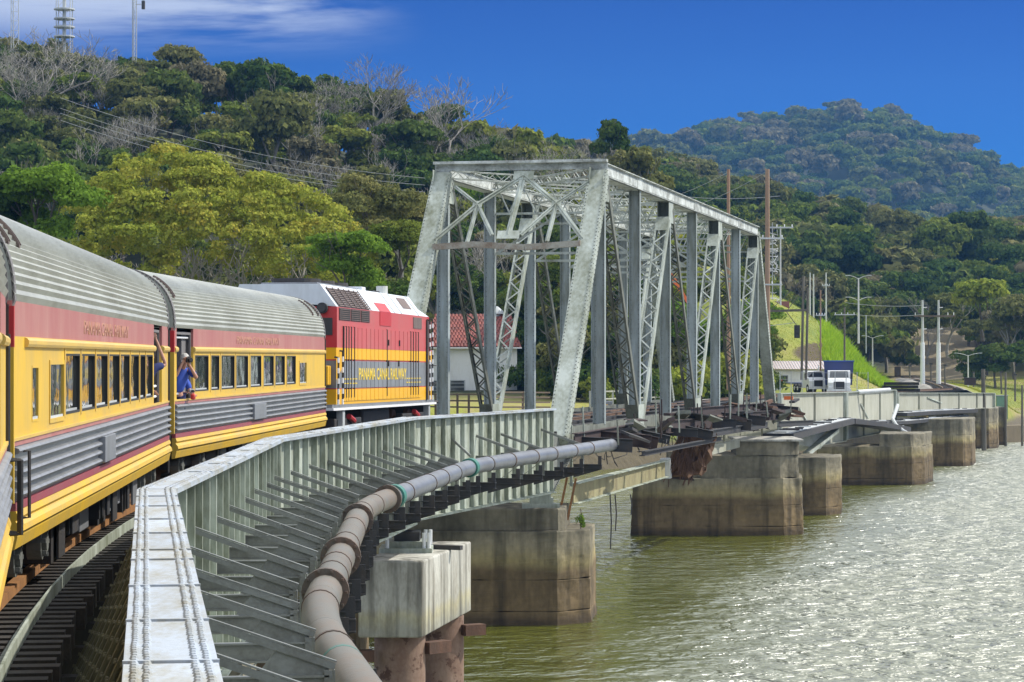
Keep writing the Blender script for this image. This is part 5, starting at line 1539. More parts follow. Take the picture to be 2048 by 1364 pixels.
def person(label, car, base, facing, lean, head, cam_hands, shirt, hairm, arm_up=False, hold=None, pants='navy'):
    """standing figure; positions in the car's frame; feet on the vestibule floor"""
    bx, by, bz = base
    M4 = Matrix.Translation(car.location) @ Matrix.Rotation(car.rotation_euler[2], 4, 'Z')
    loc = M4 @ Vector(base)
    p = thing("person", label, "person", tuple(loc), car.rotation_euler[2])
    f = Vector(facing).normalized(); sd = Vector((f.y, -f.x, 0))   # right hand side of the figure
    ln = Vector(lean)
    pel = Vector((0, 0, .93)); chest = Vector((0, 0, 1.30)) + ln * .6; neck = Vector((0, 0, 1.50)) + ln; hd = Vector((0, 0, 1.60)) + ln * 1.1 + f * .03
    V = [tuple(pel), tuple(Vector((0, 0, 1.12)) + ln * .3), tuple(chest), tuple(neck), tuple(hd), tuple(hd + f * .02 + Vector((0, 0, .10)))]
    R = [(.09, .08), (.08, .07), (.10, .075), (.052, .052), (.078, .088), (.075, .085)]
    E = [(0, 1), (1, 2), (2, 3), (3, 4), (4, 5)]
    V.append(tuple(hd + f * .105 + Vector((0, 0, .03)))); R.append(.016); E.append((4, 6))   # nose
    sh = {}
    for s in (1, -1):
        sp = chest + sd * s * .17 + Vector((0, 0, .14)); V.append(tuple(sp)); R.append(.045); si = len(V) - 1; E.append((2, si))
        el, wr = cam_hands[s]; el, wr = Vector(el), Vector(wr)
        V.append(tuple(el)); R.append(.043); E.append((si, len(V) - 1)); ei = len(V) - 1
        V.append(tuple(wr)); R.append((.030, .025)); E.append((ei, len(V) - 1)); wi = len(V) - 1
        d = (wr - el).normalized(); hand(V, E, R, wr, wi, d, -f if d.z > .5 else Vector((0, 0, 1)), sd * s, .7)
        sh[s] = (sp, el, wr)
    for s in (1, -1):
        hp = pel + sd * s * .10 - Vector((0, 0, .06)); V.append(tuple(hp)); R.append(.07); hi = len(V) - 1; E.append((0, hi))
        V.append((hp.x, hp.y, .48)); R.append(.065); E.append((hi, len(V) - 1))
        V.append((hp.x, hp.y, .08)); R.append(.045); E.append((len(V) - 2, len(V) - 1))
        V.append(tuple(Vector((hp.x, hp.y, .035)) + f * .18)); R.append((.035, .028)); E.append((len(V) - 2, len(V) - 1))
    skin_body("body", V, E, R, M['skin'], p)
    # shirt: torso and upper sleeves
    V = [tuple(pel + Vector((0, 0, .02))), tuple(Vector((0, 0, 1.12)) + ln * .3), tuple(chest), tuple(neck - Vector((0, 0, .04)))]
    R = [(.19, .15), (.18, .14), (.21, .15), (.075, .075)]; E = [(0, 1), (1, 2), (2, 3)]
    for s in (1, -1):
        sp, el, wr = sh[s]
        V.append(tuple(sp)); R.append(.085); E.append((2, len(V) - 1)); V.append(tuple(sp.lerp(el, .8))); R.append(.072); E.append((len(V) - 2, len(V) - 1))
    skin_body("shirt", V, E, R, M[shirt], p)
    V = [tuple(pel + Vector((0, 0, .05)))]; R = [(.16, .13)]; E = []
    for s in (1, -1):
        hp = pel + sd * s * .10 - Vector((0, 0, .06)); V.append(tuple(hp)); R.append(.112); E.append((0, len(V) - 1)); V.append((hp.x, hp.y, .48)); R.append(.082); E.append((len(V) - 2, len(V) - 1)); V.append((hp.x, hp.y, .12)); R.append(.07); E.append((len(V) - 2, len(V) - 1))
    skin_body("trousers", V, E, R, M[pants], p)
    # hair cap: part of a sphere over the top and back of the head
    b = MB(); c = hd + Vector((0, 0, .06)); N_ = 10
    for i in range(7):
        for j in range(16):
            th = math.pi * .56 * i / 6; ph = 2 * math.pi * j / 16
            d = Vector((math.sin(th) * math.cos(ph), math.sin(th) * math.sin(ph), math.cos(th)))
            k = 1 + .05 * math.sin(j * 3 + i * 2)
            q = c + Vector((d.x * .108, d.y * .108, d.z * .125)) * k - f * .022
            if d.dot(f) > .45 and th > .7: q = c + d * .075
            b.v.append(tuple(q))
    for i in range(6):
        for j in range(16): b.f.append((i * 16 + j, i * 16 + (j + 1) % 16, (i + 1) * 16 + (j + 1) % 16, (i + 1) * 16 + j))
    b.build("hair", M[hairm], p, smooth=True)
    for s in (1, -1):
        e = hd + f * .088 + sd * s * .032 + Vector((0, 0, .055)); MB().cbox(e, (.018, .018, .012)).build("eye", M['dark_hair'], p)
    return p, M4, loc
# arm raised out of the far door of the rear car
c2 = car2[0]
person("passenger in a navy short sleeved shirt reaching one bare arm out of a door", c2, (-.28, 20.75, 1.13), (.3, 1, 0), (.12, .05, 0), None,
       {1: ((.42, .12, 1.48), (.26, .0, 1.93)), -1: ((-.05, .3, 1.1), (.12, .42, 1.0))}, 'navy', 'dark_hair')
person("grey haired passenger in a blue shirt pointing a black camera from the front car's door", car3[0], (-.16, 1.20, 1.06), (.55, -1, 0), (.16, -.06, 0), None,
       {1: ((.05, -.35, 1.30), (.17, -.30, 1.56)), -1: ((.45, -.12, 1.26), (.30, -.24, 1.55))}, 'blue', 'hair')
person("passenger crouched behind the photographer holding a small camera out of the door", car3[0], (-.38, 1.80, .88), (.6, -1, 0), (.22, -.02, 0), None,
       {1: ((.10, -.25, 1.10), (.36, -.38, 1.13)), -1: ((.42, -.05, 1.12), (.52, -.25, 1.10))}, 'blue', 'dark_hair')
def cam_obj(label, car, loc, mat, size=(.13, .08, .10), lens=.05, col='dark'):
    M4 = Matrix.Translation(car.location) @ Matrix.Rotation(car.rotation_euler[2], 4, 'Z')
    t = thing("camera_body", label, "camera", tuple(M4 @ Vector(loc)), car.rotation_euler[2] + .5)
    MB().cbox((0, 0, 0), size).build("body", M[mat], t, bevel=.01)
    MB().cbox((0, 0, size[2] * .6), (size[0] * .4, size[1] * .6, size[2] * .3)).build("viewfinder", M[mat], t)
    o = MB().tube([(0, -size[1] / 2, 0), (0, -size[1] / 2 - .10, 0)], lens * .85, 14).build("lens_barrel", M['dark'], t, smooth=True)
    MB().tube([(0, -size[1] / 2 - .10, 0), (0, -size[1] / 2 - .105, 0)], lens * .65, 14).build("glass", M['lamp_glass'], o)
cam_obj("black camera held to the grey haired passenger's eye", car3[0], (.15, .93, 2.70), 'dark')
def bag():
    car = car3[0]; M4 = Matrix.Translation(car.location) @ Matrix.Rotation(car.rotation_euler[2], 4, 'Z')
    t = thing("pouch", "small bright red pouch dangling below the hands in the front car's door", "pouch", tuple(M4 @ Vector((.14, 1.45, 1.93))), car.rotation_euler[2])
    MB().cbox((0, 0, 0), (.09, .16, .12)).build("pouch_body", M['redcloth'], t, bevel=.03); MB().tube([(0, -.05, .06), (0, 0, .16), (0, .05, .06)], .008, 5).build("strap", M['redcloth'], t)
bag()
cam_obj("small silver camera with a red strap held out of the front car's door", car3[0], (.12, 1.42, 2.05), 'galv', (.11, .05, .07), .03)
# ---------------------------------------------------------------- piers
CLD = bpy.data.textures.new('chips', 'CLOUDS'); CLD.noise_scale = .9; CLD.noise_depth = 3
def pier(label, foot, tiers, mat='concrete_old', group=None, batter=.035, extra=None):
    """foot: outline at the water; tiers: (z0, z1, inset per side outline function)"""
    cx = sum(p[0] for p in foot) / len(foot); cy = sum(p[1] for p in foot) / len(foot)
    t = thing("bridge_pier", label, "pier", (cx, cy, 0), 0, group)
    for k, (z0, z1, fx) in enumerate(tiers):
        F = foot if fx is None else fx
        b = MB(); n = len(F)
        # courses with a slightly recessed joint between pours, edges broken up a little
        zs = [z0]; 
        while zs[-1] < z1 - .9: zs.append(zs[-1] + 1.25)
        zs[-1] = z1 if len(zs) > 1 else zs[-1]
        if len(zs) == 1: zs.append(z1)
        r = random.Random(k * 7 + int(cy))
        for a, c in zip(zs, zs[1:]):
            def ring(z, ins):
                out = []
                for (x, y) in F:
                    s = 1 - batter * z / 6.0
                    dx, dy = (x - cx) * s, (y - cy) * s; l = math.hypot(dx, dy)
                    out.append((dx * (1 - ins / l), dy * (1 - ins / l), z))
                return out
            R = [ring(a, .0), ring(a + .02, -.012), ring(c - .05, -.012), ring(c, .02)]
            b0 = len(b.v)
            for q in R: b.v += q
            for i in range(3):
                for j in range(n): j2 = (j + 1) % n; b.f.append((b0 + i * n + j, b0 + i * n + j2, b0 + (i + 1) * n + j2, b0 + (i + 1) * n + j))
            b.f.append(tuple(b0 + 3 * n + j for j in range(n)))
        o = b.build("pier_block", M[mat], t)
        sd = o.modifiers.new("cut", 'SUBSURF'); sd.subdivision_type = 'SIMPLE'; sd.levels = sd.render_levels = 4
        dm = o.modifiers.new("wear", 'DISPLACE'); dm.texture = CLD; dm.strength = .20; dm.mid_level = .5; dm.texture_coords = 'GLOBAL'
    return t
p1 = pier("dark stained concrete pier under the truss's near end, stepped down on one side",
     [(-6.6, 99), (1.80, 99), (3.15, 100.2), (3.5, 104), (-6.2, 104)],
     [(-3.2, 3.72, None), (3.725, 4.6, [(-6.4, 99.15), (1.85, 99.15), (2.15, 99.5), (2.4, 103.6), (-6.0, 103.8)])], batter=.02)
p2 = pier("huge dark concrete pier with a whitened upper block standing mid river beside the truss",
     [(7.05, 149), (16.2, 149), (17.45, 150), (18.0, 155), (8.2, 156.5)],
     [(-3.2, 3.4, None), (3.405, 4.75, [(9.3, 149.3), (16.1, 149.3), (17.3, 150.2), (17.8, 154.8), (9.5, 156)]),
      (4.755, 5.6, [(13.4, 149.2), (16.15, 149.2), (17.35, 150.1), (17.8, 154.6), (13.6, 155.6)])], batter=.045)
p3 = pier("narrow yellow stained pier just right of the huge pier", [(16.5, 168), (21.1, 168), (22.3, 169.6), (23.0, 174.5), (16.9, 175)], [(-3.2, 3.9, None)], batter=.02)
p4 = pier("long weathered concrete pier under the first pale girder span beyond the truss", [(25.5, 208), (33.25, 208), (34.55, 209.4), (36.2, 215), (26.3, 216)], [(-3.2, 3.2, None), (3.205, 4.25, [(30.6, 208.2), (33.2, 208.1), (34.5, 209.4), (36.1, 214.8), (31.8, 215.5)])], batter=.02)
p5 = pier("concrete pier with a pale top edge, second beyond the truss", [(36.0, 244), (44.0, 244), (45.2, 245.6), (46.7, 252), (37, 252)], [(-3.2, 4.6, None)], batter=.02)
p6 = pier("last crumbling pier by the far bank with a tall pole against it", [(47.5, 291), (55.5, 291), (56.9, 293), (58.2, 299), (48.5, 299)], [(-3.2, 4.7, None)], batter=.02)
MB().cbox((15.4 - p2.location.x, 152.2 - p2.location.y, 5.66), (4.0, 6.1, .12)).build("pier_cap", M['concrete'], p2)
# bearings on pier one
t = thing("bridge_bearing", "pale steel bearing under the girder end on the stepped pier", "bearing", (1.15, 99.7, 4.6))
b = MB(); b.box(-.75, .75, -.3, .6, 0, .18); b.build("base_plate", M['truss'], t)
b = MB(); b.box(-.45, .5, -.2, .5, .18, .42); b.box(-.35, .4, -.15, .45, .42, .72); b.build("bearing_block", M['truss'], t)

# new concrete cap on two rusty piles
CX = thing("pile_cap", "new pale concrete box cap on two rusty steel piles below the girder joint", "pier cap", (-3.6, 75, 0))
ox, oy = -3.6, 75
zt_, zb_ = EYE - 6.1, EYE - 8.4
F = [(-4.62, 75.05), (-2.69, 75.0), (-1.36, 83.0), (-3.4, 83.2)]
b = MB(); b.hexa([(x - ox, y - oy, zb_) for x, y in F] + [(x - ox, y - oy, zt_) for x, y in F]); b.build("cap_block", M['concrete'], CX, bevel=.05)
for (x, y) in ((-3.42, 76.3), (-2.35, 81.6)):
    b = MB(); b.tube([(x - ox, y - oy, -3.3), (x - ox, y - oy, zb_ - .004)], .78, 28); b.build("steel_pile", M['pile'], CX, smooth=True)
for (x0, y0, x1, y1, z) in ((-2.65, 76.2, -2.0, 76.9, 1.75), (-1.6, 81.2, -.95, 81.6, 1.75), (-4.2, 75.6, -4.9, 75.4, 1.6)):
    b = MB(); b.beam((x0 - ox, y0 - oy, z), (x1 - ox, y1 - oy, z), .4, .35); b.build("pile_bracket", M['rust'], CX)
b = MB(); b.beam((-4.85 - ox, .3, 1.5), (-4.85 - ox, .3, -1.5), .05, .05); b.build("hanging_rod", M['dark'], CX)
t = thing("bridge_bearing", "steel bearing with white bolts on the new concrete cap", "bearing", (-3.1, 79.2, zt_))
MB().box(-1.05, .6, -1.2, .8, 0, .14).build("base_plate", M['truss'], t); MB().box(-.85, .45, -1.0, .6, .14, .34).build("sole_plate", M['truss'], t)
MB().box(-.6, .2, -.7, .4, .34, .62).build("rocker", M['dark'], t)
for x in (-.8, .35, .5): 
    for y in (-1.0, .5): MB().cyl((x, y), .06, .14, .62, 8).build("anchor_bolt", M['white'], t)
t = thing("timber_baulk", "dark timber baulk lying on the new concrete cap", "timber", (-2.3, 79.6, zt_))
MB().box(-.6, .75, -.1, .12, 0, .14).build("baulk", M['dark'], t).rotation_euler = (0, 0, -.4)
# dark old pier wall behind the cap
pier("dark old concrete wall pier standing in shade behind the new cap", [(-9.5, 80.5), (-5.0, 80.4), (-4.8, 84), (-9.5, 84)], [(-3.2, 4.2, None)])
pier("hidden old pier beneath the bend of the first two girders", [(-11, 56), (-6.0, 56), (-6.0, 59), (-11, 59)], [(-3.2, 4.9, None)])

# ---------------------------------------------------------------- remains of the old road deck on the river side of the truss
def junk(name, label, cat, loc): return thing(name, label, cat, tuple(loc))
dk = thing("broken_road_deck", "dark rusty remains of a road deck hanging along the river side of the truss", "road deck", tuple(TR), TH)
r = random.Random(17)
for j in range(16):
    y = 1.5 + j * 4.5
    L2 = r.uniform(2.0, 3.4)
    b = MB(); b.ibeam((.35, y, -.2 - r.random() * .2), (L2, y + r.uniform(-.3, .3), -.35 - r.random() * .4), .22, r.uniform(.35, .6), t=.03); b.build("outrigger_beam", M[r.choice(['darkbr', 'darkbr', 'dark'])], dk)
for (a, c, x, z, h, mt) in ((0, 13, .7, -.15, .45, 'darkbr'), (2, 11, 1.7, -.45, .32, 'darkbr'), (12, 27, .9, -.3, .4, 'dark'), (18, 44, 1.5, -.15, .6, 'darkbr'), (24, 50, 2.6, -.65, .35, 'dark'), (40, 56, 1.2, -.9, .3, 'darkbr'),
                            (30, 61, .8, .25, .5, 'darkbr'), (45, 68, 2.0, -.3, .6, 'darkbr'), (52, 72, 2.9, -.9, .35, 'dark'), (60, 74, 1.0, .1, .4, 'darkbr'), (6, 30, 2.4, -.95, .2, 'dark')):
    b = MB(); b.ibeam((x, a, z), (x + r.uniform(-.3, .3), c, z - .4 * c / 60 + r.uniform(-.12, .12)), .25, h, t=.03); b.build("stringer_beam", M[mt], dk)
for k in range(34):
    y = r.uniform(3, 70); x = r.uniform(.5, 2.9); z = r.uniform(-.9, .35)
    b = MB(); b.cbox((0, 0, 0), (r.uniform(.2, .9), r.uniform(.6, 2.6), r.uniform(.05, .22))); b.build("deck_fragment", M[r.choice(['darkbr', 'rust', 'dark', 'truss_dark', 'dark', 'darkbr'])], dk, loc=(x, y, z), rot=(r.uniform(-.25, .25), r.uniform(-.4, .4), r.uniform(-.5, .5)))
for k in range(26):
    y = r.uniform(0, 68); x = r.uniform(.6, 2.8)
    b = MB(); b.beam((x, y, -.4), (x + r.uniform(-.1, .1), y, r.uniform(.5, 1.3)), .06, .06); b.build("bent_post", M[r.choice(['dark', 'truss_dark', 'darkbr', 'truss'])], dk)
b = MB(); b.box(-.3, .3, -.1, .1, -.12, .12); b.build("orange_box", M['orange'], dk, loc=(1.6, 69, .4))
# cables and wire tangles
for k in range(16):
    y = r.uniform(2, 66); x = r.uniform(.4, 2.2); l = r.uniform(1, 3.5)
    P = [(x + r.gauss(0, .12), y + l * i / 6, -.6 - math.sin(math.pi * i / 6) * r.uniform(.3, .9)) for i in range(7)]
    MB().tube(P, .02, 4).build("dangling_cable", M['dark'], dk)
# lower service beam
b_ = thing("service_beam", "mossy yellowish steel beam running low from the stepped pier towards the huge pier", "beam", tuple(tw(0.2, 2.2, -2.45)), TH)
MB().box(-.02, .02, 0, 23.5, -.38, .38).build("web", worn("mossy_yellow_steel", (.30, .27, .14), (.13, .10, .05), .8, 1.0, (1, 1, .4), .8), b_)
b = MB(); b.box(-.2, .2, 0, 23.5, .382, .42); b.box(-.2, .2, 0, 23.5, -.42, -.382); b.build("flanges", M['web'], b_)
b = MB(); b.box(-.25, .25, 23.6, 24.5, -.5, .5); b.build("end_block", M['white'], b_)
b_ = thing("service_beam", "thin pale beam landing on the huge pier under the road deck wreckage", "beam", tuple(tw(.6, 34, -2.0)), TH)
MB().box(-.15, .15, 0, 16.5, -.25, .25).build("beam", M['concrete_far'], b_)
for k, (x, y) in enumerate(((1.9, 102.2), (2.25, 101.6))):
    t = thing("raking_strut", ["inner rust red strut slanting below the end of the pipe", "outer rust red strut slanting below the end of the pipe"][k], "strut", (x, y, EYE - 6.6))
    MB().beam((0, 0, .0), (.35, 0, 1.7), .09, .09).build("strut", M['orange_rust'], t)
t = thing("hanging_rods", "thin dark rods dangling under the low mossy beam", "rods", tuple(tw(.3, 10, -2.9)))
for dx, l in ((0, 2.4), (.22, 1.6), (.9, .9)): MB().tube([(dx, 0, 0), (dx + .06, 0, -l * .5), (dx + .02, 0, -l)], .03, 5).build("rod", M['dark'], t)
# rusted mat of rods and plate hanging off the deck
def hang_mat():
    r = random.Random(3)
    c = tw(1.6, 27, -1.6); t = thing("rusted_hanging_sheet", "crumpled brown rusted sheet hanging from the broken road deck above the water", "rusted sheet", tuple(c))
    n, m_ = 12, 9; V = []
    for i in range(n):
        for j in range(m_):
            u, v = i / (n - 1), j / (m_ - 1)
            x = -.9 + 2.0 * u - .95 * v * (1 - .3 * u) + r.gauss(0, .05); z = 1.2 - 2.5 * v - .25 * u * (1 - v) + r.gauss(0, .05) + (.35 * abs(u - .5) if v > .9 else 0)
            V.append((x * .92, r.gauss(0, .13) + .35 * math.sin(u * 7) * .4 - v * .5, z))
    F = [(i * m_ + j, (i + 1) * m_ + j, (i + 1) * m_ + j + 1, i * m_ + j + 1) for i in range(n - 1) for j in range(m_ - 1)]
    b = MB(); b.add(V, F); o = b.build("sheet", worn("flaky_rust", (.15, .085, .05), (.07, .035, .02), .7, 3.5, rough=.95, bump=1, bscale=6), t)
    sd = o.modifiers.new("thick", 'SOLIDIFY'); sd.thickness = .12
    for k in range(46):
        u, v = r.random(), r.random(); x = -.9 + 2.0 * u - .95 * v; z = 1.2 - 2.5 * v
        MB().beam((x * .9, -.35 - v * .3, z + .4), (x * .9 - .3 + r.gauss(0, .15), -.45 - v * .5, z - .5), .04, .03).build("rust_strip", M['rust'], t)
    s = MB(); s.add([(-1.7, -.3, -1.35), (-.1, -.2, -1.5), (-.9, -.3, -.1), (-1.6, .1, -1.35), (-.1, .2, -1.5), (-.9, .1, -.1)], [(0, 1, 2), (5, 4, 3), (0, 3, 4, 1), (1, 4, 5, 2), (2, 5, 3, 0)]); s.build("torn_plate", M['darkbr'], t)
hang_mat()
t = thing("leafy_sprig", "small green weed growing out of the stepped pier's corner", "plant", (2.75, 100.2, 3.74))
me = crown_mesh("leaves", 5, [((0, 0, .5), (.3, .25, .45)), ((.15, 0, .2), (.2, .2, .3))], 260, .07, LEAF['bright']); mesh_obj("leaves", me, t).scale = (.6, .6, .6)
MB().tube([(0, 0, 0), (.05, 0, .4), (.0, .02, .8)], .02, 5).build("stem", M['brownwood'], t)
# ---------------------------------------------------------------- girder spans beyond the truss
def far_span(a, c, ztop, dep, label, side=0, n=4, wt='concrete_far'):
    (x0, y0), (x1, y1) = a, c; L_ = math.hypot(x1 - x0, y1 - y0)
    t = thing("plate_girder", label, "girder", (x0, y0, EYE + ztop[0]), rot_for(x1 - x0, y1 - y0), "pale girder spans beyond the truss", math.atan2(ztop[1] - ztop[0], L_))
    MB().box(-.02, .02, .1, L_ - .1, -dep, -.06).build("web_plate", M[wt], t)
    MB().box(-.25, .25, .05, L_ - .05, -.058, 0).build("top_flange", M['truss'], t)
    MB().box(-.25, .25, .05, L_ - .05, -dep - .06, -dep - .002).build("bottom_flange", M[wt], t)
    for i in range(n + 1):
        y = .2 + (L_ - .4) * i / n; big = i in (0, n)
        MB().box(.021, .30 if big else .18, y - (.22 if big else .05), y + (.22 if big else .05), -dep + .01, -.07).build("stiffener", M['truss' if big else wt], t)
    b = MB(); b.beam((.1, L_ * .28, -dep * .28), (.1, L_ * .42, -dep * .62), .08, .12); b.build("loose_strut", M['truss'], t)
    return t
far_span((18.3, 172.5), (27.4, 206.5), (-2.45, -2.85), 4.0, "pale grey girder span beside the truss's far end below the white trucks", 0, 2)
far_span((27.5, 207), (36.9, 241.5), (-2.85, -3.1), 3.9, "second pale girder span beyond the truss with a crumbled lower edge", 0, 3)
far_span((37.1, 242), (56.0, 291), (-3.4, -4.1), 1.7, "third girder span beyond the truss, low and partly collapsed", 0, 5)
for (a, c, z, d, lb) in (((11.4, 173), (29.9, 242), -3.0, 3.6, "hidden left girder of the first spans beyond the truss"), ((30.1, 243), (49.0, 292), -3.6, 2.4, "hidden left girder of the last span before the far bank")):
    far_span(a, c, (z, z - .4), d, lb)
# fallen walkway slabs outside the girders
def slab_run(label, pts, w, th, mat='dark', top='galv'):
    P = [Vector(p) for p in pts]; t = thing("fallen_walkway", label, "walkway", tuple(P[0])); o = P[0]
    for p, q in zip(P, P[1:]):
        b = MB(); b.beam(p - o, q - o, w, th); b.build("deck_slab", M[mat], t)
        u = (q - p).normalized()
        b = MB(); b.beam(p - o + Vector((0, 0, th / 2 + .02)) + u * .1, q - o + Vector((0, 0, th / 2 + .02)) - u * .1, w * .75, .03); b.build("pale_crust", M[top], t)
        n = max(2, int((q - p).length / 2.2))
        for i in range(n): 
            c = p.lerp(q, (i + .5) / n) - o; MB().cbox((c.x + random.uniform(-.2, .2), c.y, c.z + th / 2 + .06), (w * random.uniform(.2, .7), .35, .10)).build("lump", M[random.choice(['dark', 'galv', 'white', 'dark'])], t)
    return t
random.seed(9)
slab_run("black walkway slab with a whitish crust tilting up beside the narrow pier", [px(1556, 160, ypix=874), px(1600, 172, ypix=862), px(1684, 199, ypix=842)], 2.0, .42)
slab_run("black broken walkway slab drooping below the second pale girder", [px(1686, 200, ypix=842), px(1740, 214, ypix=848), px(1800, 232, ypix=858)], 2.0, .4)
slab_run("dark walkway slab above the second pier beyond the truss", [px(1792, 240, ypix=829), px(1850, 250, ypix=825), px(1935, 262, ypix=821)], 2.2, .35)
slab_run("long low dark slab reaching from the drooping walkway to the pier", [px(1700, 212, ypix=846), px(1800, 236, ypix=845), px(1925, 262, ypix=833)], 1.4, .3)
slab_run("thin grey slab under the last girder before the far bank", [px(1880, 285, ypix=812), px(1965, 297, ypix=808)], 2.0, .3, 'concrete_far')
t = thing("bent_pipe", "bent pale grey pipe drooping over the pier from the broken walkway", "pipe", tuple(px(1793, 230, ypix=812))); o = t.location.copy()
P = [(1795, 810), (1790, 825), (1785, 838), (1792, 850), (1806, 862), (1822, 870), (1838, 873)]
MB().tube([px(a, 230 - i * 1.2, ypix=c) - o for i, (a, c) in enumerate(P)], .17, 8).build("pipe", M['galv'], t, smooth=True)
t = thing("brace_plate", "slanting grey gusset bracing below the black walkway slab by the narrow pier", "brace", tuple(px(1640, 178, ypix=880))); o = t.location.copy()
Q = [px(1558, 172, ypix=880) - o, px(1600, 180, ypix=902) - o, px(1640, 184, ypix=898) - o, px(1684, 196, ypix=850) - o]
b = MB(); b.add(Q + [q + Vector((0, .4, 0)) for q in Q], [(0, 1, 2, 3), (7, 6, 5, 4), (0, 4, 5, 1), (1, 5, 6, 2), (2, 6, 7, 3), (3, 7, 4, 0)]); b.build("plate", M['concrete_far'], t)
b = MB(); b.beam(px(1612, 178, ypix=908) - o, px(1672, 190, ypix=860) - o, .5, .25); b.build("strut", M['truss'], t)
t = thing("pipe_stub", "short pale pipe stub lying on the girder beside the stacked sleepers", "pipe", tuple(px(1715, 215, ypix=784)))
MB().tube([(0, 0, 0), (3.2, 3, .15)], .2, 10).build("pipe", M['galv'], t, smooth=True)
# ---------------------------------------------------------------- far bank: house, road, trucks, poles
def gz(x, y): return ground(x, y)
# tiled house behind the truss portal
def house():
    y = 258; x0 = (845 - 1024) / 5000 * y; x1 = (1034 - 1024) / 5000 * y
    zb = EYE - (812 - 715) / 5000 * y; ze = EYE + (715 - 697) / 5000 * y; zr = EYE + (715 - 628) / 5000 * y
    t = thing("tiled_house", "white house with a steep red tiled roof seen through the truss portal", "house", ((x0 + x1) / 2, y + 5, zb))
    w = (x1 - x0) / 2; h = ze - zb; hr = zr - zb
    b = MB(); b.box(-w, w, -5, 5, -1.5, h); b.build("wall", M['white'], t)
    b = MB(); b.box(-w - .5, w + .5, -5.6, 5.6, h, h + .14); b.build("eaves", M['white_bright'], t)
    rf = MB(); rf.add([(-w - .45, -5.5, h + .145), (w + .45, -5.5, h + .145), (w + .45, 5.5, h + .145), (-w - .45, 5.5, h + .145), (-w + 1.2, -.2, hr), (w - .6, -.2, hr)], [(0, 1, 5, 4), (1, 2, 5), (2, 3, 4, 5), (3, 0, 4), (3, 2, 1, 0)])
    rf = rf.build("roof", M['tile'], t)
    # rows of tiles on the slope facing the river
    tm = MB(); tm.extrude([(-.17, 0), (-.11, .085), (0, .12), (.11, .085), (.17, 0), (0, .03)], 'y', 0, .52); tm = tm.mesh("roof_tile", M['tile'])
    n = 0; rows = 12; r = random.Random(2)
    stuff = MB()
    for i in range(rows):
        f = i / rows
        ya, za = -5.5 + 5.3 * f, h + .16 + (hr - h - .16) * f
        xa, xb = -w - .45 + 1.65 * f, w + .45 - 1.05 * f
        nn = int((xb - xa) / .36)
        for k in range(nn):
            if n < 300:
                mesh_obj("roof_tile", tm, rf, (xa + (k + .5) * .36, ya, za + .03), (math.atan2(hr - h, 5.3) * 1.0 + r.uniform(-.03, .03), 0, 0)); n += 1
            else: stuff.beam((xa + (k + .5) * .36, ya, za + .07), (xa + (k + .5) * .36, ya + .44, za + .07 + .44 * (hr - h) / 5.3), .3, .06)
    if stuff.v: stuff.build("roof_tiles_upper", M['tile'], rf, kind="stuff")
    for pxw, wd in ((866, 1.0), (915, 1.6)):
        x = (pxw - 1024) / 5000 * (y) - t.location.x
        wn_ = MB(); wn_.box(x - wd / 2, x + wd / 2, -5.06, -5.003, .9, 2.7); wn_ = wn_.build("window", M['galv'], t)
        MB().box(x - wd / 2 + .12, x + wd / 2 - .12, -5.09, -5.062, 1.0, 2.6).build("pane", M['glass'], wn_)
        for k in range(4): MB().box(x - wd / 2, x + wd / 2, -5.12, -5.092, 1.15 + k * .4, 1.2 + k * .4).build("louvre_bar", M['galv'], wn_)
    v = MB(); v.tube([(0, 0, 0), (0, 0, 1.3)], .45, 12); v.tube([(0, 0, 1.3), (0, 0, 1.7), (0, 0, 2.1)], [.8, .62, .1], 14); v.build("roof_ventilator", M['galv'], t, smooth=True, loc=((993 - 1024) / 5000 * y - t.location.x, -.2, hr - 1.2))
house()
def rail_fence(label, pts, h=1.1, posts=2.4, mat='brownwood', bars=3):
    P = [Vector(p) for p in pts]; t = thing("wooden_railing", label, "railing", tuple(P[0])); o = P[0]
    for p, q in zip(P, P[1:]):
        n = max(1, int((q - p).length / posts))
        for i in range(n):
            c = p.lerp(q, i / n) - o; MB().box(c.x - .09, c.x + .09, c.y - .09, c.y + .09, c.z - .3, c.z + h).build("post", M[mat], t)
        for k in range(bars):
            z = h * (k + 1) / bars - .08
            MB().beam(p - o + Vector((0, -.1, z)), q - o + Vector((0, -.1, z)), .05, .13).build("rail", M[mat], t)
rail_fence("weathered brown timber railing in front of the white house", [px(850, 205, ypix=823), px(985, 190, ypix=826)], 1.5)
rail_fence("brown timber railing by the dark tree right of the house", [px(990, 200, ypix=822), px(1100, 205, ypix=822)], 1.6, bars=4)
rail_fence("yellowish low railing far behind the truss", [px(1180, 230, ypix=812), px(1330, 250, ypix=806), px(1500, 275, ypix=800)], 1.4, 3.0, 'concrete_far', 2)
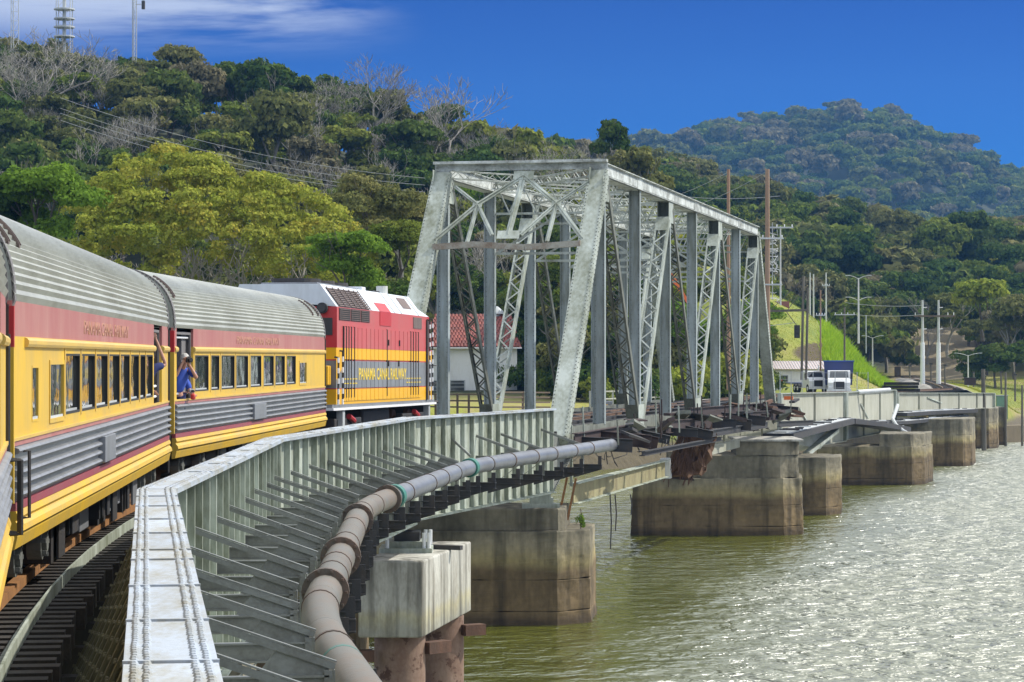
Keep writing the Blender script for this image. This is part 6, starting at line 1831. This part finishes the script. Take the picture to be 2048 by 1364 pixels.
# clutter behind the truss
def block(name, label, cat, p, size, mat, extra=None):
    t = thing(name, label, cat, tuple(p)); w, d, h = size
    MB().box(-w / 2, w / 2, 0, d, 0, h).build("body", M[mat], t, bevel=.04)
    if extra: extra(t, w, d, h)
    return t
def shed_x(t, w, d, h):
    b = MB(); b.add([(-w / 2 - .2, -.3, h), (w / 2 + .2, -.3, h), (w / 2 + .2, d + .3, h + .5), (-w / 2 - .2, d + .3, h + .5)], [(0, 1, 2, 3)]); o = b.build("roof", M['galv'], t); o.modifiers.new("s", 'SOLIDIFY').thickness = .08
    MB().box(-w * .2, w * .1, -.03, -.004, h * .3, h * .8).build("window", M['dark'], t)
block("equipment_cabinet", "grey blue equipment box on the bank behind the first truss bay", "box", px(1205, 225, ypix=822), (1.8, 1.5, .9), 'loco_grey', lambda t, w, d, h: MB().box(-.5, .5, -.1, -.003, .2, .6).build("yellow_panel", M['loco_yellow'], t))
block("site_shed", "low pale shed behind the second truss bay", "shed", px(1355, 262, ypix=808), (7, 4, 2.4), 'concrete_far', shed_x)
def parked_truck(label, p, rz, cabm, load=None, s=1.0):
    t = thing("truck", label, "truck", tuple(p), rz); t.scale = (s, s, s)
    # front faces -y
    b = MB(); b.extrude([(-.1, .55), (-.1, 1.35), (.15, 1.65), (1.0, 1.75), (1.25, 2.45), (2.7, 2.5), (2.7, .55)], 'x', -1.05, 1.05); b.build("cab", M[cabm], t, bevel=.04)
    b = MB(); b.add([(-.88, 1.0, 1.80), (.88, 1.0, 1.80), (.8, 1.215, 2.40), (-.8, 1.215, 2.40)], [(0, 1, 2, 3)]); o = b.build("windscreen", M['glass'], t); o.location = (0, -.02, .02)
    MB().box(-.5, .5, -.14, -.104, .75, 1.45).build("grille", M['dark'], t)
    for x in (-.8, .8): 
        MB().box(x - .16, x + .16, -.13, -.102, .85, 1.05).build("headlight", M['white_bright'], t)
        MB().box(x * 1.45 - .1, x * 1.45 + .1, .9, 1.05, 1.7, 2.2).build("mirror", M['dark'], t)
        for y in (.6, 4.2, 5.4):
            w = MB().tube([(x * 1.15 - .14, y, .5), (x * 1.15 + .14, y, .5)], .5, 16).build("wheel", M['rubber'], t); MB().tube([(x * 1.32, y, .5), (x * 1.34, y, .5)], .24, 10).build("rim", M['white'], w)
    MB().box(-1.15, 1.15, -.25, -.15, .45, .75).build("bumper", M['white'], t)
    MB().tube([(1.0, 2.85, 1.2), (1.0, 2.85, 3.2)], .07, 8).build("exhaust_stack", M['galv'], t)
    if load:
        b = MB(); b.hexa([(-1.25, 2.9, 1.1), (1.25, 2.9, 1.1), (1.25, 7, 1.1), (-1.25, 7, 1.1), (-1.4, 2.6, 3.3), (1.4, 2.6, 3.3), (1.4, 7.1, 3.3), (-1.4, 7.1, 3.3)]); b.build("tipper_body", M[load], t)
        MB().box(-1.45, 1.45, 2.5, 7.1, 3.3, 3.42).build("rim_rail", M['blue_stripe'], t)
    MB().box(-.5, .5, 2.7, 6.9, .6, 1.05).build("chassis", M['dark'], t)
    return t
parked_truck("white bonneted tipper truck with a dark blue raised body behind the pale girder", px(1678, 262, ypix=794), -.12, 'white', 'blue_tarp', 1.12)
parked_truck("smaller white truck parked left of the blue bodied tipper", px(1636, 268, ypix=786), .2, 'white', None, .95)
parked_truck("white truck half hidden behind the last truss bay", px(1480, 280, ypix=800), .4, 'white', 'galv', .9)
# long white building with the blue band
def depot():
    y = 285; xa, xb = (1535 - 1024) / 5000 * y, (1678 - 1024) / 5000 * y
    zt1 = EYE - (738 - 715) / 5000 * y; zb = EYE - (792 - 715) / 5000 * y; zr = EYE - (722 - 715) / 5000 * y
    t = thing("depot_building", "long low white building with a blue band and a pale corrugated roof below the mound", "building", ((xa + xb) / 2, y, zb)); w = (xb - xa) / 2; h = zt1 - zb
    MB().box(-w, w, 0, 7, -1, h).build("wall", M['white'], t)
    MB().box(-w + .1, -w + 5.6, -.03, -.004, .95, 1.55).build("blue_band", M['blue_stripe'], t)
    b = MB(); b.add([(-w - .3, -.6, h), (w + .3, -.6, h), (w + .3, 4, zr - zb), (-w - .3, 4, zr - zb), (w + .3, 7.5, h), (-w - .3, 7.5, h)], [(0, 1, 2, 3), (3, 2, 4, 5), (1, 4, 2), (5, 0, 3)]); b.build("roof", worn("pinkish_corrugated_roof", (.48, .40, .38), (.3, .22, .2), .5, 1.2, (1, 1, 1), .8), t)
    for k in range(26): MB().beam((-w + k * w / 13, -.6, h + .03), (-w + k * w / 13, 4, zr - zb + .03), .06, .05).build("roof_rib", M['galv'], t)
    for x in (-w + 1.9, -w + 4.4): 
        o = MB().box(x - .45, x + .45, -.05, -.004, 1.0 + .6, 2.4).build("window", M['galv'], t); MB().box(x - .38, x + .38, -.07, -.052, 1.05 + .6, 2.32).build("pane", M['glass'], o)
depot()
t = thing("red_roofed_hut", "small white hut with a pinkish red roof left of the long depot", "hut", tuple(px(1545, 278, ypix=800)))
MB().box(-1.2, 1.0, 0, 3, 0, 2.1).build("wall", M['white'], t)
MB().extrude([(-1.4, 2.1), (0.2, 3.0), (1.2, 2.1)], 'y', -.4, 3.3).build("roof", worn("pink_red_roof", (.55, .12, .13), amount=.3, rough=.7), t)
# mesh fence in front of the trucks
t = thing("mesh_fence", "thin wire fence with slim posts in front of the trucks", "fence", tuple(px(1560, 245, ypix=795))); o = t.location.copy()
for k in range(9):
    c = px(1560 + k * 22, 245 + k * 1.2, ypix=795) - o; MB().beam(c, c + Vector((0, 0, 2.6)), .07, .07).build("post", M['galv'], t)
for z in (.2, 1.0, 1.8, 2.5): MB().beam(Vector((0, 0, z)), px(1736, 255, ypix=795) - o + Vector((0, 0, z)), .02, .02).build("wire", M['wire'], t)
# sleepers stacked at the far track
t = thing("sleeper_stack", "stack of dark timber sleepers beside the far track above the girders", "timber stack", tuple(px(1804, 262, ypix=783))); r = random.Random(8)
for k in range(11):
    i, j = k % 4, k // 4
    MB().box(-1.7 + r.uniform(-.2, .2), 1.7 + r.uniform(-.2, .2), i * .4, i * .4 + .3, j * .34, j * .34 + .3).build("sleeper", M['tie'], t)
MB().box(-.3, .3, -.25, .0, -1.8, -.1).build("support_block", M['brownwood'], t)
MB().box(.3, 1.2, -.1, .5, -2.2, -.1).build("support_block", M['darkbr'], t)
t = thing("signal_case", "small dark cabinet beside the far curve of the track", "cabinet", tuple(px(1795, 300, ypix=753))); MB().box(-.35, .35, -.2, .2, 0, 1.2).build("body", M['darkbr'], t); MB().box(-.3, .3, -.23, -.203, .1, 1.1).build("door", M['dark'], t)
t = thing("line_cabinet", "tiny brown relay box in the yellow grass right of the track", "cabinet", tuple(px(1940, 330, ypix=770))); MB().box(-.7, .7, -.4, .4, 0, .9).build("body", M['darkbr'], t); MB().box(-.75, .75, -.45, .45, .9, 1.0).build("lid", M['dark'], t)
# the railway beyond: ballast bed and rails on sleepers
def far_track():
    ys = [298 + i * 6 for i in range(48)]
    b = MB()
    for a, c in zip(ys, ys[1:]):
        xa, xc = track_far(a), track_far(c)
        b.add([(xa - 3.4, a, 6.15), (xa + 3.4, a, 6.15), (xc + 3.4, c, 6.15), (xc - 3.4, c, 6.15), (xa - 2.1, a, 6.75), (xa + 2.1, a, 6.75), (xc + 2.1, c, 6.75), (xc - 2.1, c, 6.75)], [(4, 5, 6, 7), (0, 3, 7, 4), (1, 5, 6, 2)])
    b2 = b.build("ballast_bed", M['ballast']); b2["kind"] = "structure"
    t = thing("far_railway_track", "rails curving away between the grassy mound and the twin poles", "railway track", (track_far(298), 298, 6.75)); o = t.location.copy()
    for s in (-.75, .75):
        m_ = MB()
        for a, c in zip(ys, ys[1:]): m_.beam(Vector((track_far(a) + s, a, 6.95)) - o, Vector((track_far(c) + s, c, 6.95)) - o, .12, .16)
        m_.build("rail", M['rail'], t)
    y = 299; TI = MB().box(-1.35, 1.35, -.13, .13, 0, .12).mesh("sleeper", M['tie'])
    while y < 420: mesh_obj("sleeper", TI, t, (track_far(y) - o.x, y - o.y, 0), (0, 0, rot_for(track_far(y + .5) - track_far(y), .5))); y += .66
far_track()
# ---- poles
def pole(label, pxc, y, ytop, ybot=None, r=.14, mat='wood_pole', arms=(), name="utility_pole", lean=0.0, cat="pole", loc=None):
    top = px(pxc, y, ypix=ytop); zb = gz(top.x, y) if ybot is None else px(pxc, y, ypix=ybot).z
    t = thing(name, label, cat, (top.x, y, zb)); H = top.z - zb
    MB().tube([(0, 0, -.4), (lean * H / 2, 0, H / 2), (lean * H, 0, H)], [r * 1.15, r, r * .85], 12).build("shaft", M[mat], t, smooth=True)
    for (f, w, am) in arms:
        z = H * f; a = MB(); a.beam((-w / 2 + lean * z, -.15, z), (w / 2 + lean * z, -.15, z), .1, .12); a = a.build("crossarm", M[am], t)
        for s in (-.45, -.15, .15, .45): MB().tube([(w * s + lean * z, -.15, z + .06), (w * s + lean * z, -.15, z + .25)], .05, 6).build("insulator", M['white'], a)
    return t
pole("shorter of the two tall brown timber poles rising behind the truss", 1457, 205, 338, 770, .15, arms=((.72, 1.2, 'galv'),))
pole("taller brown timber pole with a pale lower shaft at the far end of the truss", 1535, 188, 338, 800, .19, arms=((.70, 2.4, 'galv'), (.5, 2.2, 'galv')))
pole("slim pole with a dangling cable bundle right of the tall brown pole", 1561, 196, 452, 600, .06, 'pole_conc', arms=((.98, 2.0, 'galv'),))
# rack of tangled insulators hanging between the pole and its neighbour
t = thing("insulator_rack", "tangle of wires and insulators clinging to the tall brown pole", "wire rack", tuple(px(1545, 190, ypix=600))); r = random.Random(12)
for k in range(34):
    z = r.uniform(0, 5.6); MB().tube([(-.3 + r.gauss(0, .1), 0, z), (r.uniform(0, .5), r.gauss(0, .1), z + r.gauss(0, .25)), (.35 + r.gauss(0, .1), 0, z + r.gauss(0, .3))], .022, 4).build("wire_loop", M[r.choice(['galv', 'dark', 'white'])], t)
MB().box(-.03, .03, -.03, .03, 0, 5.9).build("upright", M['galv'], t)
# H frame of dark poles with the traffic light
def hframe():
    y = 262; t = thing("pole_frame", "dark timber pole frame with a raking brace and crossbeam on the mound's foot", "pole frame", tuple(px(1605, y, ypix=722))); o = t.location.copy()
    for a, top in ((1603, 552), (1612, 575)): MB().tube([px(a, y, ypix=760) - o, px(a + 4, y, ypix=top) - o], .13, 8).build("pole", M['pole_dark'], t)
    MB().beam(px(1532, y, ypix=622) - o, px(1614, y, ypix=620) - o, .25, .25).build("crossbeam", M['pole_dark'], t)
    for a, b_, c, d in ((1540, 622, 1607, 556), (1572, 622, 1600, 660), (1574, 622, 1607, 575)): MB().beam(px(a, y, ypix=b_) - o, px(c, y, ypix=d) - o, .07, .07).build("brace", M['pole_dark'], t)
    s = MB(); s.beam(px(1534, y + .5, ypix=652) - o, px(1590, y + .5, ypix=645) - o, .05, .05); s.build("signal_arm", M['galv'], t)
hframe()
t = thing("traffic_light", "dark traffic signal head hanging from the arm beside the pole frame", "traffic light", tuple(px(1594, 261, ypix=676))); 
MB().box(-.28, .28, -.2, .2, 0, 1.35).build("housing", M['dark'], t)
for k in range(3): 
    o_l = MB().tube([(0, -.205, .25 + k * .42), (0, -.34, .25 + k * .42)], .17, 12).build("hood", M['dark'], t); MB().tube([(0, -.21, .25 + k * .42), (0, -.235, .25 + k * .42)], .13, 12).build("lens", M['lamp_glass'], o_l)
t = thing("mound_signboard", "dull red brown board on top of the grassy mound", "board", tuple(px(1563, 320, ypix=618))); MB().box(-1.1, 1.0, 0, .1, 0, 1.0).build("panel", M['sign_red'], t); MB().box(-.9, -.8, .1, .2, -1.2, .9).build("post", M['galv'], t)
def street_lamp(label, pxc, y, ytop, ybot, arm=1.9, tiers=1, mat='pole_conc'):
    b = px(pxc, y, ypix=ybot); H = px(pxc, y, ypix=ytop).z - b.z
    t = thing("street_lamp", label, "street lamp", tuple(b)); MB().tube([(0, 0, -1), (0, 0, H)], [.13, .08], 8).build("column", M[mat], t)
    for k in range(tiers):
        z = H * (1 - .38 * k)
        for s in (-1, 1):
            a = MB().tube([(0, 0, z - .1), (s * arm * .5, 0, z + .15), (s * arm, 0, z + .3)], .04, 5).build("arm", M[mat], t)
            MB().box(min(s * arm, s * (arm + .55)), max(s * arm, s * (arm + .55)), -.12, .12, z + .26, z + .36).build("lamp_head", M['galv'], a)
street_lamp("tall pale twin armed street lamp with two tiers of arms behind the mound", 1717, 300, 556, 670, 1.0, 2)
street_lamp("small pale twin armed street lamp before the dark bush", 1936, 380, 710, 760, 1.6)
street_lamp("distant lamp post with drooping arms behind the mound's slope", 1745, 400, 675, 720, 1.2)
pole("left of the three thin pale poles behind the mound", 1620, 330, 545, 640, .10, 'pole_conc')
pole("middle of the three thin pale poles behind the mound", 1627, 340, 548, 640, .10, 'pole_conc')
pole("right of the three thin pale poles behind the mound", 1652, 335, 545, 650, .10, 'pole_conc', arms=((.75, 1.0, 'galv'),))
pole("thin rusty brown pole standing before the depot roof", 1641, 270, 580, 760, .09, 'wood_pole', arms=((.72, 1.0, 'galv'),))
pole("dark slim pole planted on the tall bright grass", 1689, 290, 614, 722, .11, 'pole_dark', arms=((.86, 2.4, 'galv'),))
pole("thin faint pole right of the tall double armed lamp", 1732, 320, 630, 700, .06, 'galv')
for k, (a, lb) in enumerate(((1845, "left one of the twin grey poles with stout white feet"), (1877, "right one of the twin grey poles with stout white feet"))):
    y = 345; b = px(a, y, ypix=753); t = thing("footed_pole", lb, "pole", tuple(b)); H = px(a, y, ypix=600).z - b.z; hf = px(a, y, ypix=685).z - b.z
    MB().tube([(0, 0, -1.0), (0, 0, hf)], [.33, .28], 14).build("foot", M['white'], t, smooth=True)
    MB().tube([(0, 0, hf), (0, 0, H)], [.2, .13], 12).build("shaft", M['pole_conc'], t, smooth=True)
    for z in (.62, .9): MB().tube([(0, 0, H * z), (.6, 0, H * z + .05)], .06, 6).build("arm", M['white'], t)
t = thing("crossarm_beam", "brown crossarm joining the twin white footed poles", "crossarm", tuple(px(1861, 344.6, ypix=632))); MB().box(-2.3, 3.4, -.08, .08, -.12, .12).build("beam", M['brownwood'], t)
for s in (-2.1, 2.4, 3.2): MB().tube([(s, 0, .12), (s, 0, .5)], .06, 6).build("insulator", M['white'], t)
t = pole("leaning weathered mooring pole against the last pier", 1968, 285, 738, 900, .26, 'pole_dark', lean=-.012, name="mooring_pole")
pole("thin dark post right of the leaning mooring pole", 2011, 300, 745, 905, .15, 'pole_dark', name="mooring_pole")
pole("thin dark post at the right edge standing in the water", 2044, 300, 770, 905, .13, 'pole_dark', name="mooring_pole")
t = thing("green_bank_panel", "faded green panel beside the last pier", "panel", tuple(px(2004, 312, ypix=838))); MB().box(-.7, .7, 0, .3, 0, 2.9).build("panel", worn("faded_green_panel", (.14, .26, .17), amount=.4), t); MB().box(-.75, .75, -.05, .35, 2.9, 3.0).build("cap", M['galv'], t)
t = thing("abutment", "brown stained concrete abutment wall on the far shore", "abutment", (57.5, 303, -3)); 
MB().box(-14, 2.2, 0, 5, 0, 7.6).build("wall", M['concrete_old'], t); MB().box(2.25, 60, 5, 7, 0, 5.1).build("quay_wall", worn("brown_quay_wall", (.24, .19, .12), (.12, .10, .06), .5, .5, rough=.9), t).rotation_euler = (0, 0, .62)
# orange boom
t = thing("orange_boom", "orange tubular boom jutting up behind the truss", "crane boom", tuple(px(1345, 240, ypix=560))); MB().beam((-.6, 0, .9), (.9, 0, -1.3), .35, .42).build("boom", M['orange'], t); MB().beam((.9, 0, -1.35), (1.8, 0, -2.9), .25, .3).build("lower_boom", M['orange'], t)
t.location.z += .2
# ---- radio masts on the left ridge
def mast(label, pxc, y, w, mat, extra=None, cat="radio mast"):
    x = (pxc - 1024) / 5000 * y; zb = gz(x, y) - 1; zt2 = EYE + 760 / 5000 * y
    t = thing("radio_mast", label, cat, (x, y, zb)); H = zt2 - zb
    L3 = [(w / 2 * math.cos(a), w / 2 * math.sin(a)) for a in ((.5, 2.6, 4.7) if extra != 'tank' else (.78, 2.36, 3.93, 5.5))]
    for (u, v) in L3: MB().tube([(u, v, 0), (u, v, H)], .07, 5).build("leg", M[mat], t)
    z = 0; k = 0; st = w * 1.1 if extra != 'tank' else w * .8
    b = MB()
    while z < H - st:
        for i in range(len(L3)):
            p, q = L3[i], L3[(i + 1) % len(L3)]
            b.beam((p[0], p[1], z), (q[0], q[1], z + st), .04, .04); b.beam((p[0], p[1], z + st), (q[0], q[1], z + st), .04, .04)
        z += st
    b.build("lattice", M[mat], t, kind="stuff")
    return t, H
mt, H = mast("slim lattice radio mast with a dark dish standing alone on the ridge", 268, 415, .8, 'galv')
MB().tube([(1.5, 0, H - 5.2), (1.5, 0, H - 3.8)], .3, 10).build("dish", M['dark'], mt); MB().beam((.2, 0, H - 4.4), (1.5, 0, H - 4.4), .1, .1).build("dish_arm", M['galv'], mt)
mt, H = mast("wider lattice tower with ringed platforms left of the slim mast", 128, 420, 3.3, 'galv', 'tank')
MB().tube([(0, 0, H - 26), (0, 0, H - 2)], [.3, .3], 10).build("central_pipe", M['galv'], mt)
for z in (H - 10.0, H - 8.4, H - 7, H - 5.4): MB().tube([(0, 0, z), (0, 0, z + .22)], 1.75, 18).build("ring_platform", M['galv'], mt)
mt, H = mast("faint lattice mast at the far left edge of the ridge", 28, 428, 1.5, 'galv')
# ---- overhead wires
def wire(label, a, c, sag, n=16, r=.03, name="power_line"):
    a, c = Vector(a), Vector(c); P = [a.lerp(c, i / n) - a - Vector((0, 0, sag * 4 * (i / n) * (1 - i / n))) for i in range(n + 1)]
    o = MB().tube(P, r, 4).build(name, M['wire']); o.location = a; setp(o, label, "power line", "power lines across the left hillside" if "hill" in label else None); return o
for k, (y0, y1) in enumerate(((215, 338), (232, 352), (238, 366), (248, 372))):
    wire(["uppermost power line slanting across the wooded hill", "second power line slanting across the wooded hill", "third power line slanting across the wooded hill", "lowest power line slanting across the wooded hill"][k],
         px(120, 240 + k, ypix=y0 - 20 + k * 4), px(850, 236 + k, ypix=y1 + 18), 1.2, 16, .02)
wire("thin wire from the short brown pole to the tree tops", px(1300, 240, ypix=405), px(1455, 205, ypix=345), .3, 8, .022)
wire("thin wire from the tall brown pole towards the short one's left", px(1330, 235, ypix=425), px(1535, 188, ypix=342), .5, 10, .022)
wire("level wire linking the crossarms of the two brown poles", px(1330, 235, ypix=388), px(1560, 188, ypix=392), .3, 10, .022)
wire("wire between the twin white footed poles and the woods", px(1700, 420, ypix=628), px(1846, 345, ypix=629), .3, 8, .04)
wire("upper wire between the woods and the twin white footed poles", px(1690, 430, ypix=605), px(1846, 345, ypix=611), .3, 8, .04)
# fence posts and small posts on the yellow field
r = random.Random(5)
for k, (a, yb, h) in enumerate(((1862, 751, 1.6), (1890, 757, 1.8), (1947, 762, 1.2), (1820, 745, .9), (2030, 790, 2.6), (2003, 775, 2.0))):
    t = thing("marker_post", ["dark post between the twin poles", "dark post right of the twin poles", "tiny post by the relay box", "tiny post left of the twin poles", "dark forked post near the right edge", "dark bent post left of the forked one"][k], "post", tuple(px(a, 340 if k < 4 else 318, ypix=yb)))
    MB().tube([(0, 0, -.8), (r.gauss(0, .05), 0, h)], .12, 6).build("shaft", M['pole_dark'], t); MB().cbox((0, 0, h), (.4, .2, .2)).build("head", M['dark'], t)
# ---------------------------------------------------------------- air
hz = MB().box(-3000, 3000, -3000, 3000, -5.2, 340).build("haze", None)
m = bpy.data.materials.new("thin_haze"); m.use_nodes = True
N, L = m.node_tree.nodes, m.node_tree.links; N.clear()
o_ = N.new("ShaderNodeOutputMaterial"); v_ = N.new("ShaderNodeVolumePrincipled")
v_.inputs["Color"].default_value = (.20, .50, 1.0, 1); v_.inputs["Density"].default_value = .0001; v_.inputs["Anisotropy"].default_value = .2
L.new(v_.outputs[0], o_.inputs["Volume"])
hz.data.materials.append(m); setp(hz, "thin pale haze over the river and hills", None, None, "stuff")
